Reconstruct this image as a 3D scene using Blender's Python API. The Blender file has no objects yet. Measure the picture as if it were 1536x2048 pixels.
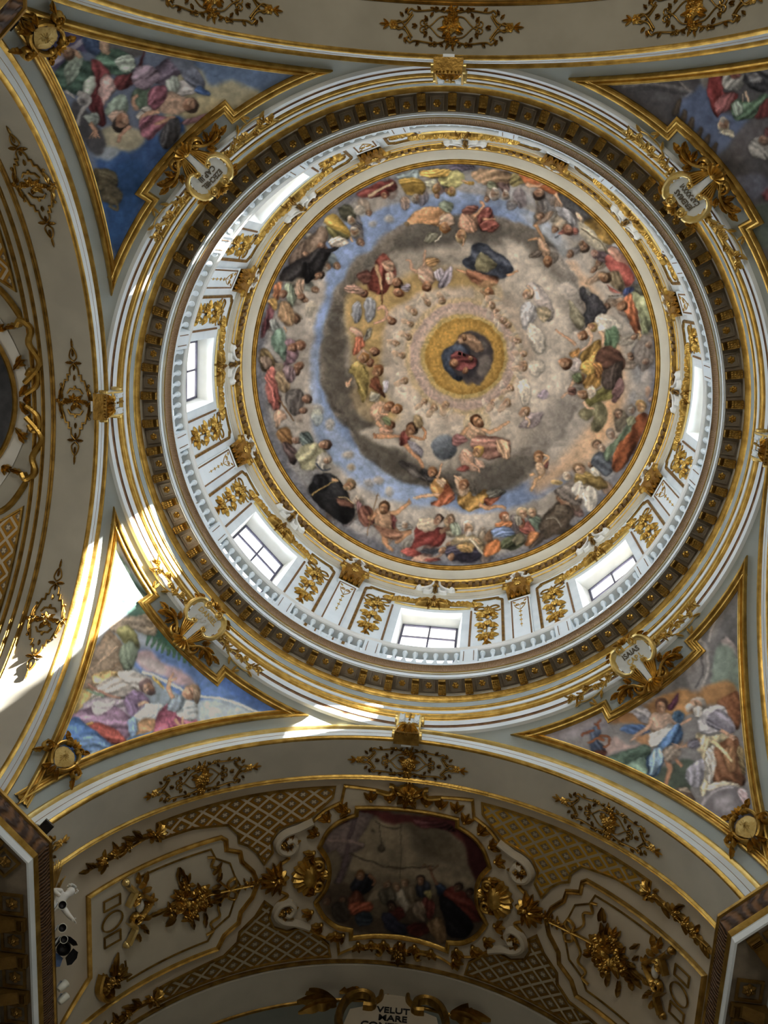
import bpy, math, random
import numpy as np
from math import sin, cos, pi, radians, sqrt, hypot, atan2, degrees
from mathutils import Matrix, Vector
from mathutils.geometry import delaunay_2d_cdt
random.seed(7)
RNG = np.random.RandomState(5)
scene = bpy.context.scene
COL = scene.collection
# ------------------------------------------------------------------ camera (solved from the photograph)
CAM = np.array([1.056, -2.679, 1.6]); FPX = 1950.8
def _rot(a, b, c):
    rx = np.array([[1,0,0],[0,cos(a),-sin(a)],[0,sin(a),cos(a)]])
    ry = np.array([[cos(b),0,sin(b)],[0,1,0],[-sin(b),0,cos(b)]])
    rz = np.array([[cos(c),-sin(c),0],[sin(c),cos(c),0],[0,0,1]])
    return rx @ ry @ rz
ROT = _rot(-0.2338, -0.0935, -0.0753)      # columns: image right, image down, forward
def proj(P):
    d = (np.asarray(P, float) - CAM) @ ROT
    return d[..., 0]/d[..., 2]*FPX + 768, d[..., 1]/d[..., 2]*FPX + 1024
def ray(x, y):
    d = ROT @ np.array([(x-768)/FPX, (y-1024)/FPX, 1.0]); return d/np.linalg.norm(d)
cam_data = bpy.data.cameras.new('camera'); cam = bpy.data.objects.new('camera', cam_data); COL.objects.link(cam)
cam_data.sensor_fit = 'VERTICAL'; cam_data.sensor_height = 24.0; cam_data.lens = 24.0*FPX/2048
cam_data.clip_end = 400
M = Matrix.Identity(4)
for i in range(3):
    M[i][0] = ROT[i, 0]; M[i][1] = -ROT[i, 1]; M[i][2] = -ROT[i, 2]; M[i][3] = CAM[i]
cam.matrix_world = M
scene.camera = cam

# ------------------------------------------------------------------ materials
MATS = {}
def nodes_of(name):
    m = bpy.data.materials.new(name); m.use_nodes = True
    nt = m.node_tree; b = nt.nodes['Principled BSDF']; MATS[name] = m
    return m, nt, b
def N(nt, t, **kw):
    n = nt.nodes.new(t)
    for k, v in kw.items():
        if k in n.inputs.keys(): n.inputs[k].default_value = v
        else: setattr(n, k, v)
    return n
def noise_mix(nt, b, c1, c2, scale, detail=4, bump=0.0, bscale=None, dist=0.02, rough=None):
    tc = N(nt, 'ShaderNodeTexCoord')
    no = N(nt, 'ShaderNodeTexNoise'); no.inputs['Scale'].default_value = scale; no.inputs['Detail'].default_value = detail
    nt.links.new(tc.outputs['Object'], no.inputs['Vector'])
    cr = N(nt, 'ShaderNodeValToRGB'); cr.color_ramp.elements[0].position = .35; cr.color_ramp.elements[1].position = .68
    cr.color_ramp.elements[0].color = (*c1, 1); cr.color_ramp.elements[1].color = (*c2, 1)
    nt.links.new(no.outputs['Fac'], cr.inputs['Fac']); nt.links.new(cr.outputs['Color'], b.inputs['Base Color'])
    if bump:
        n2 = N(nt, 'ShaderNodeTexNoise'); n2.inputs['Scale'].default_value = bscale or scale*4; n2.inputs['Detail'].default_value = 3
        nt.links.new(tc.outputs['Object'], n2.inputs['Vector'])
        bp = N(nt, 'ShaderNodeBump'); bp.inputs['Strength'].default_value = bump; bp.inputs['Distance'].default_value = dist
        nt.links.new(n2.outputs['Fac'], bp.inputs['Height']); nt.links.new(bp.outputs['Normal'], b.inputs['Normal'])
    return cr
def srgb(h):
    h = h.lstrip('#'); v = [int(h[i:i+2], 16)/255 for i in (0, 2, 4)]
    return tuple(x/12.92 if x <= .04045 else ((x+.055)/1.055)**2.4 for x in v)
def plain(name, c1, c2=None, rough=.75, metal=0.0, scale=3., bump=.05, bscale=None, dist=.01, spec=.3):
    m, nt, b = nodes_of(name)
    b.inputs['Roughness'].default_value = rough; b.inputs['Metallic'].default_value = metal
    b.inputs['Specular IOR Level'].default_value = spec
    noise_mix(nt, b, c1, c2 or c1, scale, bump=bump, bscale=bscale, dist=dist)
    return m
plain('white_stucco', srgb('d6dfe3'), srgb('e4ebee'), .6, scale=1.5, bump=.08, bscale=12)
plain('grey_stucco', srgb('9ba4a2'), srgb('a9b1af'), .8, scale=1.2, bump=.08, bscale=10)
plain('cream_stucco', srgb('b9b3a2'), srgb('c7c1af'), .8, scale=1.2, bump=.08, bscale=10)
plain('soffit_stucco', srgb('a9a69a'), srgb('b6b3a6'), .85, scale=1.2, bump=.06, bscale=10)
plain('soffit_shaded', srgb('8b8677'), srgb('979283'), .85, scale=1.2, bump=.06, bscale=10)  # soffit stucco darkened, the north arch's shade put into its colour
plain('warm_stucco', srgb('b5ab97'), srgb('c2b8a4'), .85, scale=1.2, bump=.06, bscale=10)
plain('brown_coffer', srgb('6e6455'), srgb('837867'), .7, scale=4, bump=.1, bscale=20)
plain('dark_line', srgb('6b4f36'), srgb('8a6a48'), .6, metal=.2, scale=8, bump=.1)
plain('gold', srgb('a5823c'), srgb('d4ae5c'), .34, metal=.9, scale=5, bump=.35, bscale=26, dist=.012, spec=.5)
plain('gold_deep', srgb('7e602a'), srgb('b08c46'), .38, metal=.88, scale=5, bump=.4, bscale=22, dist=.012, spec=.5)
plain('gold_dim', srgb('6a4f22'), srgb('8a6a30'), .42, metal=.7, scale=5, bump=.4, bscale=22, dist=.012, spec=.4)
plain('gold_matt', srgb('b59a58'), srgb('cdb374'), .55, metal=.55, scale=7, bump=.6, bscale=18, dist=.02, spec=.4)
plain('gold_pale', srgb('d8b866'), srgb('ecd592'), .34, metal=.75, scale=5, bump=.25, bscale=24, dist=.01, spec=.5)
plain('white_plaster', srgb('d3d3cc'), srgb('dededa'), .55, scale=2, bump=.05)
plain('cream_plaster', srgb('b5ac99'), srgb('c3bba9'), .6, scale=2, bump=.05)
plain('black_metal', (.012,.012,.014), (.03,.03,.033), .4, metal=.3, scale=5)
plain('grey_metal', srgb('8b9094'), srgb('a5aaad'), .4, metal=.5, scale=5)
plain('lamp_white', srgb('c9ccc0'), srgb('dcded2'), .35, scale=5)
plain('blue_filter', srgb('3e557c'), srgb('51688f'), .3, scale=5)
plain('marble_floor', srgb('b8aa98'), srgb('8f8172'), .25, scale=2)
plain('lead_frame', srgb('4a4a5c'), srgb('5a586e'), .5, metal=.3, scale=5)
plain('ink', srgb('5d5648'), srgb('6d6658'), .8, scale=5)
# gilt leaf moulding on a brown ground
def leaf_mat(name, ca, cb, sc, metal):
    m, nt, b = nodes_of(name)
    b.inputs['Roughness'].default_value = .5; b.inputs['Metallic'].default_value = metal
    uv = N(nt, 'ShaderNodeUVMap'); mp = N(nt, 'ShaderNodeMapping'); mp.inputs['Scale'].default_value = (sc, sc*.6, 1)
    nt.links.new(uv.outputs['UV'], mp.inputs['Vector'])
    w = N(nt, 'ShaderNodeTexWave'); w.inputs['Scale'].default_value = 1.0; w.inputs['Distortion'].default_value = 5; w.inputs['Detail'].default_value = 2
    nt.links.new(mp.outputs['Vector'], w.inputs['Vector'])
    cr = N(nt, 'ShaderNodeValToRGB'); cr.color_ramp.elements[0].color = (*ca, 1); cr.color_ramp.elements[1].color = (*cb, 1)
    cr.color_ramp.elements[0].position = .25; cr.color_ramp.elements[1].position = .9
    nt.links.new(w.outputs['Fac'], cr.inputs['Fac']); nt.links.new(cr.outputs['Color'], b.inputs['Base Color'])
    bp = N(nt, 'ShaderNodeBump'); bp.inputs['Strength'].default_value = .7; bp.inputs['Distance'].default_value = .03
    nt.links.new(w.outputs['Fac'], bp.inputs['Height']); nt.links.new(bp.outputs['Normal'], b.inputs['Normal'])
leaf_mat('brown_leaf', srgb('8a6c50'), srgb('c9a982'), 16, .2)
leaf_mat('dark_leaf', srgb('3a2616'), srgb('6e4c2a'), 7, .3)
# diamond lattice with gilt squares, driven by UVs in metres
def lattice_mat(name, strip, ground, inner, pitch):
    m, nt, b = nodes_of(name); L = nt.links.new
    uv = N(nt, 'ShaderNodeUVMap'); sp = N(nt, 'ShaderNodeSeparateXYZ'); L(uv.outputs['UV'], sp.inputs[0])
    def mth(op, a, bb=None):
        n = N(nt, 'ShaderNodeMath', operation=op)
        for i, v in enumerate((a, bb)):
            if v is None: continue
            if isinstance(v, (int, float)): n.inputs[i].default_value = v
            else: L(v, n.inputs[i])
        return n.outputs[0]
    x = mth('DIVIDE', sp.outputs[0], pitch*1.25); y = mth('DIVIDE', sp.outputs[1], pitch)
    def tri(v):       # distance from the cell centre 0..1
        f = mth('FRACT', v); return mth('ABSOLUTE', mth('SUBTRACT', mth('MULTIPLY', f, 2.0), 1.0))
    a = tri(mth('ADD', x, y)); c = tri(mth('SUBTRACT', x, y))
    d = mth('MAXIMUM', a, c)
    isstrip = mth('GREATER_THAN', d, .83)
    isground = mth('MULTIPLY', mth('GREATER_THAN', d, .46), mth('LESS_THAN', d, .83))
    flower = mth('MULTIPLY', mth('LESS_THAN', mth('MINIMUM', a, c), .12), mth('LESS_THAN', d, .34))
    def mix(f, c1, c2):
        n = N(nt, 'ShaderNodeMix', data_type='RGBA'); L(f, n.inputs['Factor'])
        for s, v in ((n.inputs[6], c1), (n.inputs[7], c2)):
            if isinstance(v, tuple): s.default_value = (*v, 1)
            else: L(v, s)
        return n.outputs[2]
    col = mix(isstrip, mix(isground, mix(flower, inner, strip), ground), strip)
    L(col, b.inputs['Base Color'])
    L(mth('MULTIPLY', isground, .8), b.inputs['Metallic'])
    b.inputs['Roughness'].default_value = .45
    bp = N(nt, 'ShaderNodeBump'); bp.inputs['Strength'].default_value = .8; bp.inputs['Distance'].default_value = .04
    L(mth('ADD', isstrip, mth('MULTIPLY', flower, .6)), bp.inputs['Height']); L(bp.outputs['Normal'], b.inputs['Normal'])
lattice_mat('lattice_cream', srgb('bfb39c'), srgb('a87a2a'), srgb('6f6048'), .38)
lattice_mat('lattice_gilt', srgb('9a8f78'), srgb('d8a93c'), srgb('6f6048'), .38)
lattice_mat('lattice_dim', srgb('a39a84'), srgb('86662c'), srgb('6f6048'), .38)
# fresco: painted colour carried on the vertices of the wall itself
def fresco_mat(name, gain=1.0):
    m, nt, b = nodes_of(name); L = nt.links.new
    at = N(nt, 'ShaderNodeVertexColor'); at.layer_name = 'paint'
    tc = N(nt, 'ShaderNodeTexCoord'); no = N(nt, 'ShaderNodeTexNoise'); no.inputs['Scale'].default_value = 9; no.inputs['Detail'].default_value = 6
    L(tc.outputs['Object'], no.inputs['Vector'])
    mr = N(nt, 'ShaderNodeMapRange'); mr.inputs['To Min'].default_value = .88*gain; mr.inputs['To Max'].default_value = 1.12*gain
    L(no.outputs['Fac'], mr.inputs['Value'])
    vm = N(nt, 'ShaderNodeVectorMath', operation='SCALE'); L(at.outputs['Color'], vm.inputs[0]); L(mr.outputs['Result'], vm.inputs['Scale'])
    L(vm.outputs[0], b.inputs['Base Color']); b.inputs['Roughness'].default_value = .85; b.inputs['Specular IOR Level'].default_value = .1
fresco_mat('fresco')
def pane_mat():
    m = bpy.data.materials.new('window_glass'); m.use_nodes = True; MATS['window_glass'] = m
    nt = m.node_tree; nt.nodes.clear(); L = nt.links.new
    o = N(nt, 'ShaderNodeOutputMaterial'); mx = N(nt, 'ShaderNodeMixShader'); mx.inputs[0].default_value = .12
    tr = N(nt, 'ShaderNodeBsdfTransparent'); tr.inputs[0].default_value = (.93, .93, .97, 1)
    tl = N(nt, 'ShaderNodeBsdfTranslucent'); tl.inputs[0].default_value = (.9, .9, 1, 1)
    L(tr.outputs[0], mx.inputs[1]); L(tl.outputs[0], mx.inputs[2]); L(mx.outputs[0], o.inputs['Surface'])
pane_mat()

# ------------------------------------------------------------------ mesh builder
class MB:
    def __init__(s): s.v = []; s.f = []; s.m = []; s.uv = None; s.cnt = 0; s.uvs = []
    def add(s, V, F, mat=0, uv=None):
        V = np.asarray(V, float).reshape(-1, 3); b = s.cnt; s.v.append(V); s.cnt += len(V)
        for f in F: s.f.append(tuple(int(i)+b for i in f)); s.m.append(mat)
        s.uvs.append(np.zeros((len(V), 2)) if uv is None else np.asarray(uv, float))
        return s
    def grid(s, P, cu=False, cv=False, mat=0, uv=None, flip=False):
        P = np.asarray(P, float); nu, nv = P.shape[:2]
        F = []
        for i in range(nu if cu else nu-1):
            for j in range(nv if cv else nv-1):
                a, b2, c, d = i*nv+j, ((i+1) % nu)*nv+j, ((i+1) % nu)*nv+(j+1) % nv, i*nv+(j+1) % nv
                F.append((a, d, c, b2) if flip else (a, b2, c, d))
        return s.add(P.reshape(-1, 3), F, mat, None if uv is None else np.asarray(uv).reshape(-1, 2))
    def build(s, name, mats, parent=None, sharp=40, smooth=True, normals=False):
        me = bpy.data.meshes.new(name)
        V = np.concatenate(s.v) if s.v else np.zeros((0, 3))
        me.from_pydata(V.tolist(), [], s.f)
        if isinstance(mats, str): mats = [mats]
        for mm in mats: me.materials.append(MATS[mm])
        if len(mats) > 1: me.polygons.foreach_set('material_index', s.m)
        U = np.concatenate(s.uvs) if s.uvs else None
        if U is not None and U.any():
            l = me.uv_layers.new(name='UVMap'); vi = np.zeros(len(me.loops), int); me.loops.foreach_get('vertex_index', vi)
            l.data.foreach_set('uv', U[vi].astype(np.float32).ravel())
        if smooth:
            me.polygons.foreach_set('use_smooth', [True]*len(me.polygons)); me.set_sharp_from_angle(angle=radians(sharp))
        me.update()
        if normals:
            import bmesh
            bm = bmesh.new(); bm.from_mesh(me); bmesh.ops.recalc_face_normals(bm, faces=bm.faces); bm.to_mesh(me); bm.free()
        o = bpy.data.objects.new(name, me); COL.objects.link(o)
        if parent is not None: o.parent = parent
        return o
def ident(u, v, w): return (u, v, w)
def catmull(pts, n=6, closed=False):
    P = [np.asarray(p, float) for p in pts]; out = []; L = len(P)
    rng = range(L if closed else L-1)
    for i in rng:
        if closed: p0, p1, p2, p3 = P[i-1], P[i], P[(i+1) % L], P[(i+2) % L]
        else: p0, p1, p2, p3 = P[max(i-1, 0)], P[i], P[i+1], P[min(i+2, L-1)]
        for k in range(n):
            t = k/n
            out.append(.5*((2*p1)+(-p0+p2)*t+(2*p0-5*p1+4*p2-p3)*t*t+(-p0+3*p1-3*p2+p3)*t**3))
    if not closed: out.append(P[-1])
    return np.array(out)
def dens(pts, step, closed=False):
    P = [np.asarray(p, float) for p in pts]; out = []
    for i in range(len(P) if closed else len(P)-1):
        a, b = P[i], P[(i+1) % len(P)]; n = max(1, int(np.linalg.norm(b-a)/step+.5))
        out += [a+(b-a)*k/n for k in range(n)]
    if not closed: out.append(P[-1])
    return np.array(out)
def sweep2(mb, path, prof, fm, closed=False, mat=0, maxm=2.5):
    """a moulding swept along a 2-D path on a surface; prof = (offset to the left, height)"""
    P = np.asarray(path, float); n = len(P); rows = []; L = np.zeros(n)
    for i in range(n):
        a = P[i]-P[i-1] if (i or closed) else P[1]-P[0]
        b = P[(i+1) % n]-P[i] if (i < n-1 or closed) else P[-1]-P[-2]
        a = a/(np.linalg.norm(a)+1e-9); b = b/(np.linalg.norm(b)+1e-9)
        na = np.array([-a[1], a[0]]); nb = np.array([-b[1], b[0]]); m = na+nb; m /= (np.linalg.norm(m)+1e-9)
        k = min(maxm, 1/max(.2, m @ nb))
        rows.append([fm(P[i][0]+m[0]*o*k, P[i][1]+m[1]*o*k, h) for o, h in prof])
        if i: L[i] = L[i-1]+np.linalg.norm(P[i]-P[i-1])
    uv = [[(L[i], j*.1) for j in range(len(prof))] for i in range(n)]
    mb.grid(rows, cu=closed, mat=mat, uv=uv)
def half(w, h, n=6): return [(w*cos(pi*k/n), h*sin(pi*k/n)) for k in range(n+1)]
def frame_prof(w, h):  # stepped gilt frame
    return [(-w, 0), (-w, h*.55), (-w*.72, h), (-w*.45, h*.95), (-w*.3, h*.45), (0, h*.4), (w*.25, h*.75), (w*.5, h*.7), (w*.62, h*.35), (w, h*.3), (w, 0)]
def tube2(mb, pts, w, h, fm, mat=0, taper=None, smooth=5, base=0.0):
    """raised rounded strap following a spline on a surface"""
    P = catmull(pts, smooth) if smooth else np.asarray(pts, float); n = len(P); rows = []
    for i in range(n):
        t = P[min(i+1, n-1)]-P[max(i-1, 0)]; t = t/(np.linalg.norm(t)+1e-9); nn = np.array([-t[1], t[0]])
        s = i/(n-1); k = 1 if taper is None else taper[0]+(taper[1]-taper[0])*s
        rows.append([fm(P[i][0]+nn[0]*w*k*c, P[i][1]+nn[1]*w*k*c, base+h*k*z) for c, z in ((1, 0), (.62, .8), (0, 1), (-.62, .8), (-1, 0))])
    mb.grid(rows, mat=mat)
def spiral(cx, cy, r0, r1, a0, turns, n=14):
    return [(cx+(r0+(r1-r0)*k/n)*cos(a0+turns*2*pi*k/n), cy+(r0+(r1-r0)*k/n)*sin(a0+turns*2*pi*k/n)) for k in range(n+1)]
def leaf(mb, cx, cy, ang, L, W, h, fm, mat=0, lobes=3, curl=0.0, base=0.0):
    """acanthus leaf: raised mid rib, lobed edge, tip bending by curl"""
    n = 4*lobes; rows = []
    for i in range(n+1):
        t = i/n; a = ang+curl*t; x = L*t
        wd = W*(sin(pi*min(1, t*.92+.08))**.7)*(.68+.32*abs(cos(pi*lobes*t)))*(1-.15*t)
        px = cx+x*cos(ang+curl*t*.5); py = cy+x*sin(ang+curl*t*.5); nx, ny = -sin(a), cos(a)
        hz = h*(.45+.9*sin(pi*min(1, .15+t*.85)))
        rows.append([fm(px+nx*wd*c, py+ny*wd*c, base+hz*z) for c, z in ((1, .12), (.55, .75), (.18, .55), (0, 1.05), (-.18, .55), (-.55, .75), (-1, .12))])
    mb.grid(rows, mat=mat)
def flower(mb, cx, cy, r, h, fm, n=6, mat=0, a0=0.0, base=0.0):
    for k in range(n):
        a = a0+2*pi*k/n
        rows = []
        for i in range(4):
            t = i/3; d = r*(.22+.78*t); wd = r*(.16, .42, .44, .12)[i]*5.4/n; hz = h*(.55, .95, .7, .3)[i]
            rows.append([fm(cx+d*cos(a)-wd*c*sin(a), cy+d*sin(a)+wd*c*cos(a), base+hz*z) for c, z in ((1, .3), (0, 1), (-1, .3))])
        mb.grid(rows, mat=mat)
    dome(mb, cx, cy, r*.3, h*1.15, fm, mat=mat, base=base)
def dome(mb, cx, cy, r, h, fm, n=8, mat=0, base=0.0, ry=None):
    ry = ry or r; rows = []
    for i in range(4):
        e = pi/2*i/3
        rows.append([fm(cx+r*cos(e)*cos(2*pi*k/n), cy+ry*cos(e)*sin(2*pi*k/n), base+h*sin(e)) for k in range(n)])
    mb.grid(rows, cv=True, mat=mat)
def shell(mb, cx, cy, ang, r, h, fm, n=9, spread=2.4, mat=0, base=0.0):
    rows = []
    for i in range(2*n+1):
        a = ang-spread/2+spread*i/(2*n); k = 1 if i % 2 else .9; hh = 1 if i % 2 else .62
        rows.append([fm(cx+r*k*t*cos(a), cy+r*k*t*sin(a), base+h*hh*z) for t, z in ((.08, .5), (.35, .85), (.7, 1), (.95, .7), (1.0, 0))])
    mb.grid(rows, mat=mat)
def bunch(mb, cx, cy, r, h, fm, seed, n=7, mat=0, leaves=6, base=0.0):
    """cluster of blossoms over a ring of leaves"""
    rr = random.Random(seed)
    for k in range(leaves):
        a = 2*pi*k/leaves+rr.uniform(-.3, .3)
        leaf(mb, cx+r*.35*cos(a), cy+r*.35*sin(a), a, r*rr.uniform(.75, 1.0), r*.26, h*.5, fm, mat, 2, rr.uniform(-.6, .6), base)
    for k in range(n):
        a = rr.uniform(0, 2*pi); d = r*.62*sqrt(rr.random()); s = r*rr.uniform(.2, .34)
        if rr.random() < .55: flower(mb, cx+d*cos(a), cy+d*sin(a), s*1.25, h*.5, fm, 5, mat, rr.random()*6, base+h*.35*(1-d/r))
        else: dome(mb, cx+d*cos(a), cy+d*sin(a), s*.75, h*.6, fm, 7, mat, base+h*.3*(1-d/r))
def fill(mb, poly, step, fm, mat=0, w=0.0, uvs=1.0, jitter=0.0):
    """fill a closed 2-D outline with a fine triangle mesh laid on the surface"""
    P = dens(poly, step, True); n = len(P); lo = P.min(0); hi = P.max(0)
    gx = np.arange(lo[0]+step*.5, hi[0], step); gy = np.arange(lo[1]+step*.5, hi[1], step)
    X, Y = np.meshgrid(gx, gy); Q = np.stack([X.ravel(), Y.ravel()], 1)
    ins = inside(Q, P); Q = Q[ins]
    if len(Q):   # drop points hugging the border
        keep = np.ones(len(Q), bool)
        for a in range(0, len(Q), 4000):
            d = ((Q[a:a+4000, None, :]-P[None, ::2, :])**2).sum(2).min(1); keep[a:a+4000] = d > (step*.45)**2
        Q = Q[keep]
    A = np.concatenate([P, Q]); r = delaunay_2d_cdt([Vector(p) for p in A], [(i, (i+1) % n) for i in range(n)], [], 1, 1e-6)
    vs = np.array([tuple(v) for v in r[0]]); V = [fm(u, v, w) for u, v in vs]
    mb.add(V, [tuple(f) for f in r[2]], mat, vs*uvs)
    return vs
def inside(Q, P):
    x, y = Q[:, 0], Q[:, 1]; c = np.zeros(len(Q), bool); j = len(P)-1
    for i in range(len(P)):
        xi, yi = P[i]; xj, yj = P[j]
        if yi != yj:
            c ^= ((yi > y) != (yj > y)) & (x < (xj-xi)*(y-yi)/(yj-yi)+xi)
        j = i
    return c
def box(mb, x0, x1, y0, y1, z0, z1, fm=ident, mat=0):
    V = [fm(x, y, z) for x in (x0, x1) for y in (y0, y1) for z in (z0, z1)]
    mb.add(V, [(0, 1, 3, 2), (4, 6, 7, 5), (0, 4, 5, 1), (2, 3, 7, 6), (0, 2, 6, 4), (1, 5, 7, 3)], mat)
def revolve(mb, prof, n=256, a0=0.0, a1=2*pi, mat=0, per=1.0):
    full = abs(a1-a0-2*pi) < 1e-6; A = [a0+(a1-a0)*k/n for k in range(n if full else n+1)]
    rows = [[(r*cos(a), r*sin(a), z) for r, z in prof] for a in A]
    L = [0]
    for i in range(1, len(prof)): L.append(L[-1]+hypot(prof[i][0]-prof[i-1][0], prof[i][1]-prof[i-1][1]))
    uv = [[(a*prof[0][0], l) for l in L] for a in A]
    mb.grid(rows, cu=full, mat=mat, uv=uv)
def lathe(mb, prof, n=12, c=(0, 0, 0), mat=0):
    mb.grid([[(c[0]+r*cos(2*pi*k/n), c[1]+r*sin(2*pi*k/n), c[2]+z) for r, z in prof] for k in range(n)], cu=True, mat=mat)
def torusprof(r0, z0, r1, z1, bulge, n=8):
    """rounded moulding between two profile points"""
    dx, dz = r1-r0, z1-z0; L = hypot(dx, dz); nx, nz = -dz/L, dx/L
    return [(r0+dx*t+nx*bulge*sin(pi*t), z0+dz*t+nz*bulge*sin(pi*t)) for t in [k/n for k in range(n+1)]]
# ------------------------------------------------------------------ scene tree helpers
def thing(name, label, cat, loc=(0, 0, 0), group=None, mat=None):
    o = bpy.data.objects.new(name, None); COL.objects.link(o); o.empty_display_size = .2
    o.location = loc
    if mat is not None: o.matrix_world = mat
    o['label'] = label; o['category'] = cat
    if group: o['group'] = group
    return o
def tag(o, label, cat, group=None):
    o['label'] = label; o['category'] = cat
    if group: o['group'] = group
    return o
def struct(o): o['kind'] = 'structure'; return o
def dup(root, mat, label=None, group=None):
    r = root.copy(); COL.objects.link(r); r.matrix_world = mat
    if label: r['label'] = label
    if group: r['group'] = group
    for ch in list(root.children):
        c = ch.copy(); COL.objects.link(c); c.parent = r
        for g in ch.children:
            d = g.copy(); COL.objects.link(d); d.parent = c
    return r
def RZ(deg): return Matrix.Rotation(radians(deg), 4, 'Z')
ZC, RA, AP, RS = 14.23, 5.92, 6.58, 9.11      # arch centre height, arch radius, arch plane, pendentive sphere
RW = 6.6                                       # drum wall radius
ARMS = {'south': 0, 'west': 90, 'north': 180, 'east': 270}
DIAG = {'southeast': 45, 'southwest': 135, 'northwest': 225, 'northeast': 315}
def fdrum(R):
    return lambda u, v, w: ((R-w)*sin(u/R), (R-w)*cos(u/R)-R, v)
def mdrum(th, R, z):
    return Matrix.Translation((R*cos(radians(th)), R*sin(radians(th)), z)) @ RZ(th-90)
def fsph(lat0):
    P0 = (RS*cos(radians(lat0)), RS*sin(radians(lat0)))
    def f(u, v, w):
        la = radians(lat0)+v/RS; al = u/(RS*cos(la)); r = RS-w
        return (r*cos(la)*sin(al), r*cos(la)*cos(al)-P0[0], r*sin(la)-P0[1])
    return f
def msph(th, lat0):
    return RZ(th-90) @ Matrix.Translation((0, RS*cos(radians(lat0)), ZC+RS*sin(radians(lat0))))
def fsof(r=RA):
    return lambda u, v, w: ((r-w)*sin(u/r), v, (r-w)*cos(u/r)-r)
def msof(arm, phi, y0, r=RA):
    return RZ(ARMS[arm]) @ Matrix.Translation((0, 0, ZC)) @ Matrix.Rotation(radians(phi), 4, 'Y') @ Matrix.Translation((0, y0, r))
def archrev(mb, prof, p0=-97, p1=97, n=160, mat=0, arm='south'):
    R = np.array(RZ(ARMS[arm]).to_3x3()); rows = []; uv = []
    for k in range(n+1):
        a = radians(p0+(p1-p0)*k/n)
        rows.append([R @ np.array([r*sin(a), y, ZC+r*cos(a)]) for r, y in prof]); uv.append([(a*RA, j*.05) for j in range(len(prof))])
    mb.grid(rows, mat=mat, uv=uv)
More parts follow.
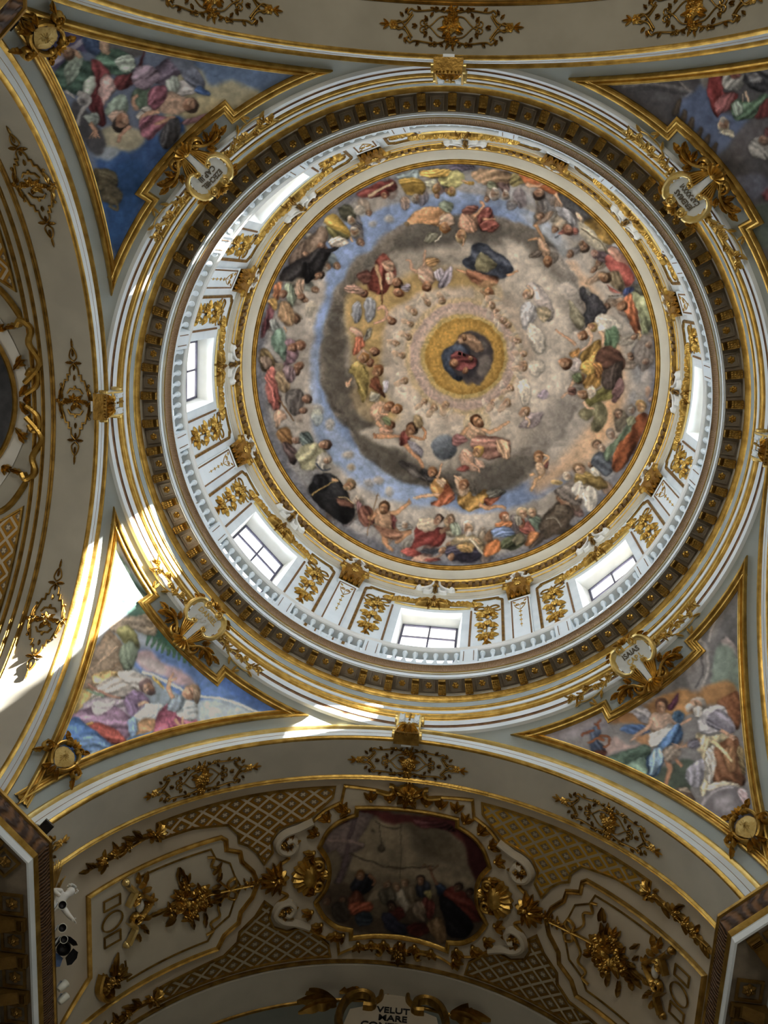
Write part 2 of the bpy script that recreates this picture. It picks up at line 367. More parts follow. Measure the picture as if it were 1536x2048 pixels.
# ------------------------------------------------------------------ floor, piers, arms
mb = MB(); mb.add([(-24, -24, 0), (24, -24, 0), (24, 24, 0), (-24, 24, 0)], [(0, 1, 2, 3)])
struct(mb.build('floor', 'marble_floor'))
PIER = {}
for nm, th in DIAG.items():
    sx = 1 if cos(radians(th)) > 0 else -1; sy = 1 if sin(radians(th)) > 0 else -1
    path = [(sx*5.92, sy*20), (sx*5.92, sy*6.11), (sx*6.11, sy*5.92), (sx*20, sy*5.92)]
    if sx*sy > 0: path = path[::-1]
    mb = MB(); mb.grid([[(x, y, z) for z in (0, 14.35)] for x, y in path])
    struct(mb.build('wall_pier_'+nm, 'soffit_stucco', smooth=False)); PIER[nm] = path
for nm, dg in ARMS.items():
    R = np.array(RZ(dg).to_3x3())
    mb = MB(); mb.add([R @ np.array(p) for p in ((-9, 20, 0), (9, 20, 0), (9, 20, 24), (-9, 20, 24))], [(0, 1, 2, 3)])
    struct(mb.build('wall_end_'+nm, 'warm_stucco'))
    # soffit of the crossing arch
    mb = MB(); archrev(mb, [(RA, 6.6), (RA, 7.44)], arm=nm)
    struct(mb.build('ceiling_arch_'+nm, 'soffit_shaded' if nm == 'north' else 'soffit_stucco'))
    # vault beyond, the band at its far end and the vault of the next bay
    mb = MB()
    far = 12.0 if nm == 'south' else 12.6
    st = 7.5 if nm in ('south', 'north') else 7.9
    archrev(mb, [(RA, st), (RA+.09, st+.01)], arm=nm); archrev(mb, [(RA+.09, st+.01), (RA+.09, far)], arm=nm)
    struct(mb.build('ceiling_vault_'+nm, 'warm_stucco' if nm == 'south' else 'soffit_stucco', sharp=30))
    mb = MB(); archrev(mb, [(RA+.09, far), (RA, far)], arm=nm); archrev(mb, [(RA, far), (RA, far+.85)], arm=nm); archrev(mb, [(RA, far+.85), (7.2, far+.85)], arm=nm)
    struct(mb.build('ceiling_far_arch_'+nm, 'soffit_stucco'))
    mb = MB(); archrev(mb, [(6.6, far+.8), (6.6, 20.2)], arm=nm); struct(mb.build('ceiling_far_vault_'+nm, 'grey_stucco'))
    # archivolt mouldings on the crossing face
    t = struct(bpy.data.objects.new('trim_%d' % (dg//90+1), None)); COL.objects.link(t)
    mb = MB(); archrev(mb, [(5.985, 6.62), (6.0, 6.535), (6.135, 6.535), (6.135, 6.548)], arm=nm); archrev(mb, [(6.15, 6.548), (6.15, 6.535), (6.30, 6.535), (6.30, 6.6)], arm=nm)
    mb.build('white_band', 'white_stucco', t)
    mb = MB(); archrev(mb, [(6.28, 6.56), (6.29, 6.50), (6.32, 6.465), (6.355, 6.47), (6.375, 6.50), (6.40, 6.50), (6.41, 6.53), (6.42, 6.62)], arm=nm); mb.build('outer_gilt_moulding', 'gold_pale' if nm == 'south' else 'gold', t)
    mb = MB(); archrev(mb, [(5.93, 6.66), (5.921, 6.63), (5.921, 6.575), (5.935, 6.545), (5.97, 6.525), (6.01, 6.55)], arm=nm); mb.build('inner_gilt_moulding', 'gold', t)
    mb = MB(); archrev(mb, [(6.132, 6.545), (6.142, 6.53), (6.152, 6.545)], arm=nm, n=240); mb.build('bead_line', 'brown_leaf', t)
    mb = MB()
    gl = [(7.44, .1)] + ([(7.65, .08), (7.83, .09)] if nm in ('west', 'east') else [])
    for y, w in gl: archrev(mb, [(RA+.03, y-w*.5), (RA-.012, y-w*.5), (RA-.045, y-w*.2), (RA-.03, y), (RA-.05, y+w*.25), (RA-.012, y+w*.5), (RA+.03, y+w*.5)], arm=nm)
    mb.build('soffit_gilt_moulding', 'gold_deep' if nm != 'south' else 'gold', t)
    if nm in ('west', 'east'):
        mb = MB(); archrev(mb, [(RA-.005, 7.47), (RA-.005, 7.9)], arm=nm); mb.build('soffit_fillet', 'soffit_stucco', t)
    mb = MB(); archrev(mb, [(RA+.1, far-.09), (RA+.04, far-.07), (RA+.04, far-.02), (RA+.1, far)], arm=nm); archrev(mb, [(RA-.01, far+.84), (RA-.04, far+.86), (RA-.03, far+.92), (RA+.03, far+.92)], arm=nm)
    mb.build('far_arch_gilt_moulding', 'gold_deep', t)
# ------------------------------------------------------------------ pendentives
LATM = degrees(math.asin((20.61-ZC)/RS))
for nm, th in DIAG.items():
    rows = []
    for i in range(91):
        s_ = -1+2*i/90; al = 45*abs(s_)**1.6*(1 if s_ > 0 else -1); c = AP/(RS*cos(radians(45-abs(al)))); lo = degrees(math.acos(c)) if c < 1 else -3
        lo = min(lo, LATM-.3)
        row = []
        for j in range(49):
            la = radians(lo+(LATM-lo)*j/48); a = radians(th+al)
            row.append((RS*cos(la)*cos(a), RS*cos(la)*sin(a), ZC+RS*sin(la)))
        rows.append(row)
    mb = MB(); mb.grid(rows); struct(mb.build('ceiling_pendentive_'+nm, 'grey_stucco'))
# spandrel behind the archivolts closes the crossing square
for nm in ARMS:
    mb = MB(); archrev(mb, [(5.95, 6.6), (9.4, 6.6)], p0=-110, p1=110, arm=nm); struct(mb.build('wall_spandrel_'+nm, 'grey_stucco'))
# unseen slotted wall added outside the drum to cut the sun at one window
mb = MB(); box(mb, 8.4, 8.8, -3.4, 1.2, 22, 26.6); box(mb, 8.4, 8.8, -3.4, 1.2, 27.5, 29.5); struct(mb.build('wall_sun_mask', 'grey_stucco', smooth=False))
# ------------------------------------------------------------------ main ring cornice under the drum
cor = thing('ring_cornice', 'round gilt and white cornice with brackets and rosettes carrying the white balustrade under the dome', 'cornice', (0, 0, 0))
def ringpart(name, mat, *profs, n=288):
    mb = MB()
    for p in profs: revolve(mb, p, n)
    return mb.build(name, mat, cor, sharp=35)
ringpart('fascia', 'white_stucco', [(6.58, 20.54), (6.50, 20.54), (6.49, 20.69)], [(6.475, 20.79), (6.465, 20.98), (6.48, 20.98)], [(6.425, 21.24), (6.412, 21.25), (6.408, 21.36)], n=256)
ringpart('dark_groove', 'dark_line', [(6.49, 20.69), (6.50, 20.70), (6.495, 20.78), (6.475, 20.79)])
ringpart('gilt_moulding', 'gold', torusprof(6.475, 20.97, 6.455, 21.05, -.03, 6)+torusprof(6.455, 21.06, 6.44, 21.16, .03, 6)+torusprof(6.44, 21.16, 6.42, 21.25, -.03, 5),
         torusprof(6.42, 21.36, 6.395, 21.44, -.025, 5)+torusprof(6.395, 21.44, 6.39, 21.51, -.02, 5)+[(6.41, 21.53)])
ringpart('frieze', 'grey_stucco', [(6.40, 21.50), (6.385, 21.73)])
ringpart('gilt_torus', 'gold', torusprof(6.40, 21.72, 6.33, 21.93, -.06, 10)+[(6.31, 21.94)])
ringpart('bed_fillet', 'cream_stucco', [(6.31, 21.93), (6.31, 22.08)])
ringpart('soffit', 'brown_coffer', [(6.31, 22.075), (5.93, 22.075)])
ringpart('corona', 'white_stucco', [(5.975, 22.08), (5.965, 22.06), (5.94, 22.06), (5.94, 22.27), (5.90, 22.27)])
ringpart('gilt_bead', 'gold_pale', torusprof(5.925, 22.25, 5.885, 22.31, -.02, 5))
ringpart('leaf_moulding', 'brown_leaf', torusprof(5.885, 22.30, 5.80, 22.50, -.05, 8))
ringpart('top_ledge', 'white_stucco', [(5.80, 22.49), (5.79, 22.52), (5.79, 22.56), (6.62, 22.56)])
# 64 brackets and 64 coffers with rosettes, built once and turned round the ring
RB = 6.31
fb = fdrum(RB)
def bracket_mesh():
    mb = MB(); prof = [(0.0, -.02), (.02, -.15), (.08, -.165), (.17, -.12), (.25, -.055), (.30, -.075), (.335, -.06), (.345, -.005)]
    for s in (-.085, .085): mb.add([fb(s, z, w) for w, z in prof]+[fb(s, 0.0, w) for w, z in prof], [(k, k+1, k+9, k+8) for k in range(7)])
    mb.grid([[fb(u*.085, z+.012*(1-abs(u)), w) for w, z in prof] for u in (-1, -.5, 0, .5, 1)])
    for k in range(4):   # leaf scales on the underside
        for u in (-.045, 0, .045):
            w0 = .04+.06*k; dome_at = [fb(u+.024*cos(a)*r, -.15+.22*max(0, w0-.06)-.014*(1-r), w0+.03*sin(a)*r) for r in (1, .5) for a in [2*pi*i/6 for i in range(6)]]
            mb.add(dome_at, [(i, (i+1) % 6, 6+(i+1) % 6, 6+i) for i in range(6)]+[tuple(range(6, 12))])
    for k in range(3):
        mb.add([fb(u, z, w) for u in (-.075, .075) for w, z in ((.25+.03*k, -.06), (.262+.03*k, -.082), (.274+.03*k, -.06))], [(0, 1, 4, 3), (1, 2, 5, 4)])
    return mb
def coffer_mesh():
    mb = MB(); c = -.012; o = .145
    def q(s): return [(-s, -s+.19), (s, -s+.19), (s, s+.19), (-s, s+.19)]
    rings = [(o, 0), (o, -.03), (o-.022, -.03), (o-.03, -.005), (o-.045, -.005)]
    mb.grid([[fb(u, zz, w) for u, w in q(s)] for s, zz in rings], cv=True)
    mb.add([fb(u, -.004, w) for u, w in q(o-.045)], [(0, 1, 2, 3)])
    return mb
def rosette_mesh():
    mb = MB(); flower(mb, 0, .19, .08, .035, lambda u, v, h: fb(u, -.005-h, v), 6); return mb
b0 = bracket_mesh().build('bracket', 'gold_deep', cor); c0 = coffer_mesh().build('coffer', 'brown_coffer', cor, smooth=False); r0 = rosette_mesh().build('rosette', 'gold', c0)
for k in range(64):
    a = 5.625*k
    for src, off, par in ((b0, 0, cor), (c0, 2.8125, cor)):
        o = src if k == 0 else src.copy()
        if k: COL.objects.link(o)
        o.parent = cor; o.matrix_basis = mdrum(90+a+off, RB, 22.075)
        if src is c0:
            if k: r = r0.copy(); COL.objects.link(r); r.parent = o
# ------------------------------------------------------------------ balustrade
bal = thing('balustrade', 'white round balustrade standing on the ring cornice in front of the drum windows', 'balustrade', (0, 0, 0))
mb = MB(); revolve(mb, [(5.83, 22.56), (5.83, 22.68), (5.86, 22.70), (6.12, 22.70), (6.12, 22.56)], 192); mb.build('plinth', 'white_stucco', bal, sharp=30)
mb = MB(); revolve(mb, [(5.90, 23.55), (5.875, 23.58), (5.875, 23.70), (5.86, 23.74), (5.867, 23.77), (6.12, 23.77), (6.12, 23.57), (6.1, 23.55), (5.90, 23.55)], 192); mb.build('rail', 'white_plaster', bal, sharp=30)
bp_ = [(.0, 0), (.062, 0), (.062, .04), (.045, .06), (.05, .10), (.072, .17), (.078, .24), (.07, .31), (.05, .40), (.035, .50), (.03, .58), (.034, .64), (.048, .67), (.05, .70), (.04, .72), (.062, .745), (.066, .78), (.062, .85), (0, .85)]
mb = MB(); lathe(mb, bp_, 14); k0 = mb.build('baluster', 'white_stucco', bal)
mb = MB(); w = .205
fp = fdrum(5.85); box(mb, -w, w, -.0, .85, -.22, 0, fm=lambda u, v, h: fp(u, v, h))
for (x0, x1, y0, y1) in ((-w*.62, -w*.55, .12, .72), (w*.55, w*.62, .12, .72)): box(mb, x0, x1, y0, y1, -.01, .015, fm=fp, mat=1)
p0 = mb.build('pedestal', ['white_stucco', 'dark_line'], bal, smooth=False)
spots = []
for k in range(16):
    for j in range(8): spots.append(90+22.5*k+(j-3.5)*2.36)
vis = lambda th: (-proj((5.98*cos(radians(th)), 5.98*sin(radians(th)), 23.2))[1])
spots.sort(key=vis)
for i, th in enumerate(spots[:100]):
    o = k0 if i == 0 else k0.copy()
    if i: COL.objects.link(o)
    o.parent = bal; o.matrix_basis = mdrum(th, 5.98, 22.70)
mb = MB()
for th in spots[100:]:
    lathe(mb, bp_, 10, (5.98*cos(radians(th)), 5.98*sin(radians(th)), 22.70))
o = mb.build('far_balusters', 'white_stucco', bal); o['kind'] = 'stuff'
for k in range(16):
    o = p0 if k == 0 else p0.copy()
    if k: COL.objects.link(o)
    o.parent = bal; o.matrix_basis = mdrum(90+11.25+22.5*k, 5.85, 22.70)
# ------------------------------------------------------------------ drum wall with eight window openings
WA, Z0, Z1, ROUT, RP = 7.8, 24.2, 28.5, 7.5, 7.0
mb = MB()
zs = [22.5, Z0, Z1, 31.7]
def wallgrid(mb, r, inner):
    for s in range(8):
        c = 90+45*s; A = [c-22.5+(22.5-WA)*k/6 for k in range(7)]+[c-WA+2*WA*k/6 for k in range(1, 7)]+[c+WA+(22.5-WA)*k/6 for k in range(1, 7)]
        V = [(r*cos(radians(a)), r*sin(radians(a)), z) for a in A for z in zs]; F = []
        for i in range(len(A)-1):
            for j in range(3):
                if j == 1 and 6 <= i < 12: continue
                F.append((i*4+j, i*4+j+1, (i+1)*4+j+1, (i+1)*4+j))
        mb.add(V, F)
wallgrid(mb, RW, True); wallgrid(mb, ROUT, False)
struct(mb.build('wall_drum', 'white_stucco'))
for k in range(8):
    th = 90+45*k; fw = fdrum(RW); M_ = mdrum(th, RW, 0)
    t = bpy.data.objects.new('window_%d' % (k+1), None); COL.objects.link(t); t.matrix_world = M_; struct(t)
    hw, hp = radians(WA)*RW, .80
    yp = RP-RW
    # splayed reveal: inner edge follows the drum, pane plane is flat
    mb = MB(); n = 8
    top_in = [fw(-hw+2*hw*i/n, Z1, 0) for i in range(n+1)]; bot_in = [fw(-hw+2*hw*i/n, Z0, 0) for i in range(n+1)]
    top_p = [(-hp+2*hp*i/n, yp, Z1-.16) for i in range(n+1)]; bot_p = [(-hp+2*hp*i/n, yp, Z0+.1) for i in range(n+1)]
    mb.grid([top_in, top_p]); mb.grid([bot_in, bot_p]); mb.grid([[bot_in[0], top_in[0]], [bot_p[0], top_p[0]]]); mb.grid([[bot_in[-1], top_in[-1]], [bot_p[-1], top_p[-1]]])
    ho = 1.05
    mb.grid([top_p, [(-ho+2*ho*i/n, ROUT-RW+.1, Z1+.05) for i in range(n+1)]]); mb.grid([bot_p, [(-ho+2*ho*i/n, ROUT-RW+.1, Z0) for i in range(n+1)]])
    mb.grid([[bot_p[0], top_p[0]], [(-ho, ROUT-RW+.1, Z0), (-ho, ROUT-RW+.1, Z1+.05)]]); mb.grid([[bot_p[-1], top_p[-1]], [(ho, ROUT-RW+.1, Z0), (ho, ROUT-RW+.1, Z1+.05)]])
    mb.build('reveal', 'white_plaster', t, sharp=20)
    mb = MB(); b = .055
    for x0, x1, z0, z1 in ((-hp, -hp+b, Z0+.1, Z1-.16), (hp-b, hp, Z0+.1, Z1-.16), (-hp, hp, Z0+.1, Z0+.1+b), (-hp, hp, Z1-.16-b, Z1-.16), (-.022, .022, Z0+.1, Z1-.16)): box(mb, x0, x1, yp-.03, yp+.03, z0, z1)
    for z in (25.3, 26.35, 27.4): box(mb, -hp, hp, yp-.025, yp+.025, z-.022, z+.022)
    mb.build('frame', 'lead_frame', t, smooth=False)
    mb = MB(); mb.add([(-hp, yp, Z0+.1), (hp, yp, Z0+.1), (hp, yp, Z1-.16), (-hp, yp, Z1-.16)], [(0, 1, 2, 3)])
    mb.build('pane', 'window_glass', t)
# drum entablature, from the pilaster capitals up to the foot of the dome
t = struct(bpy.data.objects.new('trim_5', None)); COL.objects.link(t)
def dr(name, mat, *profs, n=256):
    mb = MB()
    for p in profs: revolve(mb, p, n)
    mb.build(name, mat, t, sharp=35)
dr('architrave', 'cream_stucco', [(6.6, 29.75), (6.585, 29.75), (6.58, 29.95), (6.565, 29.95), (6.555, 30.22), (6.55, 30.25)])
dr('lower_gilt_line', 'gold', torusprof(6.56, 30.23, 6.54, 30.36, -.03, 6)+[(6.56, 30.37)])
dr('narrow_frieze', 'cream_stucco', [(6.555, 30.36), (6.55, 30.60)])
dr('middle_gilt_line', 'gold', torusprof(6.555, 30.58, 6.53, 30.70, -.03, 6))
dr('dentil_ground', 'dark_line', [(6.55, 30.68), (6.55, 31.22)])
dr('upper_gilt_line', 'gold', torusprof(6.53, 31.20, 6.475, 31.34, -.03, 6)+[(6.46, 31.40)])
dr('cove', 'cream_stucco', torusprof(6.46, 31.40, 6.22, 31.56, .02, 6))
mb = MB()
for k in range(192):
    a0 = 360*k/192; f = fdrum(6.55); m3 = mdrum(a0, 6.55, 30.72)
    V = [tuple(m3 @ Vector(f(x, z, w))) for x in (-.062, .062) for z in (0, .46) for w in (-.01, .085)]
    mb.add(V, [(0, 1, 3, 2), (4, 6, 7, 5), (1, 5, 7, 3), (0, 4, 5, 1), (2, 3, 7, 6)])
mb.build('dentil_course', 'gold_deep', t, smooth=False)
# ------------------------------------------------------------------ dome shell
RD, ZD, HD = 6.085, 31.665, 8.0
t = thing('gilt_dome_ring', 'gilt ring moulding framing the round dome painting', 'moulding', (0, 0, 0))
mb = MB(); revolve(mb, torusprof(6.235, 31.55, 6.19, 31.585, -.03, 5)+torusprof(6.19, 31.585, 6.14, 31.61, -.03, 5)+torusprof(6.14, 31.61, 6.085, 31.63, -.025, 5)+[(6.09, 31.655)], 256); mb.build('gilt_moulding', 'gold', t, sharp=50)
mb = MB(); revolve(mb, [(7.6*cos(pi/2*k/24), 31.6+9.3*sin(pi/2*k/24)) for k in range(25)], 96); revolve(mb, [(6.5, 31.65), (7.6, 31.65)], 96)
struct(mb.build('ceiling_dome', 'white_plaster'))
def domept(ang_, t_):      # t_ 0 at the foot, 1 at the apex (elliptic meridian)
    return (RD*cos(t_*pi/2)*cos(ang_), RD*cos(t_*pi/2)*sin(ang_), ZD+HD*sin(t_*pi/2))
# ================================================================== drum ornaments
WIN = ['above the choir arch bracket', 'above the DANIEL tablet', 'above the left arch bracket', 'above the EZECHIEL tablet',
       'above the top arch bracket', 'above the JEREMIAS tablet', 'above the right arch bracket', 'above the ISAIAS tablet']
fd = lambda u, v, w: fdrum(RW)(u, v, w+.008)
# --- pilasters with gilt capitals
def pilaster(th, z=0):
    t = thing('pilaster', 'x', 'pilaster', mat=mdrum(th, RW, 22.6))
    mb = MB(); rows = []
    for k in range(9):
        u = -.30+.6*k/8; rows.append([fd(u, 0, .07), fd(u, 6.12, .07)])
    rows = [[fd(-.30, 0, 0), fd(-.30, 6.12, 0)]]+rows+[[fd(.30, 0, 0), fd(.30, 6.12, 0)]]
    mb.grid(rows); box(mb, -.33, .33, 6.06, 6.14, 0, .09, fm=lambda x, y, h: fd(x, y, h))
    mb.build('shaft', 'white_stucco', t, smooth=False)
    mb = MB(); sweep2(mb, dens([(-.25, .2), (-.25, 6.0), (.25, 6.0), (.25, .2)], .4), [(-.022, .07), (-.015, .085), (.015, .085), (.022, .07)], fd); mb.build('border_line', 'dark_line', t)
    mb = MB(); c = -.0
    for s in (-1, 1):
        tube2(mb, [(s*x, y) for x, y in spiral(.09, 5.55, .085, .02, 1.2, 1.3)], .012, .02, fd, base=.07)
        tube2(mb, [(0, 5.1), (s*.07, 5.25), (s*.13, 5.4), (s*.17, 5.62)], .011, .02, fd, base=.07)
        leaf(mb, s*.12, 5.75, pi/2-s*.6, .16, .04, .025, fd, base=.07)
    for k, y in enumerate((4.95, 4.6, 4.25, 3.9)):
        flower(mb, 0, y, .055-.006*k, .03, fd, 4, base=.07)
    tube2(mb, [(0, 5.5), (0, 4.4), (0, 3.7)], .008, .012, fd, base=.07, smooth=2)
    mb.build('panel_ornament', 'gold', t)
    mb = MB(); n = 9; rows = []
    for k in range(n):
        s = -1+2*k/(n-1); rows.append([fd(s*w, y, h) for w, y, h in ((.34, 6.12, .10), (.345, 6.3, .11), (.38, 6.9, .14), (.46, 7.3, .2), (.47, 7.38, .22), (.47, 7.45, .22))])
    mb.grid(rows)
    for r_, y, m in ((4, 6.15, .36), (3, 6.5, .40)):
        for k in range(r_):
            u = (-.5+(k+.5)/r_)*.68; leaf(mb, u, y, pi/2, m, .1, .10, fd, 0, 3, 0, .11)
    for s in (-1, 1):
        tube2(mb, [(s*x, y) for x, y in spiral(.36, 7.12, .13, .03, pi*.6, -1.4)], .04, .09, fd, base=.15)
    flower(mb, 0, 7.22, .12, .07, fd, 6, base=.18)
    mb.build('capital', 'gold', t); return t
P0 = pilaster(112.5)
sides = {0: 'left', 1: 'left', 2: 'left'}
for k in range(8):
    th = 112.5+45*k
    o = P0 if k == 0 else dup(P0, mdrum(th, RW, 22.6))
    o['label'] = 'white drum pilaster with gilt capital between the windows %s and %s' % (WIN[k].replace('above', 'over'), WIN[(k+1) % 8].replace('above', 'over'))
    o['label'] = 'gilt-capped pilaster, next clockwise past the window ' + WIN[k]; o['group'] = 'pilasters of the drum'
# --- borders of the wall panels beside every window (fixed trim of the drum wall)
t6 = struct(bpy.data.objects.new('trim_6', None)); COL.objects.link(t6)
mb = MB(); u0, u1 = radians(10.0)*RW, radians(17.9)*RW
sweep2(mb, dens([(u0+.03, 29.45), (u1-.13, 29.45), (u1-.13, 29.36), (u1, 29.22)], .3), [(-.05, 0), (-.05, .03), (0, .055), (.04, .03), (.04, 0)], fd)
sweep2(mb, dens([(u1, 29.22), (u1, 22.7)], .5), [(-.045, 0), (-.03, .035), (.03, .035), (.045, 0)], fd)
pb = mb.build('panel_gilt_edge', 'gold_deep', t6)
mb = MB(); sweep2(mb, [(u0, 28.55), (u0, 22.7)], [(-.03, 0), (-.02, .02), (.02, .02), (.03, 0)], fd); sweep2(mb, [(u0+.1, 28.6), (u0+.1, 29.0)], [(-.025, 0), (-.02, .03), (.02, .03), (.025, 0)], fd)
pl = mb.build('panel_inner_line', 'dark_line', t6)
for src in (pb, pl):
    for k in range(8):
        for s in (1, -1):
            o = src if (k == 0 and s == 1) else src.copy()
            if o is not src: COL.objects.link(o); o.parent = t6
            o.matrix_basis = mdrum(90+45*k, RW, 0) @ Matrix.Diagonal((s, 1, 1, 1))
# --- gilt flower drops
def flower_drop(th):
    t = thing('flower_drop', 'x', 'flower garland', mat=mdrum(th, RW, 26.0))
    for k, z in enumerate((2.05, 1.15, .25)):
        mb = MB(); bunch(mb, 0, z, .30-.02*k, .16, fd, 31+k, 8, 0, 7); mb.build('blossom_cluster', 'gold', t)
    mb = MB()
    for s in (-1, 1):
        tube2(mb, [(0, 2.55), (s*.12, 2.75), (s*.26, 2.78), (s*.34, 2.62), (s*.24, 2.52), (s*.1, 2.5)], .025, .04, fd)
        tube2(mb, [(0, 2.5), (s*.16, 2.42), (s*.3, 2.3), (s*.38, 2.36)], .02, .03, fd); leaf(mb, s*.12, 1.62, pi/2-s*1.0, .22, .05, .05, fd); leaf(mb, s*.1, .7, pi/2-s*1.1, .2, .05, .05, fd)
    flower(mb, 0, 2.62, .12, .07, fd, 6); tube2(mb, [(0, 2.9), (0, 2.4), (.02, 1.6), (-.02, .7), (0, 0)], .018, .03, fd)
    mb.build('ribbon', 'gold_deep', t)
    mb = MB(); leaf(mb, 0, .02, -pi/2, .34, .05, .05, fd)
    for s in (-1, 1): leaf(mb, 0, -.1, -pi/2+s*.6, .22, .04, .04, fd)
    mb.build('tail_leaf', 'gold', t); return t
F0 = flower_drop(90-14.1); first = True
for k in range(8):
    for s in (1, -1):
        th = 90+45*k-s*14.1
        o = F0 if first else dup(F0, mdrum(th, RW, 26.0)); first = False
        o['label'] = 'gilt flower drop %s the drum window %s' % ('clockwise of' if s < 0 else 'anticlockwise of', WIN[k])
        o['group'] = 'flower drops beside the drum windows'
# --- swag and crest over every window
def crest(th):
    t = thing('window_crest', 'x', 'ornament', mat=mdrum(th, RW, 28.9))
    for s in (-1, 1):
        mb = MB(); rr = random.Random(4)
        pts = catmull([(s*.12, .55), (s*.42, .28), (s*.8, .2), (s*1.15, .1), (s*1.3, -.05)], 6)
        for p in pts[::2]:
            leaf(mb, p[0], p[1], (0 if s > 0 else pi)+rr.uniform(-.8, .5)*s, .22, .06, .09, fd, base=.02)
            if rr.random() < .75: flower(mb, p[0]+rr.uniform(-.04, .04), p[1]+rr.uniform(-.07, .05), rr.uniform(.06, .1), .1, fd, 5, base=.03)
        tube2(mb, pts[::4], .07, .08, fd, smooth=3); mb.build('swag', 'gold', t)
    mb = MB(); bunch(mb, 0, .2, .34, .2, fd, 12, 8, 0, 8)
    for s in (-1, 1): leaf(mb, s*.1, .1, -pi/2+s*1.1, .42, .09, .12, fd, curl=s*.7); tube2(mb, [(0, 1.0), (s*.05, .7), (s*.22, .5)], .05, .07, fd)
    mb.build('central_bunch', 'gold_deep', t)
    mb = MB(); sweep2(mb, dens([(-1.12, -.12), (1.12, -.12)], .12), [(-.045, 0), (-.04, .04), (0, .055), (.04, .03), (.045, 0)], fd); mb.build('lintel_line', 'gold_pale', t)
    mb = MB()
    for s in (-1, 1):
        tube2(mb, [(s*.08, 2.25), (s*.13, 1.9), (s*.25, 1.62), (s*.42, 1.42), (s*.55, 1.42), (s*.5, 1.55)], .085, .16, fd, taper=(.7, 1), base=.02)
        tube2(mb, [(s*.1, 1.55), (s*.16, 1.25), (s*.32, 1.2), (s*.3, 1.36)], .06, .13, fd, base=.02)
    mb.build('white_scroll', 'white_plaster', t)
    mb = MB()
    flower(mb, 0, 1.75, .11, .1, fd, 6, base=.08); leaf(mb, 0, 1.7, -pi/2, .55, .09, .12, fd, base=.05); leaf(mb, 0, 2.35, -pi/2, .4, .08, .1, fd, base=.05)
    for s in (-1, 1): bunch(mb, s*.5, 1.5, .14, .12, fd, 5, 5, 0, 5, .05); leaf(mb, s*.62, 1.85, 0 if s > 0 else pi, .5, .06, .09, fd, base=.05); dome(mb, s*.75, 2.0, .09, .12, fd, base=.05)
    mb.build('gilt_pendant', 'gold_deep', t); return t
C0 = crest(90)
for k in range(8):
    o = C0 if k == 0 else dup(C0, mdrum(90+45*k, RW, 28.9))
    o['label'] = 'gilt swag crest of the drum window ' + WIN[k]; o['group'] = 'crests over the drum windows'
# --- small scroll knots on the frieze over the pilasters
def knot(th):
    t = thing('frieze_knot', 'x', 'ornament', mat=mdrum(th, RW, 30.2))
    mb = MB()
    for s in (-1, 1): tube2(mb, [(s*.05, .95), (s*.2, .75), (s*.16, .5), (s*.3, .3), (s*.36, .42)], .06, .12, fd, base=.03)
    mb.build('white_scroll', 'white_plaster', t)
    mb = MB(); bunch(mb, 0, .35, .18, .14, fd, 8, 5, 0, 6, .04)
    for s in (-1, 1): leaf(mb, s*.3, .62, 0 if s > 0 else pi, .42, .06, .09, fd, base=.04)
    mb.build('gilt_leaf', 'gold', t); return t
K0 = knot(112.5)
for k in range(8):
    o = K0 if k == 0 else dup(K0, mdrum(112.5+45*k, RW, 30.2))
    o['label'] = 'frieze scroll knot, next clockwise past the window ' + WIN[k]; o['group'] = 'scroll knots on the frieze'
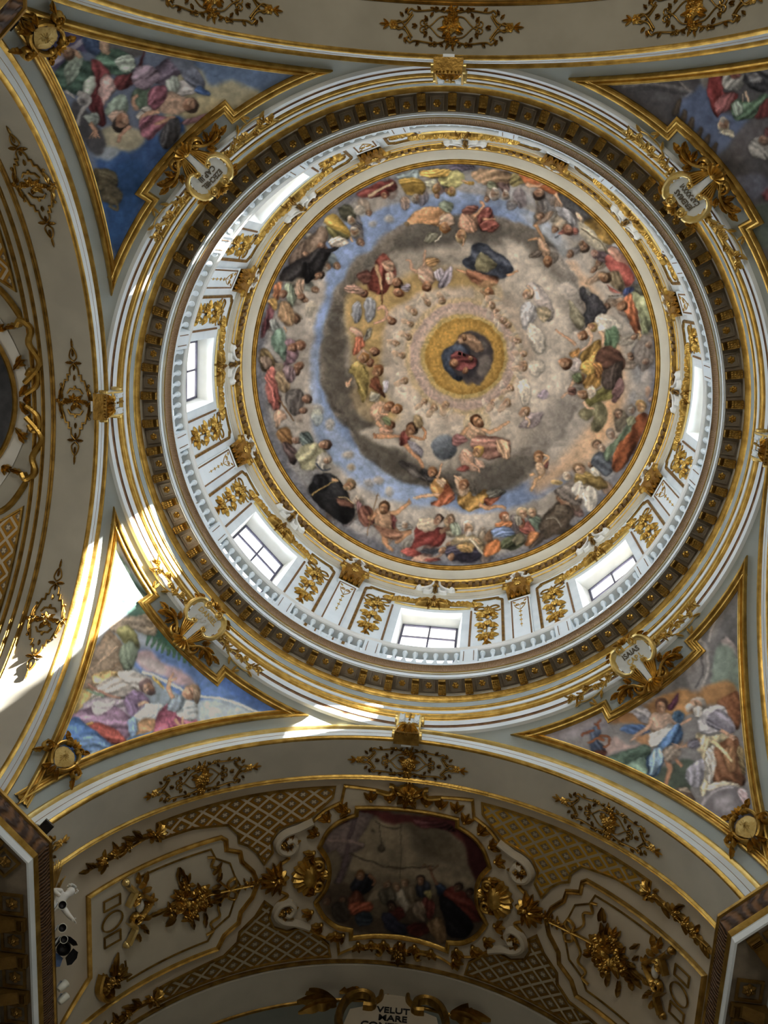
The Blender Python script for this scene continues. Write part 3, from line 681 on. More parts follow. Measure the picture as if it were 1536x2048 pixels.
# ================================================================== keystone brackets on the four axes
def keystone(th):
    R0 = 6.5; fk = fdrum(R0); t = thing('volute_bracket', 'x', 'bracket', mat=mdrum(th, R0, 20.0))
    prof = [(.82, .03), (.78, .20), (.66, .285), (.5, .27), (.32, .2), (.14, .18), (0, .215), (-.1, .25), (-.14, .12), (-.14, .02)]
    mb = MB()
    for s in (-1, 1):
        for x0, x1, d in ((.10, .235, 0.0), ):
            mb.grid([[fk(s*x, z, w+d-(.0 if i in (1, 2) else .03)) for z, w in prof] for i, x in enumerate((x0, x0+.02, x1-.02, x1))])
        mb.add([fk(s*.235, z, w-.03) for z, w in prof]+[fk(s*.235, z, -.02) for z, w in prof], [(k, k+1, k+11, k+10) for k in range(9)])
        for k in range(5): tube2(mb, [(s*.12, .42+.085*k), (s*.165, .36+.085*k), (s*.215, .42+.085*k)], .014, .03, fk, base=.24)
    mb.grid([[fk(x, z, w-.07) for z, w in prof] for x in (-.1, 0, .1)])
    mb.build('volute_body', 'white_stucco', t)
    mb = MB()
    for s in (-1, 1):
        mb.grid([[fk(s*x, z, w+.012) for z, w in prof[:-1]] for x in (.225, .245, .262)])
        c = spiral(.0, .0, .10, .03, -pi/2, 1.5)
        for zc_, rr in ((.66, .13), (-.02, .1)):
            rows = []
            for k, (a, b) in enumerate(c): rows.append([fk(s*(.262+o), zc_+b*rr/.1, .13+a*rr/.1+q) for o, q in ((0, 0), (.05, .0), (.05, .03), (0, .03))])
            mb.grid(rows, cv=True)
    mb.build('gilt_edge', 'gold_pale', t)
    mb = MB(); shell(mb, 0, .20, pi/2, .30, .07, fk, 7, 2.3, base=.17); dome(mb, 0, .2, .07, .1, fk, base=.18)
    for s in (-1, 1):
        leaf(mb, s*.02, .22, -pi/2+s*.95, .30, .085, .08, fk, 0, 3, -s*.3, .2); leaf(mb, s*.015, .2, -pi/2+s*.45, .36, .085, .09, fk, 0, 3, -s*.2, .21); leaf(mb, s*.06, .3, pi/2-s*1.2, .16, .05, .06, fk, 0, 2, 0, .19)
        for x in (.07, .14, .20): leaf(mb, s*x, -.03, -pi/2, .17, .045, .05, fk, 0, 2, 0, .225)
    leaf(mb, 0, .22, -pi/2, .42, .09, .11, fk, 0, 3, 0, .21); mb.build('acanthus_shell', 'gold', t)
    mb = MB(); box(mb, -.262, .262, -.165, -.135, 0, .27, fm=fk); mb.build('gilt_foot', 'gold_deep', t, smooth=False)
    mb = MB(); [dome(mb, 0, .58+.07*k, .028, .04, fk, 6, base=.2) for k in range(5)]; mb.build('bead_string', 'gold_deep', t); return t
k0_ = keystone(90)
for k, wh in enumerate(('choir arch, above the banquet painting', 'left arch', 'arch at the top edge', 'arch at the right edge')):
    o = k0_ if k == 0 else dup(k0_, mdrum(90+90*k, 6.5, 20.0)); o['label'] = 'white and gilt scroll bracket on the crown of the '+wh; o['group'] = 'scroll brackets on the arch crowns'
# ================================================================== lettering
def lettering(txt, size, fm, name, mat, parent, u0=0, v0=0, w=.0, arc=0.0, sx=1.0):
    c = bpy.data.curves.new('letters', 'FONT'); c.body = txt; c.size = size; c.align_x = 'CENTER'; c.align_y = 'CENTER'; c.extrude = .004; c.resolution_u = 3; c.offset = .003
    o = bpy.data.objects.new('letters', c); COL.objects.link(o); dg = bpy.context.evaluated_depsgraph_get()
    me = bpy.data.meshes.new_from_object(o.evaluated_get(dg)); bpy.data.objects.remove(o); me.name = name
    for v in me.vertices:
        x, y, z = v.co; x *= sx; v.co = fm(u0+x, v0+y-arc*x*x, w+z)
    me.materials.clear(); me.materials.append(MATS[mat]); r = bpy.data.objects.new(name, me); COL.objects.link(r); r.parent = parent; return r
# ================================================================== name cartouches over the pendentives
fs = fsph(45.3)
TAB = [(-.05, -.66), (-.055, -.45), (-.07, -.3), (-.13, -.22), (-.22, -.24), (-.33, -.2), (-.385, -.05), (-.36, .12), (-.27, .2), (-.14, .17), (0, .2), (.14, .17), (.27, .2), (.36, .12), (.385, -.05), (.33, -.2), (.22, -.24), (.13, -.22), (.07, -.3), (.055, -.45), (.05, -.66)]
def cartouche(th):
    t = thing('name_cartouche', 'x', 'cartouche', mat=msph(th, 45.3))
    fw = lambda u, v, w: fs(u, v, w+.20+.13*v)
    mb = MB(); fill(mb, TAB, .05, fw, w=.02); mb.build('tablet', 'white_stucco', t)
    mb = MB()
    for s in (-1, 1):
        tube2(mb, [(s*.12, -.16), (s*.17, -.25), (s*.27, -.29), (s*.4, -.2), (s*.455, -.03), (s*.42, .14), (s*.33, .25), (s*.24, .27)], .065, .10, fw, taper=(.6, 1.1))
        tube2(mb, [(s*x, y) for x, y in spiral(.15, -.2, .06, .015, 2.2, 1.2)], .025, .09, fw)
        tube2(mb, [(s*x, y) for x, y in spiral(.15, .25, .085, .02, -1.2, 1.4)], .03, .1, fw)
    mb.build('tablet_rim', 'gold_pale', t)
    mb = MB()
    for s in (-1, 1):   # fluted funnel below the tablet
        for k in range(5): tube2(mb, [(s*(.10+.055*k), -.26), (s*(.09+.035*k), -.45), (s*(.07+.01*k), -.64)], .028, .07, fw, taper=(1, .6))
    shell(mb, 0, -.62, -pi/2, .26, .12, fw, 7, 2.6, base=.03); dome(mb, 0, -.66, .09, .13, fw); mb.build('shell', 'gold', t); mb = MB(); shell(mb, 0, .27, pi/2, .17, .1, fw, 5, 2.7, base=.03)
    for s in (-1, 1): leaf(mb, s*.06, .3, pi/2-s*1.0, .2, .06, .08, fw, 0, 2); leaf(mb, s*.3, .27, pi/2-s*1.3, .2, .06, .07, fw, 0, 2, -s*.6); leaf(mb, s*.42, .2, -s*.1+(0 if s > 0 else pi), .14, .05, .06, fw)
    mb.build('top_leaf_crest', 'gold', t)
    for s in (-1, 1):
        mb = MB(); f2 = lambda u, v, w: fs(u, v, w+.10)
        tube2(mb, [(s*.06, -.68), (s*.2, -.66), (s*.36, -.5), (s*.56, -.46), (s*.74, -.52)], .045, .1, f2)
        tube2(mb, [(s*x, y) for x, y in spiral(.26, -.62, .13, .03, 1.0, -1.4)], .03, .09, f2)
        for a, L, x, y in ((.5, .28, .42, -.46), (-.2, .34, .5, -.5), (-.9, .22, .44, -.5), (.15, .26, .66, -.47), (-.6, .2, .66, -.52), (1.2, .2, .36, -.42)):
            leaf(mb, s*x, y, a if s > 0 else pi-a, L, .075, .09, f2, 0, 3, -s*.5)
        dome(mb, s*.26, -.62, .035, .1, f2); mb.build('acanthus_scroll', 'gold', t)
        mb = MB(); rr = random.Random(9); f3 = lambda u, v, w: fs(u, v, w+.05)
        path = catmull([(s*.48, .04), (s*.75, -.06), (s*1.05, -.02), (s*1.35, -.08), (s*1.6, -.05)], 5)
        tube2(mb, path[::3], .016, .05, f3, smooth=3)
        for i, p in enumerate(path):
            a = (0 if s > 0 else pi)+rr.uniform(-1.3, 1.3); leaf(mb, p[0], p[1], a, rr.uniform(.12, .2), .035, .06, f3, 0, 1, rr.uniform(-.6, .6))
            if i % 3 == 1: flower(mb, p[0]+rr.uniform(-.04, .04), p[1]+rr.uniform(-.06, .06), rr.uniform(.06, .09), .08, f3, 5)
        for x, y, a in ((.95, -.2, -.9), (1.2, -.26, -1.6), (1.45, -.2, -.4), (1.3, -.3, -2.2)): leaf(mb, s*x, y, a if s > 0 else pi-a, .17, .04, .05, f3, 0, 1)
        tube2(mb, [(s*.8, -.08), (s*1.0, -.2), (s*1.3, -.24), (s*1.5, -.2)], .012, .03, f3)
        mb.build('blossom_spray', 'gold_pale', t)
    return t
CART = [('southeast', 'ISAIAS', 'CAP.L', .4, 'ISAIAS'), ('southwest', 'DANIEL', 'CAP.II.', .4, 'DANIEL'), ('northwest', 'EZECHIEL', 'CAP.III', .33, 'EZECHIEL'), ('northeast', 'JEREMIAS', 'CAP.XXXVI', .33, 'JEREMIAS')]
for i, (d, l1, l2, sz, nm) in enumerate(CART):
    if i == 0: o = c0_ = cartouche(DIAG[d]); kids = list(o.children)
    else:
        o = c0_.copy(); COL.objects.link(o); o.matrix_world = msph(DIAG[d], 45.3)
        for ch in kids: c = ch.copy(); COL.objects.link(c); c.parent = o
    o['label'] = 'gilt scroll cartouche whose pale tablet reads '+l1+' '+l2; o['group'] = 'name cartouches of the pendentives'
    fw = lambda u, v, w: fs(u, v, w+.20+.13*v)
    lettering(l1, .145 if len(l1) > 6 else .155, fw, 'lettering', 'gold_pale' if i == 1 else 'ink', o, 0, .075, .03, .25, .78 if len(l1) > 6 else .95)
    lettering(l2, .135 if len(l2) > 7 else .15, fw, 'lettering', ('gold_pale', 'white_plaster', 'ink', 'ink')[i], o, 0, -.075, .03, .2, .72 if len(l2) > 7 else .95)
# ================================================================== pendentive fresco frames and corner shields
def ppath(half_only=False):
    """outline of a fresco in (azimuth from the diagonal, latitude): top edge with a stepped dip, sides parallel to the arches, tip at the bottom"""
    def side(lat, d=6.34):
        c = d/(RS*cos(radians(lat))); return 45-degrees(math.acos(min(1, c)))
    pts = []
    latv = 42.8
    lats = [latv-(latv-9.7)*k/26 for k in range(27)]
    right = [(-(-side(l)), l) for l in lats]; right = [(a, l) for a, l in right]
    av = right[0][0]
    top = [(-av+(av-8.4)*k/8, latv) for k in range(9)]+[(-8.4, 41.1)]+[(-8.4+16.8*k/8, 41.1) for k in range(1, 9)]+[(8.4, latv)]+[(8.4+(av-8.4)*k/8, latv) for k in range(1, 9)]
    left = [(-a, l) for a, l in lats and right][::-1]
    return top+right[1:]+left[1:-1]
PP = ppath()
# work in true metres on the sphere around latitude 30: u = azimuth arc at that latitude row, v = latitude arc
f30 = fsph(30.0)
def al2uv(a, l): return (RS*cos(radians(l))*radians(a), RS*radians(l-30.0))
PUV = [al2uv(a, l) for a, l in PP]
def offs(path, d):
    P = np.asarray(path, float); n = len(P); out = []
    for i in range(n):
        a = P[i]-P[i-1]; b = P[(i+1) % n]-P[i]; a /= np.linalg.norm(a)+1e-9; b /= np.linalg.norm(b)+1e-9
        na = np.array([-a[1], a[0]]); nb = np.array([-b[1], b[0]]); m = na+nb; m /= np.linalg.norm(m)+1e-9
        out.append(P[i]+m*d/max(.25, m @ nb))
    return np.array(out)
PIN = offs(PUV, -.17)   # painted area (path runs clockwise)
if np.abs(PIN[:, 0]).max() > np.abs(np.array(PUV)[:, 0]).max(): PIN = offs(PUV, .17); SGN = 1
else: SGN = -1
PIN = np.array([p for p in PIN if p[1] > al2uv(0, 11.2)[1]])
FRAMES = {}
prof = [(SGN*o, h) for o, h in [(0, 0), (0, .05), (.02, .085), (.05, .09), (.075, .05), (.10, .045), (.115, .07), (.14, .075), (.16, .04), (.19, .03), (.19, 0)]]
WHO = {'southeast': 'winged angel touching the lips of a bearded prophet', 'southwest': 'crowned king kneeling before a young man', 'northwest': 'robed prophet with a scroll among clouds', 'northeast': 'red-cloaked prophet under stone vaults'}
fr0 = None
for d, th in DIAG.items():
    t = thing('pendentive_fresco', 'triangular gilt-framed fresco of a '+WHO[d], 'fresco', mat=msph(th, 30.0)); FRAMES[d] = t
    if fr0 is None:
        mb = MB(); sweep2(mb, PUV, prof, f30, closed=True); fr0 = mb.build('gilt_frame', 'gold', t, sharp=50); fr = fr0
    else: fr = fr0.copy(); COL.objects.link(fr); fr.parent = t
def shield(th):
    f = fsph(18.6); t = thing('corner_shield', 'x', 'shield', mat=msph(th, 18.6)); fq = lambda u, v, w: f(u*.72, v*.72, w*.8+.10)
    mb = MB(); rows = []
    def esc(a): return .25*cos(a)*(1+.16*cos(2*a)+.05*cos(6*a)), .31*sin(a)*(1+.10*sin(3*a))+.02
    for i in range(6):
        e = i/5; rows.append([fq(esc(2*pi*k/28)[0]*(1-e), esc(2*pi*k/28)[1]*(1-e), .03+.05*(1-(1-e)**2)+.012*sin(7*e+3*k)) for k in range(28)])
    mb.grid(rows, cv=True); mb.build('shield_boss', 'gold_matt', t)
    mb = MB()
    for s in (-1, 1):
        tube2(mb, [(s*.05, .42), (s*.22, .38), (s*.33, .2), (s*.34, -.05), (s*.24, -.28), (s*.1, -.4)], .055, .12, fq)
        tube2(mb, [(s*x, y) for x, y in spiral(.2, .42, .11, .03, 0, 1.3)], .035, .12, fq)
        tube2(mb, [(s*x, y) for x, y in spiral(.5, -.12, .15, .04, pi*.9, -1.5)], .04, .14, fq); tube2(mb, [(s*.3, .05), (s*.42, .06), (s*.62, -.02)], .04, .12, fq)
        leaf(mb, s*.55, -.25, -pi/2+s*.3, .3, .08, .1, fq, 0, 3, s*.6); leaf(mb, s*.25, .45, pi/2-s*.5, .24, .08, .1, fq, 0, 2, -s*.6); leaf(mb, s*.1, -.4, -pi/2+s*.5, .26, .08, .1, fq, 0, 3, s*.5)
    shell(mb, 0, .36, pi/2, .26, .14, fq, 5, 2.2); leaf(mb, 0, -.36, -pi/2, .34, .1, .12, fq, 0, 3)
    mb.build('scroll_frame', 'gold', t); return t
s0_ = shield(45)
for i, (d, w_) in enumerate((('southeast', 'ISAIAS'), ('southwest', 'DANIEL'), ('northwest', 'EZECHIEL'))):
    o = s0_ if i == 0 else dup(s0_, msph(DIAG[d], 18.6)); o['label'] = 'bulging gilt shield at the foot of the fresco under the %s cartouche' % w_; o['group'] = 'gilt shields at the pendentive feet'
# ================================================================== ornaments on the arch soffits
fo = lambda u, v, w: fsof(RA)(u, v, w+.006)
def scroll_orn(arm, phi, y0):     # choir and top arches: vine scroll lozenge
    t = thing('vine_ornament', 'x', 'ornament', mat=msof(arm, phi, y0))
    mb = MB(); bunch(mb, 0, 0, .2, .1, fo, 21, 9, 0, 8)
    for s in (-1, 1): bunch(mb, 0, s*.24, .12, .07, fo, 22, 6, 0, 6)
    mb.build('rosette', 'gold', t)
    mb = MB()
    for s in (-1, 1):
        for q in (-1, 1):
            tube2(mb, [(s*.12, q*.24), (s*.3, q*.27), (s*.62, q*.24), (s*.72, q*.27), (s*.78, q*.2), (s*.70, q*.17)], .016, .03, fo)
            tube2(mb, [(s*.7, q*.22), (s*.8, q*.08), (s*.95, q*.03), (s*1.08, 0)], .015, .03, fo); tube2(mb, [(s*.68, q*.18), (s*.82, q*.0), (s*.92, -q*.07), (s*1.0, -q*.03)], .014, .03, fo)
            tube2(mb, [(0, q*.17), (s*.2, q*.16), (s*.36, q*.02), (s*.5, -q*.06)], .012, .025, fo)
            tube2(mb, [(s*x, q*y) for x, y in spiral(.5, .06, .07, .02, pi, 1.1)], .012, .025, fo)
            for x, y, a in ((.3, .27, .4), (.2, .26, 2.5), (.55, .25, .8), (.42, .1, .9), (.6, .0, 0.3), (.85, .14, .8), (.82, .2, 2.0), (.38, .16, 2.2)):
                leaf(mb, s*x, q*y, (a*q if s > 0 else pi-a*q), .1, .035, .04, fo, 0, 2)
            flower(mb, s*.45, q*.11, .04, .035, fo, 5); flower(mb, s*.28, q*.28, .05, .05, fo, 5)
    mb.build('vine_scroll', 'gold_deep', t)
    for s in (-1, 1):
        mb = MB(); flower(mb, s*1.02, 0, .085, .05, fo, 6)
        for a in (-.7, 0, .7): leaf(mb, s*1.1, 0, a if s > 0 else pi-a, .13 if a else .17, .035, .04, fo, 0, 1)
        mb.build('leaf_tip', 'gold', t)
    return t
def strap_orn(arm, phi, y0):      # left arch: angular strapwork lozenge
    t = thing('strapwork_ornament', 'x', 'ornament', mat=msof(arm, phi, y0))
    mb = MB(); bunch(mb, 0, 0, .16, .09, fo, 23, 8, 0, 8); leaf(mb, 0, .1, pi/2, .16, .06, .05, fo); leaf(mb, 0, -.1, -pi/2, .16, .06, .05, fo); mb.build('rosette', 'gold', t)
    mb = MB(); pr = [(-.018, 0), (-.012, .03), (.012, .03), (.018, 0)]
    for s in (-1, 1):
        for q in (-1, 1):
            sweep2(mb, [(s*.22, q*.25), (s*.42, q*.2), (s*.42, q*.14), (s*.53, q*.14), (s*.53, q*.08)], pr, fo)
            tube2(mb, [(s*.53, q*.09), (s*.66, q*.08), (s*.76, 0)], .015, .03, fo); tube2(mb, [(s*.8, 0), (s*.88, q*.07), (s*1.0, q*.05), (s*1.08, 0)], .013, .03, fo)
            sweep2(mb, [(s*.16, q*.16), (s*.25, q*.1), (s*.25, q*.02), (s*.32, 0)], pr, fo)
            leaf(mb, s*.77, q*.02, q*pi/2, .15, .04, .04, fo); tube2(mb, [(0, q*.34), (s*.12, q*.32), (s*.24, q*.25), (s*.32, q*.28)], .02, .04, fo)
            dome(mb, s*.33, q*.28, .03, .04, fo)
        leaf(mb, s*.42, 0, 0 if s > 0 else pi, .12, .035, .04, fo); leaf(mb, s*.9, 0, 0 if s > 0 else pi, .14, .03, .035, fo); leaf(mb, s*1.06, 0, 0 if s > 0 else pi, .2, .028, .03, fo); leaf(mb, s*.62, 0, 0 if s > 0 else pi, .12, .03, .03, fo)
    mb.build('strap_band', 'gold_deep', t)
    for q in (-1, 1):
        mb = MB(); bunch(mb, 0, q*.28, .11, .07, fo, 24, 6, 0, 6)
        for s in (-1, 1): leaf(mb, s*.05, q*.3, 0 if s > 0 else pi, .26, .05, .06, fo, 0, 2, s*q*-.3)
        mb.build('side_bunch', 'gold', t)
    return t
def orns(fn, arm, y0, items, grp):
    first = None
    for phi, lab in items:
        if first is None: o = first = fn(arm, phi, y0)
        else: o = dup(first, msof(arm, phi, y0))
        o['label'] = lab; o['group'] = grp
orns(scroll_orn, 'south', 7.04, [(0.5, 'gilt vine ornament on the choir arch soffit straight above the banquet painting'), (-41.5, 'gilt vine ornament on the choir arch soffit towards the white angel statue'), (42.5, 'gilt vine ornament on the choir arch soffit beside the gold-edged lattice panel'), (-82.5, 'gilt vine tip peeping over the dark cornice with the black floodlight'), (84, 'gilt vine tip peeping over the dark cornice at the lower right')], 'vine ornaments of the choir arch')
orns(scroll_orn, 'north', 7.04, [(0, 'gilt vine ornament on the top arch soffit above the scroll bracket'), (41, 'gilt vine ornament at the top edge over the fresco with the scroll prophet'), (-41, 'gilt vine ornament at the top right over the JEREMIAS fresco')], 'vine ornaments of the top arch')
orns(strap_orn, 'west', 6.98, [(-.3, 'gilt strapwork lozenge on the left arch soffit beside the scroll bracket'), (-42.2, 'gilt strapwork lozenge on the left arch soffit beside the EZECHIEL fresco'), (42.5, 'sunlit gilt strapwork lozenge on the left arch soffit beside the DANIEL fresco')], 'strapwork ornaments of the left arch')
# ================================================================== fresco painter
# The figures are painted on a numpy sheet that is then laid on the real surfaces as vertex colour.
SHEET = np.zeros((2048, 1536, 3), np.float32)
YY, XX = np.mgrid[0:2048, 0:1536].astype(np.float32)
def vnoise(shape, cell, seed):
    r = np.random.RandomState(seed); h, w = shape; gh, gw = int(h/cell)+3, int(w/cell)+3
    g = r.rand(gh, gw).astype(np.float32); y = np.arange(h)/cell; x = np.arange(w)/cell
    y0 = y.astype(int); x0 = x.astype(int); fy = (y-y0)[:, None]; fx = (x-x0)[None, :]
    fy = fy*fy*(3-2*fy); fx = fx*fx*(3-2*fx)
    a = g[y0][:, x0]; b = g[y0][:, x0+1]; c = g[y0+1][:, x0]; d = g[y0+1][:, x0+1]
    return (a*(1-fx)+b*fx)*(1-fy)+(c*(1-fx)+d*fx)*fy
N64 = vnoise((2048, 1536), 64, 1); N24 = vnoise((2048, 1536), 24, 2); N9 = vnoise((2048, 1536), 9, 3); N4 = vnoise((2048, 1536), 4, 4); N2 = vnoise((2048, 1536), 2, 5)
CTX = [0., 0., 1.]
def C(ox, oy, s): CTX[0], CTX[1], CTX[2] = ox, oy, 10.0/s
def T(s):
    v = [float(x) for x in s.split()]; return np.array([(CTX[0]+v[i]*CTX[2], CTX[1]+v[i+1]*CTX[2]) for i in range(0, len(v), 2)])
def hexc(h): return np.array([int(h[i:i+2], 16)/255 for i in (0, 2, 4)], np.float32)
def blur(m, r):
    r = int(r)
    if r < 1: return m
    for ax in (0, 1):
        p = np.concatenate([np.repeat(m.take([0], ax), r+1, ax), m, np.repeat(m.take([-1], ax), r, ax)], ax); c = np.cumsum(p, ax, dtype=np.float64)
        n = m.shape[ax]; m = ((c.take(range(2*r+1, 2*r+1+n), ax)-c.take(range(0, n), ax))/(2*r+1)).astype(np.float32)
    return m
def mask(P, pad):
    x0, y0 = np.floor(P.min(0)-pad).astype(int); x1, y1 = np.ceil(P.max(0)+pad).astype(int)
    x0, y0 = max(x0, 0), max(y0, 0); x1, y1 = min(x1, 1535), min(y1, 2047)
    if x1-x0 < 2 or y1-y0 < 2: return None
    sl = (slice(y0, y1+1), slice(x0, x1+1)); X = XX[sl]; Y = YY[sl]; c = np.zeros(X.shape, bool); j = len(P)-1
    for i in range(len(P)):
        xi, yi = P[i]; xj, yj = P[j]
        if yi != yj: c ^= ((yi > Y) != (yj > Y)) & (X < (xj-xi)*(Y-yi)/(yj-yi)+xi)
        j = i
    return sl, c.astype(np.float32)
def put(sl, m, col): SHEET[sl] = SHEET[sl]*(1-m[..., None])+col*m[..., None]
def b(col, soft, s, a=1.0, sm=True, n=.10):
    """soft patch of cloud or sky"""
    P = catmull(T(s), 5, True) if sm else T(s); r = mask(P, soft*2+2)
    if r is None: return
    sl, m = r; m = blur(blur(m, soft), max(1, soft//2))
    q = 1+n*((N64[sl]-.5)+.9*(N24[sl]-.5)+.5*(N9[sl]-.5))*2; m2 = np.clip(m+(N24[sl]-.5)*.5*m*(1-m)*4, 0, 1)*a
    put(sl, m2, hexc(col)*q[..., None])
def f(col, s, fold=.32, sm=True, a=1.0):
    """drapery or body with folds and a rounded, darker rim"""
    P = catmull(T(s), 4, True) if sm else T(s); r = mask(P, 9)
    if r is None: return
    sl, m = r; sz = min(np.ptp(P[:, 0]), np.ptp(P[:, 1])); X = XX[sl]-P[:, 0].mean(); Y = YY[sl]-P[:, 1].mean()
    cv = np.cov((P-P.mean(0)).T); ev, U = np.linalg.eigh(cv); d = U[:, 1]; u = X*d[0]+Y*d[1]; v = -X*d[1]+Y*d[0]
    wl = max(5.0, sz*.40); o1 = abs(P[0, 0]*13.7+P[0, 1]*7.3)
    def streak(kv, ku): return N9[((v*kv*9/wl+o1) % 2000).astype(int), ((u*ku*9/wl+v*.5+o1*1.7) % 1500).astype(int)]-.5
    bend = u*u/max(sz*4, 8)*(1 if int(o1) % 2 else -1)+u*(.35 if int(o1) % 3 else -.35)
    fo = .40*np.sin((v+bend+wl*1.5*streak(.45, .25))*6.283/wl+o1)+1.35*streak(1.3, .35)+.6*streak(3.2, .6)
    m = np.clip((blur(m, 2)+.34*(N9[sl]-.5)+.30*(N4[sl]-.5)-.5)*2.6+.5, 0, 1)*(blur(m, 2) > .12)
    inn = blur(blur(m, max(1, sz*.10)), max(1, sz*.10)); lit = (-.5*X-.6*Y)/max(sz, 4)
    sh = 1.02+fold*1.15*fo+.34*np.clip(lit, -.8, .8)+.50*np.clip(inn-.80, -.5, .2)+.20*(N4[sl]-.5)
    base = hexc(col); g_ = base @ np.array([.3, .55, .15], np.float32); base = (base*.80+g_*.2)*.96
    c = base[None, None]*np.clip(sh, .34, 1.7)[..., None]; c = c+np.clip(sh-1.2, 0, 1)[..., None]*.22*(.85-c)
    sh2 = blur(blur(m, 4), 3)*.25*a; SHEET[sl] *= (1-sh2*(1-m))[..., None]
    put(sl, np.clip(blur(m, 1), 0, 1)*a, c)
def l(col, w0, w1, s, a=1.0):
    """limb, staff or stroke with taper"""
    P = catmull(T(s), 4); k = CTX[2]; n = len(P); A, B = [], []
    for i in range(n):
        t = P[min(i+1, n-1)]-P[max(i-1, 0)]; t = t/(np.linalg.norm(t)+1e-6); nn = np.array([-t[1], t[0]])*(w0+(w1-w0)*i/(n-1))*k*.5
        A.append(P[i]+nn); B.append(P[i]-nn)
    r = mask(np.array(A+B[::-1]), 3)
    if r is None: return
    sl, m = r; inn = blur(m, max(1, w0*k*.3)); c = hexc(col)[None, None]*(.72+.42*inn+.16*(N4[sl]-.5))[..., None]
    put(sl, np.clip(blur(m, 1)*1.15, 0, 1)*a, c)
def ell(col, x, y, rx, ry, ang=0, soft=1, a=1.0, shade=.3):
    t = np.linspace(0, 2*pi, 22)[:-1]; k = CTX[2]; c, s_ = cos(ang), sin(ang); px, py = CTX[0]+x*k, CTX[1]+y*k
    P = np.stack([px+k*(rx*np.cos(t)*c-ry*np.sin(t)*s_), py+k*(rx*np.cos(t)*s_+ry*np.sin(t)*c)], 1); r = mask(P, soft*2+2)
    if r is None: return
    sl, m = r; lit = (-(XX[sl]-px)*.5-(YY[sl]-py)*.8)/(k*max(rx, ry)); q = 1+shade*np.clip(lit, -1, 1)+.14*(N4[sl]-.5)
    put(sl, np.clip(blur(m, soft), 0, 1)*a, hexc(col)[None, None]*q[..., None])
def h(x, y, r, skin='a8846a', hair='5a4434', ang=-1.57, beard=None):
    """a head: hair, face turned towards ang+pi, brow/eye/mouth marks"""
    c, s_ = cos(ang), sin(ang)
    ell('2c2420', x, y, r*1.2, r*1.15, ang, 2, .16, 0)
    ell(hair, x+c*r*.22, y+s_*r*.22, r*.92, r*.92, ang, 1, 1, .45)
    ell(skin, x-c*r*.2, y-s_*r*.2, r*.82, r*.68, ang, 1, 1, .25)
    if beard: ell(beard, x-c*r*.78, y-s_*r*.78, r*.46, r*.5, ang)
    d = 1 if (x*7+y*3) % 2 < 1 else -1
    ell('6a4634', x-c*r*.2-s_*r*.38*d, y-s_*r*.2+c*r*.38*d, r*.72, r*.3, ang, 1, .5, .1)      # shaded cheek
    ell('3e2e26', x+c*r*.02+s_*r*.1*d, y+s_*r*.02-c*r*.1*d, r*.12, r*.5, ang, 1, .5, 0)       # brow
    ell('d0ae92', x-c*r*.28+s_*r*.16*d, y-s_*r*.28-c*r*.16*d, r*.26, r*.14, ang, 1, .5, 0)     # lit nose and cheek
    if not beard: ell('7c4a3c', x-c*r*.62, y-s_*r*.62, r*.09, r*.2, ang, 1, .4, 0)
def put_fig(x, y, r, col, skin, hair, ang, n=1):   # small cherub: head, body, wings
    c, s_ = cos(ang), sin(ang)
    for q in (-1, 1): ell(col, x-c*r*1.5-s_*r*1.5*q, y-s_*r*1.5+c*r*1.5*q, r*1.5, r*.6, ang+.9*q, 1, .7)
    ell(skin, x-c*r*1.6, y-s_*r*1.6, r*1.3, r*.8, ang, 1, .85); h(x, y, r, skin, hair, ang)
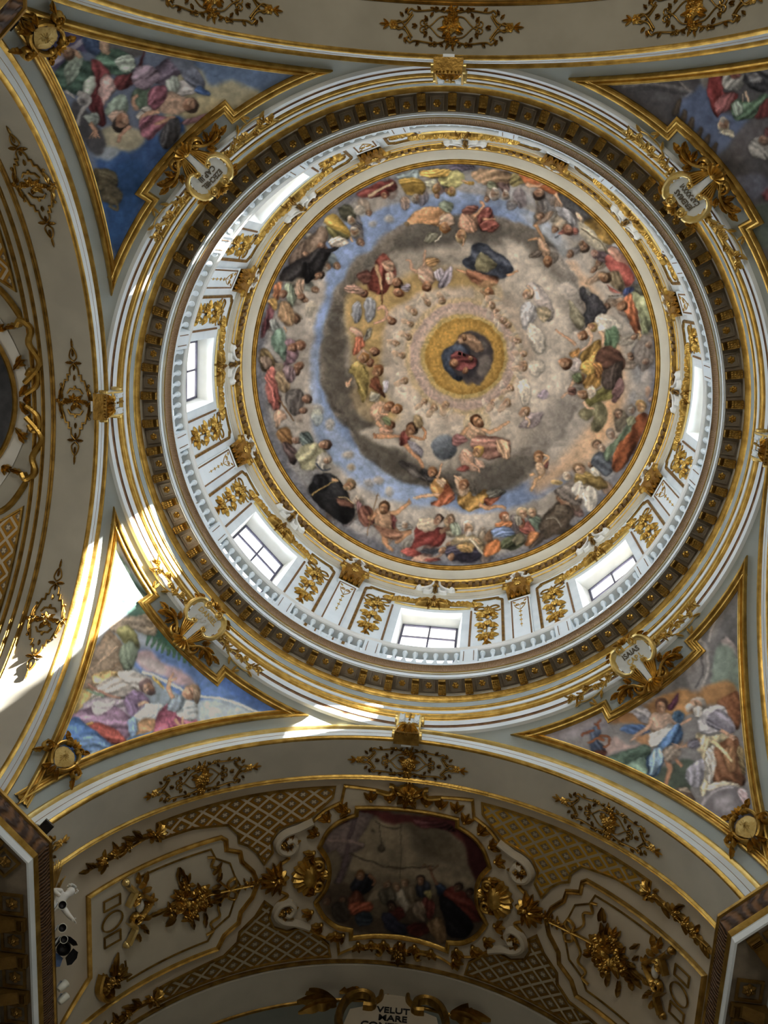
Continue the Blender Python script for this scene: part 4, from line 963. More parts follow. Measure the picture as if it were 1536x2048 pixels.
# ------------------------------------------------------------------ the dome: saints on clouds around an opening of light
def paint_dome():
    C(0, 0, 10); ell('8f8a85', 912, 731, 425, 425, 0, 1, 1, 0)
    # outer bank: pale clouds, greyer towards the frame
    b('a49c92', 22, '700 375 850 350 1000 355 1130 400 1215 500 1270 640 1280 800 1230 930 1130 1030 1000 1085 880 1095 750 1050 640 975 560 860 535 740 555 610 610 490')
    for k in range(46):
        t = 2*pi*k/46+.05*sin(k*5); r = 372+16*sin(k*2.3); ell(('87878a', '9a948e', '7b7c80', '938f8d')[k % 4], 912+r*cos(t), 731+r*sin(t), 40+10*sin(k*3.1), 16+5*cos(k*1.7), t+pi/2, 6, .75, .25)
    for k in range(40):
        t = 2*pi*k/40; r = 398; ell(('6b6c73', '5f6068')[k % 2], 912+r*cos(t), 731+r*sin(t), 46, 13, t+pi/2, 6, .8, .2)
    # sky band, blue on the left and below, dissolving to peach on the right
    b('788bae', 5, '668 455 700 440 735 428 770 412 810 404 850 392 900 384 950 388 1000 396 1040 412 1075 432 1105 452 1120 480 1080 520 1000 500 900 480 800 500 720 560 690 650 680 740 700 830 745 890 800 930 860 955 930 975 1010 975 1080 950 1130 920 1150 935 1130 965 1090 990 1040 1012 985 1022 930 1024 880 1010 835 992 790 965 745 945 705 915 672 880 645 845 632 800 626 760 622 720 628 670 636 630 648 585 652 540 640 500')
    b('8496b4', 6, '640 800 625 850 650 905 700 955 760 990 820 1012 860 1010 900 1000 870 985 800 965 740 925 690 880 660 830')
    b('92a2be', 4, '640 700 632 760 645 820 680 870 730 915 790 950 770 955 710 925 660 880 628 820 618 750 622 690', .8); b('90a2c0', 4, '800 405 880 388 960 390 1040 412 1090 440 1040 430 960 405 880 402', .7)
    b('9aa0a6', 9, '1040 420 1100 450 1150 510 1175 560 1160 600 1130 560 1100 500', .9); b('b89a7c', 12, '1130 500 1165 545 1200 600 1228 660 1246 730 1250 800 1232 860 1190 912 1130 955 1070 985 1060 960 1110 925 1160 880 1195 820 1208 740 1196 660 1165 600')
    b('c7a07a', 7, '1190 600 1220 655 1240 720 1240 790 1222 850 1185 895 1196 850 1214 790 1220 730 1208 670', .9); b('a5a6aa', 7, '900 352 960 352 1030 372 1080 400 1060 412 1000 392 940 380', .9)
    # inner cloud: scalloped dark rim
    rim = [(640, 718), (646, 668), (660, 625), (668, 585), (694, 552), (708, 522), (746, 500), (770, 470), (812, 448), (850, 444), (905, 432), (960, 426), (1010, 440), (1052, 452), (1090, 476), (1118, 512), (1142, 545), (1160, 590), (1172, 640), (1176, 700), (1168, 760), (1150, 815), (1128, 862), (1092, 900), (1062, 935), (1020, 962), (975, 988), (925, 990), (880, 975), (842, 970), (800, 958), (765, 935), (735, 915), (712, 885), (698, 850), (672, 830), (655, 795), (642, 760)]
    b('77716a', 3, ' '.join('%g %g' % p for p in rim))
    for k, (x, y) in enumerate(rim):
        a = atan2(y-712, x-915); dark = ('615b54', '686259', '5a5650', '6d665d')[k % 4] if not (1100 < x and 480 < y < 900) else ('8f8880', '9a938b')[k % 2]
        ell(dark, x-22*cos(a), y-22*sin(a), 40, 25, a+pi/2, 4, .9, .5); ell('8b847a', x-40*cos(a)-4, y-40*sin(a)-7, 26, 14, a+pi/2, 5, .5, .3)
    b('a79e91', 13, '700 620 740 560 800 515 870 492 960 488 1050 505 1110 570 1140 660 1135 760 1090 840 1020 900 930 930 850 915 790 870 730 800 700 720')
    b('57534d', 7, '800 470 860 448 930 450 990 452 1020 478 980 492 930 480 880 492 820 500 770 520', .75); b('66615a', 8, '1000 450 1060 470 1100 505 1130 560 1100 545 1060 505 1020 490', .8); b('605b54', 6, '950 945 985 925 1030 915 1062 912 1068 935 1040 970 1000 985 965 978', .9)
    b('5c574f', 5, '700 842 730 850 765 878 800 898 830 925 850 952 825 962 785 945 745 915 712 880', .9); b('615b53', 5, '645 690 668 660 690 650 688 700 692 745 720 790 738 820 715 838 680 820 655 780', .85)
    b('b5ac9f', 8, '1010 475 1060 505 1095 560 1130 630 1140 700 1120 780 1085 830 1040 845 1035 800 1070 740 1078 660 1050 590 1010 530'); b('8a847d', 9, '1070 850 1110 800 1140 790 1140 850 1100 900 1060 912', .8); b('b3aa9d', 5, '720 865 760 855 800 880 845 893 815 900 770 892', .9); b('8f887d', 6, '740 530 790 500 850 505 920 510 940 522 860 535 790 545 740 570', .9)
    b('a88e5e', 9, '695 590 745 560 790 560 850 535 930 540 985 560 960 600 880 600 820 622 785 660 760 720 770 790 800 830 770 835 725 790 702 700'); b('a08a66', 6, '700 770 730 790 770 835 760 850 720 830', .6)
    b('b3a595', 6, '768 650 800 608 860 580 930 574 1000 586 1052 638 1068 700 1052 772 1010 824 940 852 870 842 808 800 772 730'); b('c0b5a8', 4, '790 640 830 600 850 612 812 660 800 720 812 780 850 820 835 832 792 780 778 710', .55); b('bdb2a4', 4, '830 825 900 838 970 830 1010 815 1000 838 940 856 880 850', .6)
    ell('b3a07c', 926, 712, 118, 118, 0, 3, .9, .05); ell('a9948a', 927, 712, 108, 108, 0, 2, 1, .05); ell('b8a498', 927, 712, 99, 99, 0, 2, .8, .05); ell('a79482', 928, 712, 92, 92, 0, 2, .9, .05); ell('b09a62', 929, 712, 87, 86, 0, 2, 1, .05); ell('9c7a3c', 930, 712, 80, 77, 0, 1, 1, .1); ell('ab8643', 931, 714, 73, 70, 0, 3, 1, .1); ell('b89550', 938, 738, 50, 42, 0, 9, .7, .1)
    for a in range(0):
        t = a*.2417; l('c0a878', 1.0, .3, '%f %f %f %f' % (928+86*cos(t), 712+84*sin(t), 928+150*cos(t+.02), 712+146*sin(t+.02)), .16)
    b('4a4648', 2, '884 712 890 700 906 694 914 676 926 666 944 662 962 668 976 680 984 694 987 712 984 730 976 744 968 760 956 770 944 764 934 768 924 760 906 756 894 744 886 728'); b('66605c', 3, '952 676 968 680 976 694 966 700 952 690'); b('6a6460', 3, '960 715 978 712 980 734 966 752 954 744'); b('38363a', 3, '940 720 956 722 952 744 938 756 926 752')
    f('3c4658', '884 712 898 696 920 690 940 700 930 712 915 716 905 735 912 750 925 755 915 762 898 748 886 730'); f('7a3c3c', '902 712 918 704 940 708 955 722 945 738 925 742 908 736', .4); f('8a6a50', '915 672 940 668 960 680 968 700 955 702 935 690 918 688')
    h(908, 725, 9, 'ab8060', '5a4232', 2.5); h(930, 742, 7, 'ab8060', '6a4a36', 1.6); h(928, 676, 7, '9a7a58', '6a4c38', 1.0); h(940, 716, 6, 'a47a5c', '4c382c', 1); ell('14110f', 920, 708, 3, 3, 0, 0); ell('14110f', 927, 708, 3, 3, 0, 0)
    rf = random.Random(8); pal = ['6a5a50', '7d6a58', '5e5650', '8a7a62', '6b5f62', '70685a', '8b6a50', '5c5a5c', '7a7468', '6e4a40', '80705a', '596058']
    for k in range(120):
        t = rf.uniform(0, 2*pi); r = rf.uniform(330, 388); d_ = degrees(t) % 360
        if 150 < d_ < 160 or (100 < d_ < 160 and r < 350) or (-1 < d_ < 30) and r < 365: continue
        x, y = 912+r*cos(t), 731+r*sin(t); L, w = rf.uniform(12, 24), rf.uniform(7, 12); c, s_ = cos(t+rf.uniform(-.5, .5)), sin(t+rf.uniform(-.5, .5))
        f(pal[k % 12], ' '.join('%g %g' % (x+L*u*c-w*v*s_, y+L*u*s_+w*v*c) for u, v in ((-1, 0), (-.4, .9), (.5, 1), (1, .1), (.4, -1), (-.5, -.8))), .3, a=.75)
        if k % 2: h(x-L*c*.95, y-L*s_*.95, rf.uniform(6, 8), '967a64', '5c4a3c', t)
    # ---- upper left
    C(500, 310, 3.572)
    f('6e2f2a', '76 27 84 23 93 19 101 17 105 20 104 24 98 27 92 30 84 30 78 29'); l('a99478', 2.4, 1.6, '84 29 92 25 103 19'); h(96, 28.5, 3.4, '8e6a54', '5e2a26', -1.6)
    f('7a8a8c', '104 15 112 12 120 10 124 13 116 16 108 17'); f('9f7a2b', '106 17 113 16 121 17 125 22 124 27 118 28 111 28 108 23'); f('b18733', '120 11 132 10 144 11 147 15 136 17 126 16', .4); f('999152', '134 17 142 16 150 16 150 21 145 24 137 22')
    f('a5a38a', '124 18 132 18 134 23 128 25'); h(133, 24, 3.4, 'ab8a64', '8a6a3a', 1.5); h(144.5, 26, 3.5, 'ab8a64', '8f7440', 1.5); h(118, 30.5, 3.6, '8f877a', '77706a', 1.5)
    f('8c8478', '73 38 78 35 82 37 81 41 76 42'); f('464636', '63 38 69 35 75 39 76 45 72 48 67 45 64 42'); f('a98430', '53 46 60 42 65 45 69 51 72 57 68 60 61 55 56 51'); f('77703f', '55 51 62 54 68 57 70 60 62 61 56 56'); h(72.5, 46.5, 3.2, '9c8266', '8a8274', 1.2, 'b0a696'); h(74.5, 55.5, 3.5, 'a08466', '8f8878', 1.2, 'a8a194'); l('a88a6a', 2, 1, '71 59 73 62')
    f('6b5747', '38 62 45 56 52 51 56 58 51 66 45 72 39 75 34 72'); f('5c4b3f', '27 75 33 66 38 61 41 69 38 77 31 79'); h(51, 65, 3.2, '8a6c58', '4c3c34', 1.0); h(40, 71, 2.6, 'a08068', '5c4a3e', 1)
    f('2b292a', '20 88 26 79 34 75 43 70 51 66 58 70 53 77 51 83 46 88 40 91 35 86 30 90 24 90', .45); l('2b292a', 4, 2.4, '51 69 58 68 63 65'); l('a08468', 1.6, .8, '63 65 66 64 69 62'); f('1e1d1f', '37 78 43 76 45 84 42 91 38 89'); h(49.5, 85.5, 3.5, '967860', '3b2f28', -.2)
    f('b0a392', '56 62 62 58 68 60 70 63 62 66'); f('a5623c', '16 100 18 92 22 89 22 97 19 104'); f('6f7a66', '24 92 30 93 33 100 30 108 26 102'); f('a1826a', '33 89 38 87 39 93 36 101 32 98'); h(36, 101, 3, 'a07c64', '6a4c3a', 0); h(23, 99.5, 2.8, '9c7860', '6b4634', 0); h(31.5, 116.5, 3.6, '967256', '4a382c', 0)
    f('896948', '20 107 25 104 30 109 31 118 27 122 21 116'); f('5c3136', '7 131 9 122 12 112 14 103 17 110 15 120 10 128', .4); f('a07838', '13 104 18 103 19 110 15 109'); f('757a76', '14 118 19 117 21 124 17 128'); l('a5886c', 1.6, .8, '24 122 26 126')
    f('5e7967', '15 134 17 126 22 123 26 131 26 142 24 149 20 142 16 138'); f('7e5f69', '25 132 30 131 34 140 31 148 24 151 26 140'); h(35, 136, 3.5, 'a07a62', '6a4a38', 0); h(29.5, 137, 3.3, 'a07a62', '5e4434', 0); h(34, 151, 3.2, 'a07a62', '6a4c3a', 0); f('6f5a36', '7 140 12 139 17 146 17 154 8 154')
    ell('a09888', 43, 110, 4.5, 5.5, .4, 4, .8); ell('a8a090', 99, 46, 3.6, 3, 0, 3, .8); ell('a09686', 88, 49, 3, 2.5, 0, 3, .7); ell('9d958a', 78, 39, 4, 3, 0, 2, .8)
    f('a87549', '112 49 116 42 122 38 131 37 140 39 145 44 145 49 139 52 130 50 121 49'); f('b5957a', '136 44 143 42 146 47 141 52 136 50'); h(139.5, 51.5, 3.9, 'a9825e', '8a5f36', 1.7); f('77826c', '134 35 139 33 145 35 144 40 139 41'); f('6c6a58', '124 60 129 55 134 56 133 61 127 63'); l('b7b09f', 1.4, .3, '132 62 136 58 137 54'); ell('7c6a52', 112, 49, 2, 1.4)
    f('7b3b30', '84 91 87 81 91 73 95 70 100 75 104 83 101 92 95 100 88 98 84 96', .42); f('b48a6e', '93 76 99 75 103 79 102 84 97 83'); l('ab8c6a', 2.6, 2, '89 78 92 86 94 97'); f('b08a70', '96 85 101 84 103 90 99 93'); h(104.5, 91.5, 3.8, 'ae8468', '4f3626', .5); h(105.5, 98, 3.5, 'ae8468', '7a4e34', .6); h(81, 98.5, 3.3, 'a47c66', '5e3e30', .6); f('a47d6b', '66 96 72 92 79 94 82 99 75 99'); f('6a4238', '76 86 82 82 87 85 84 92 79 91'); l('6b4a34', 1.2, .6, '94 97 94.5 108'); f('9a90a0', '107 93 113 91 114 95 110 97')
    f('b08e76', '119 82 126 79 131 83 132 90 127 93 121 89', .2); l('b08e76', 2.6, 1.4, '124 80 124 73 125 67'); l('b08e76', 2.6, 1.4, '119 84 115 81 114 76 111 75'); f('a97f4e', '124 75 129 73 135 75 131 80 126 79'); h(126.5, 93, 4, 'ae8466', '6a4630', 1.5); f('948c9a', '134 91 138 83 144 79 144 88 140 94 135 95'); f('9c94a0', '131 84 136 80 138 86 134 90')
    f('777a82', '73 111 75 105 79 107 79 117 75 120', .2); f('80848c', '81 107 85 101 90 105 89 115 84 119', .2); l('b08c76', 2.6, 2, '91 110 96 109 98 113 95 118 88 120'); h(100.5, 118, 3.5, 'ab8468', '5c3e2e', .8)
    f('b08a74', '71 122 77 124 81 130 79 135 74 128', .15); f('a0553a', '75 131 80 130 82 136 78 141 73 143'); f('867f70', '81 131 84 124 87 123 87 128 83 133'); h(88.5, 140.5, 3.5, 'ac8468', '54382a', .6); f('ae8d76', '76 144 81 139 87 145 85 150 78 150', .15); h(85.5, 148, 3.2, 'ac8468', '6a4634', .6); h(91, 152, 2.8, 'ac8468', '5a4030', .6)
    for x, y, a in ((117, 112, .6), (137, 104, 1.2), (113, 130, .4), (104, 135, .3), (108, 143, .2), (127, 105, 1), (114, 121, .5)): put_fig(x, y, 2.6, 'b0a694', 'b39a80', '8d7458', a)
    # ---- upper right
    C(900, 310, 3.572)
    f('585060', '0 6 8 6 18 8 12 11 0 11'); f('9c9556', '0 12 8 12 10 17 7 22 2 24 -2 22'); ell('9a7430', 13.5, 19.5, 4, 1.3); ell('b58f44', 13.5, 19, 3, .8); l('b09070', 1.4, 1, '8 18 12 19'); h(2, 26, 3.2, 'ab8a64', '8f7440', 1.5)
    f('8f7050', '15 12 24 9 34 10 43 13 45 18 38 22 30 22 22 20 17 17', .35); f('74785c', '26 20 32 19 33 24 28 25'); f('5f4a48', '34 20 41 20 42 25 37 26'); f('8a7c48', '44 13 51 14 54 18 48 22 43 21'); h(31.5, 28, 4.2, 'a29280', '98918a', 1.6, 'b5aea4'); h(39.5, 28, 3.2, 'a48c78', '8c8278', 1.6, 'a8a096')
    f('a5552a', '48 12 58 14 68 19 77 26 80 29 72 28 62 23 54 20'); l('b48f72', 2.6, 1.6, '54 20 60 22 66 20'); h(63, 27.8, 4.4, 'a6826a', '352a24', 1.5); l('b48f72', 3, 2, '75 28 78 32 81 35')
    f('4e4e50', '77 28 86 29 94 34 101 42 97 46 88 42 82 37'); f('7b7b80', '75 37 82 38 88 43 89 50 83 47 77 42', .45); f('b89a7c', '90 41 93 42 95 47 93 48 91 45', .1); f('5e5a56', '94 34 102 38 106 46 100 46'); f('a05a4c', '77 56 82 52 88 51 92 53 90 56 84 56'); h(84.5, 53, 3.6, 'aa7c66', '6c4a3e', 1.5); l('464a50', .8, .4, '75 59 79 57')
    f('a49b85', '91 48 98 49 106 55 112 64 113 71 106 69 98 62 93 56', .16); f('8d6b2c', '95 47 103 44 110 51 116 58 118 63 111 63 104 56 98 50', .4); l('5c5240', .8, .5, '93 52 100 57 108 62 112 70'); h(95.5, 65.5, 4.3, '957862', '51443a', .9, '6e5c4c')
    f('6b5a60', '104 71 111 69 114 76 107 77'); h(104, 71, 3.8, 'a08276', '5c4e52', .6); f('8f4038', '110 74 116 71 123 75 129 82 132 89 127 94 120 87 113 82', .45); f('ad7c68', '113 66 119 66 126 73 128 79 120 76 114 71'); f('79694e', '114 84 120 83 124 89 125 97 118 95 114 90'); h(110.5, 87.5, 4.2, '9c7c5e', '453628', .3); f('9a4f44', '112 92 118 96 122 98 116 98'); f('6d6f74', '115 64 121 64 124 70 119 67')
    f('2f3d68', '124 96 131 94 132 99 127 103 124 101'); f('a85b36', '123 104 129 98 133 107 134 116 136 125 133 128 128 119 124 112', .4); f('7f8660', '130 97 138 95 142 104 145 117 142 126 138 129 135 119 133 108', .35); l('565048', .7, .4, '113 101 125 99.5'); h(122, 108.5, 3.8, 'a37e60', '5c4230', -.3); l('a5845f', 2, 1, '134 125 136 130 135 133'); f('4a4c40', '131 95 137 92 141 99 136 100')
    f('4b4b50', '92 97 96 94 101 98 108 103 112 112 105 116 99 125 95 116 97 108 93 102', .25); f('7a745c', '84 103 90 109 96 117 93 125 87 119', .25); f('6c6964', '98 94 101 97 101 101 98 99', .1)
    f('b9b1a1', '103 117 108 113 115 115 121 120 123 124 114 124 107 127 104 122', .15); f('4e694d', '111 125 118 122 120 130 118 139 112 141 110 133'); l('b8967a', 3, 2, '107 126 109 133 106 141'); h(101.5, 123, 3.7, 'b08a6a', 'a08654', .3); h(94, 129, 3.8, 'b08a6a', '6e4c34', .1); l('b99c82', 3, 2, '97 124 101 130 98 137 92 140'); l('b08c70', 2.4, 1.2, '89 135 84 131 79 128 75 125'); f('be9040', '94 141 100 136 107 132 108 140 103 148 97 151 92 147', .42); f('694739', '106 140 114 136 122 142 124 153 108 154 104 147', .3); f('b0783a', '85 141 92 137 91 144 86 144'); h(83, 148.5, 4.2, 'b08a6c', '5c4030', .6); f('a89a94', '88 144 94 147 92 154 86 153', .15)
    f('3d4350', '9 75 15 71 17 63 24 63 31 68 39 73 44 78 45 83 38 88 28 86 18 83 11 80', .45); f('7d7757', '18 79 22 70 27 72 33 78 31 82 23 83', .25); f('8f5b40', '10 83 17 82 26 85 35 87 33 92 27 95 20 93 13 88', .4); l('b08a6a', 2.4, 1.2, '41 86 45 84 49 82'); l('b08a6a', 2.2, 1, '11 84 7 83 4 81'); ell('b5a073', 27, 98, 10.5, 9.5, 0, 3, .45, .0); h(28, 98.5, 4.6, 'a97e5a', '7a6046', 1.3); l('8a6f55', 2, 1, '22 96 26 101')
    f('7c4038', '20 41 27 37 31 43 30 50 24 55 20 51', .45); f('ae7f62', '7 43 13 40 20 45 19 54 11 56 6 51', .22); l('b48a6c', 2.8, 1.4, '17 44 21 40 24 35 21 33'); l('b48a6c', 2.4, 1.2, '24 46 29 46 33 46'); f('7a4a3e', '8 40 14 36 21 36 18 41 11 42'); h(8, 58, 4.6, 'b08a66', 'a08a66', 1.6); l('a98668', 1.8, 1, '10 60 9 65'); f('8c4a40', '21 50 30 46 35 50 30 55 23 54')
    l('a07c5c', 2.6, 1.6, '61 49 63 54 66 60 68 66'); l('a07c5c', 2, 1.2, '66 62 61 60 56 61'); f('a27f62', '62 60 67 61 71 68 70 74 65 71', .2); f('5a5047', '56 73 60 68 66 68 64 73', .2); f('686058', '71 70 77 71 76 76 72 77', .2); h(69.5, 75.5, 3.7, '9c7656', '6c4e38', 1.5)
    f('9b918b', '55 92 60 91 67 97 72 106 75 115 70 119 64 110 60 102', .25); f('a3a1a2', '51 108 57 104 62 110 60 118 54 125 50 118', .22); h(55.5, 99.5, 4, 'b69e88', '8f7656', -.6); l('b8a08a', 2, 1.4, '58 100 58 95 55 93'); f('ab9a78', '61 110 68 108 73 114 66 119', .2)
    for x, y, a, in ((33, 112, .8), (48, 133, .3), (52, 142, .1), (41, 121, .6), (38, 118, .6), (52, 149, 0), (30, 107, 1)): put_fig(x, y, 2.7, 'b3ab9c', 'b49c86', '947b60', a)
    f('b5ad9e', '55 120 62 122 68 132 66 142 60 140 56 130', .12); f('6f665f', '131 144 138 128 145 134 146 148 138 154', .12); h(142, 136, 2.6, '8a7668', '6a5a50', 0); h(140, 148, 2.6, '8a7668', '6a5a50', 0)
    # ---- lower left
    C(500, 720, 3.572)
    f('746050', '7 -2 13 -2 16 3 11 7'); f('a5564c', '11 11 15 5 19 8 18 14 20 22 22 30 19 36 14 31 12 20', .42); f('8e7555', '18 10 24 7 28 15 27 24 21 22 18 16'); h(32, 8.5, 3.6, '9c7860', '5c4434', 0); f('7a6468', '24 6 30 5 33 12 28 17 25 12'); f('554f4b', '25 25 30 21 37 22 39 30 36 38 30 39 26 33', .35); h(40.5, 27.5, 3.5, '8c6c58', '4a3c34', 0); h(38, 35.5, 2.8, '8c6c58', '5c4a3e', 0); l('6a5038', 1.0, 1.0, '20 28 26 36 31 43.5'); f('9f7d64', '17 38 22 35 26 41 22 44 19 50', .2); ell('8d8074', 35, 41.5, 3, 3, 0, 2, .8)
    ell('a59c8c', 48, 35, 5, 4, .3, 3, .75); f('9aa08c', '44 36 50 34 52 42 48 48 45 44', .1, a=.6); ell('a39a8a', 57, 46, 3.4, 4.4, 0, 3, .75); ell('a59886', 70, 68, 4, 3, 0, 3, .8); ell('b09060', 72, 77, 3, 2.6, 0, 3, .7); ell('a89c8e', 92, 86, 4, 3, 0, 3, .8); ell('9a9084', 85, 88, 4, 3, .4, 3, .7); ell('a29684', 100, 94, 3, 4, 0, 3, .7)
    f('7c562f', '18 53 22 48 28 49 31 57 27 63 21 58', .25); f('473836', '22 59 29 60 34 68 31 75 26 68', .4); h(33, 57, 3.2, '8a7060', '6a5c54', 0); f('4e5b58', '36 52 41 51 46 58 43 62 37 61', .4); f('918c69', '32 67 39 61 48 59 54 66 51 74 45 79 38 79 34 72', .32); f('857f74', '46 70 52 66 58 69 58 77 52 80 47 76', .35); h(53.5, 60.5, 4.3, '9c7c64', '453830', 0); h(55, 71, 3.3, 'a08a72', '7a6c5e', 0); l('3f4650', 1.2, .8, '47 74 52 79 57 78')
    f('2a2a2c', '40 93 45 86 49 82 56 81 63 85 68 92 71 100 75 108 73 113 68 117 60 113 52 107 45 100', .4); f('1f1f22', '44 84 51 82 56 86 54 93 48 93', .3); l('a5884f', .9, .7, '43 96.5 52 91 61 85.5'); l('a5845f', 2.4, 1.6, '58 85 63 86'); f('6c4638', '61 98 67 100 74 103 73 106 66 105 62 102', .1); l('b0976a', .8, .8, '62 97.6 68 99 74 102.3'); h(71, 89.5, 4.4, 'a58262', '6b5a44', -.6, '8a7458'); h(76.5, 99.5, 3.7, 'a39688', '8c8478', -.8); f('7a5658', '76 101 80 102 80 109 76 108', .3)
    f('6e4335', '77 107 83 103 88 107 89 116 83 119 78 113', .4); f('ab8260', '88 108 93 105 99 107 103 113 102 121 95 122 90 117', .16); l('ab8260', 3.4, 2, '100 110 106 108 111 104 114 101'); l('ab8260', 1.2, .6, '113 102 113 99'); l('a87c5c', 3, 1.8, '90 109 87 113 85 111'); l('a37858', 5, 2.4, '94 121 96 127 98 133 102 136'); l('a87e5e', 5, 3, '99 124 107 122 115 122'); l('a37858', 4, 2, '114 122 109 127 104 131'); f('8b5d45', '88 117 95 120 103 121 109 124 105 129 97 127 91 123', .4); h(96, 105.5, 4.5, 'a07858', '443224', -1.3, '5c4430'); l('8a6a48', .6, .5, '83.5 126 86.5 112 91.5 94.5'); l('8a6a48', .5, .5, '90 97 93 96')
    f('5c2c2a', '100 110 104 114 103 120 106 123 101 119'); f('7d332e', '118 120 123 117 130 119 138 120 140 126 135 133 127 132 120 134 114 136 118 127', .32); f('b7a488', '119 119 122 113 129 112 134 116 132 121 125 122', .16); h(134.5, 114, 4, 'b08c74', '443832', -.9); f('8a806a', '139 118 146 116 150 122 144 126 140 124'); h(142, 116, 3.6, 'a58a6c', '746250', -1.5); f('807f7a', '104 118 109 116 116 119 113 122 107 122'); h(110, 118, 3, 'a08c78', '8e8880', -1.4); l('a0865a', .5, .5, '140 115 141.5 110'); f('7c5a44', '135 121 142 119 143 121 137 124', .1)
    f('8b3a32', '107 136 115 134 123 138 117 141', .2); f('3b3e46', '121 137 128 134 137 135 131 138', .2); f('a7826b', '114 143 121 139 132 140 139 136 137 140 126 144', .15); h(138, 136, 3, 'a98264', '7a5a40', 0); f('8c4238', '124 142 132 141 136 143 128 144', .2)
    f('958040', '70 8 75 1 81 3 85 11 84 22 81 31 78 25 76 15 73 11', .35); l('b08e72', 2, 1.4, '72 13 69 18 68 15'); f('76442e', '87 14 91 11 94 19 97 27 91 23 86 20', .2); f('8c8878', '86 23 93 24 91 29 85 29'); h(91, 8, 4.2, 'a07a5a', '6a482e', -.6); h(81, -1, 4, 'a5805f', '74522f', -.3); f('9c98a4', '95 14 99 15 98 23 95 22', .2)
    f('ac876b', '86 35 90 29 96 29 101 34 97 40 91 45 87 41', .18); h(99, 33, 3.8, 'a97e60', '6a462e', -.4); h(104.5, 35, 3.8, 'a97e60', '74502f', -.2); l('b48e70', 2.2, 1.6, '94 32 93 38 99 39'); l('ac8668', 3.4, 2.4, '90 44 94 48 98 52'); f('b08468', '92 50 97 46 102 50 99 54 94 54', .18); h(100, 46, 3.6, 'a97c5e', '5a3c2a', -.7); f('6e7a52', '95 42 100 41 101 46 97 46', .2)
    l('ab8061', 3.4, 2.4, '88 54.5 95 55 102 54 108 54'); l('9a6c50', 1.6, 1.2, '88 53 90 56'); l('ab8061', 4, 2.4, '109 59 116 66 121 71 124 77'); f('7d3c34', '106 54 111 50 115 53 112 59 107 61', .4); f('77737c', '112 57 118 59 124 65 123 70 116 65', .3); l('a27858', 2.6, 2, '113 53 119 55 125 56'); l('a27858', 2.4, 1.8, '125 56 125 51 121 47 116 46'); h(115, 49.5, 4.4, '8f6a4e', '3b2c22', -.9); f('8a7450', '116 42 119 39 123 42 122 49 118 48', .2)
    f('484340', '105 73 111 72 119 76 126 82 129 87 122 86 113 80', .5); f('3c3a3a', '122 76 129 80 136 84 130 87 124 84', .4); f('aa753a', '128 91 133 84 140 85 143 93 140 99 132 98', .4); f('b59676', '133 86 138 84 140 89 136 92', .12); l('b48f70', 3.4, 1.6, '139 96 131 96 124 97 118 99'); f('9b5030', '139 88 144 93 145 100 138 104 128 102 134 99', .4); l('b08a6c', 2, 1.2, '133 84 136 79 137 73'); h(130.5, 80, 3.6, 'a97e5c', '6c4c34', -.9); l('c0a888', 1, .6, '116 99 119 99')
    for x, y, a in ((110, 15, -.4), (124, 30, -.7), (139, 32, -1.2), (131, 34, -1)): put_fig(x, y, 2.8, 'b9b1a2', 'b29a80', '8d7458', a)
    # ---- lower right
    C(900, 720, 3.572)
    ell('5f666e', -4, 62, 9, 9, 0, 2, 1, .4); ell('b5a478', 19, 45, 10, 9.5, 0, 1, .5, 0); f('b18d6d', '10 51 13 46 20 45 25 50 25 56 18 58 12 56', .14); l('b18d6d', 3, 1.6, '23 49 29 51 36 48 43 44'); l('ab8666', 3, 2, '12 48 9 53 6 56'); f('9a6b5b', '14 59 20 54 28 54 36 55 43 57 43 65 41 71 35 70 28 71 20 67 15 63', .42); f('b08a68', '33 57 41 57 43 64 42 71 37 70 34 64', .3); f('885856', '1 56 7 53 12 58 6 61 2 60', .3); h(19.5, 43.5, 4.7, 'a47e5c', '432f22', -2.4, '5c4230')
    f('b58e75', '6 69 10 64 16 66 17 74 21 80 14 79 8 75', .16); l('b58e75', 2.6, 1.4, '10 66 13 72 20 77 21 81'); f('8b443c', '4 78 9 75 14 77 9 79', .2); h(19.5, 65.5, 4.2, 'b48e68', 'b08f4e', -.7); f('b48e75', '17 70 23 71 25 77 20 77', .15)
    l('ab8a68', 4, 2.6, '64 72 66 79 63 85'); l('ab8a68', 2.8, 1.6, '62 84 60 89 57 94'); l('ab8a68', 2.8, 1.6, '60 81 57 83'); f('ac8c6c', '61 74 66 73 67 80 63 82', .12); f('7c4a40', '67 71 70 72 70 77 67 77', .2); h(63, 69, 4, 'a4805e', '6a4c36', -1.5); l('ab8a68', 2, 1.4, '66 74 70 70 66 67')
    f('a67a36', '5 96 12 94 18 98 24 92 28 96 25 102 18 107 10 107 5 102', .42); f('b79778', '3 85 8 83 13 91 11 97 5 96', .16); l('b79778', 2.4, 1.4, '9 88 5 84 3 82'); h(9, 89.5, 4, 'a98060', '6a4a34', -1); l('ab8260', 3, 1.6, '20 103 28 106 34 104 40 105'); f('8b4a31', '24 100 31 96 38 93 34 100 28 105', .4); f('5b5a52', '26 94 34 92 40 94 34 98 28 98', .3)
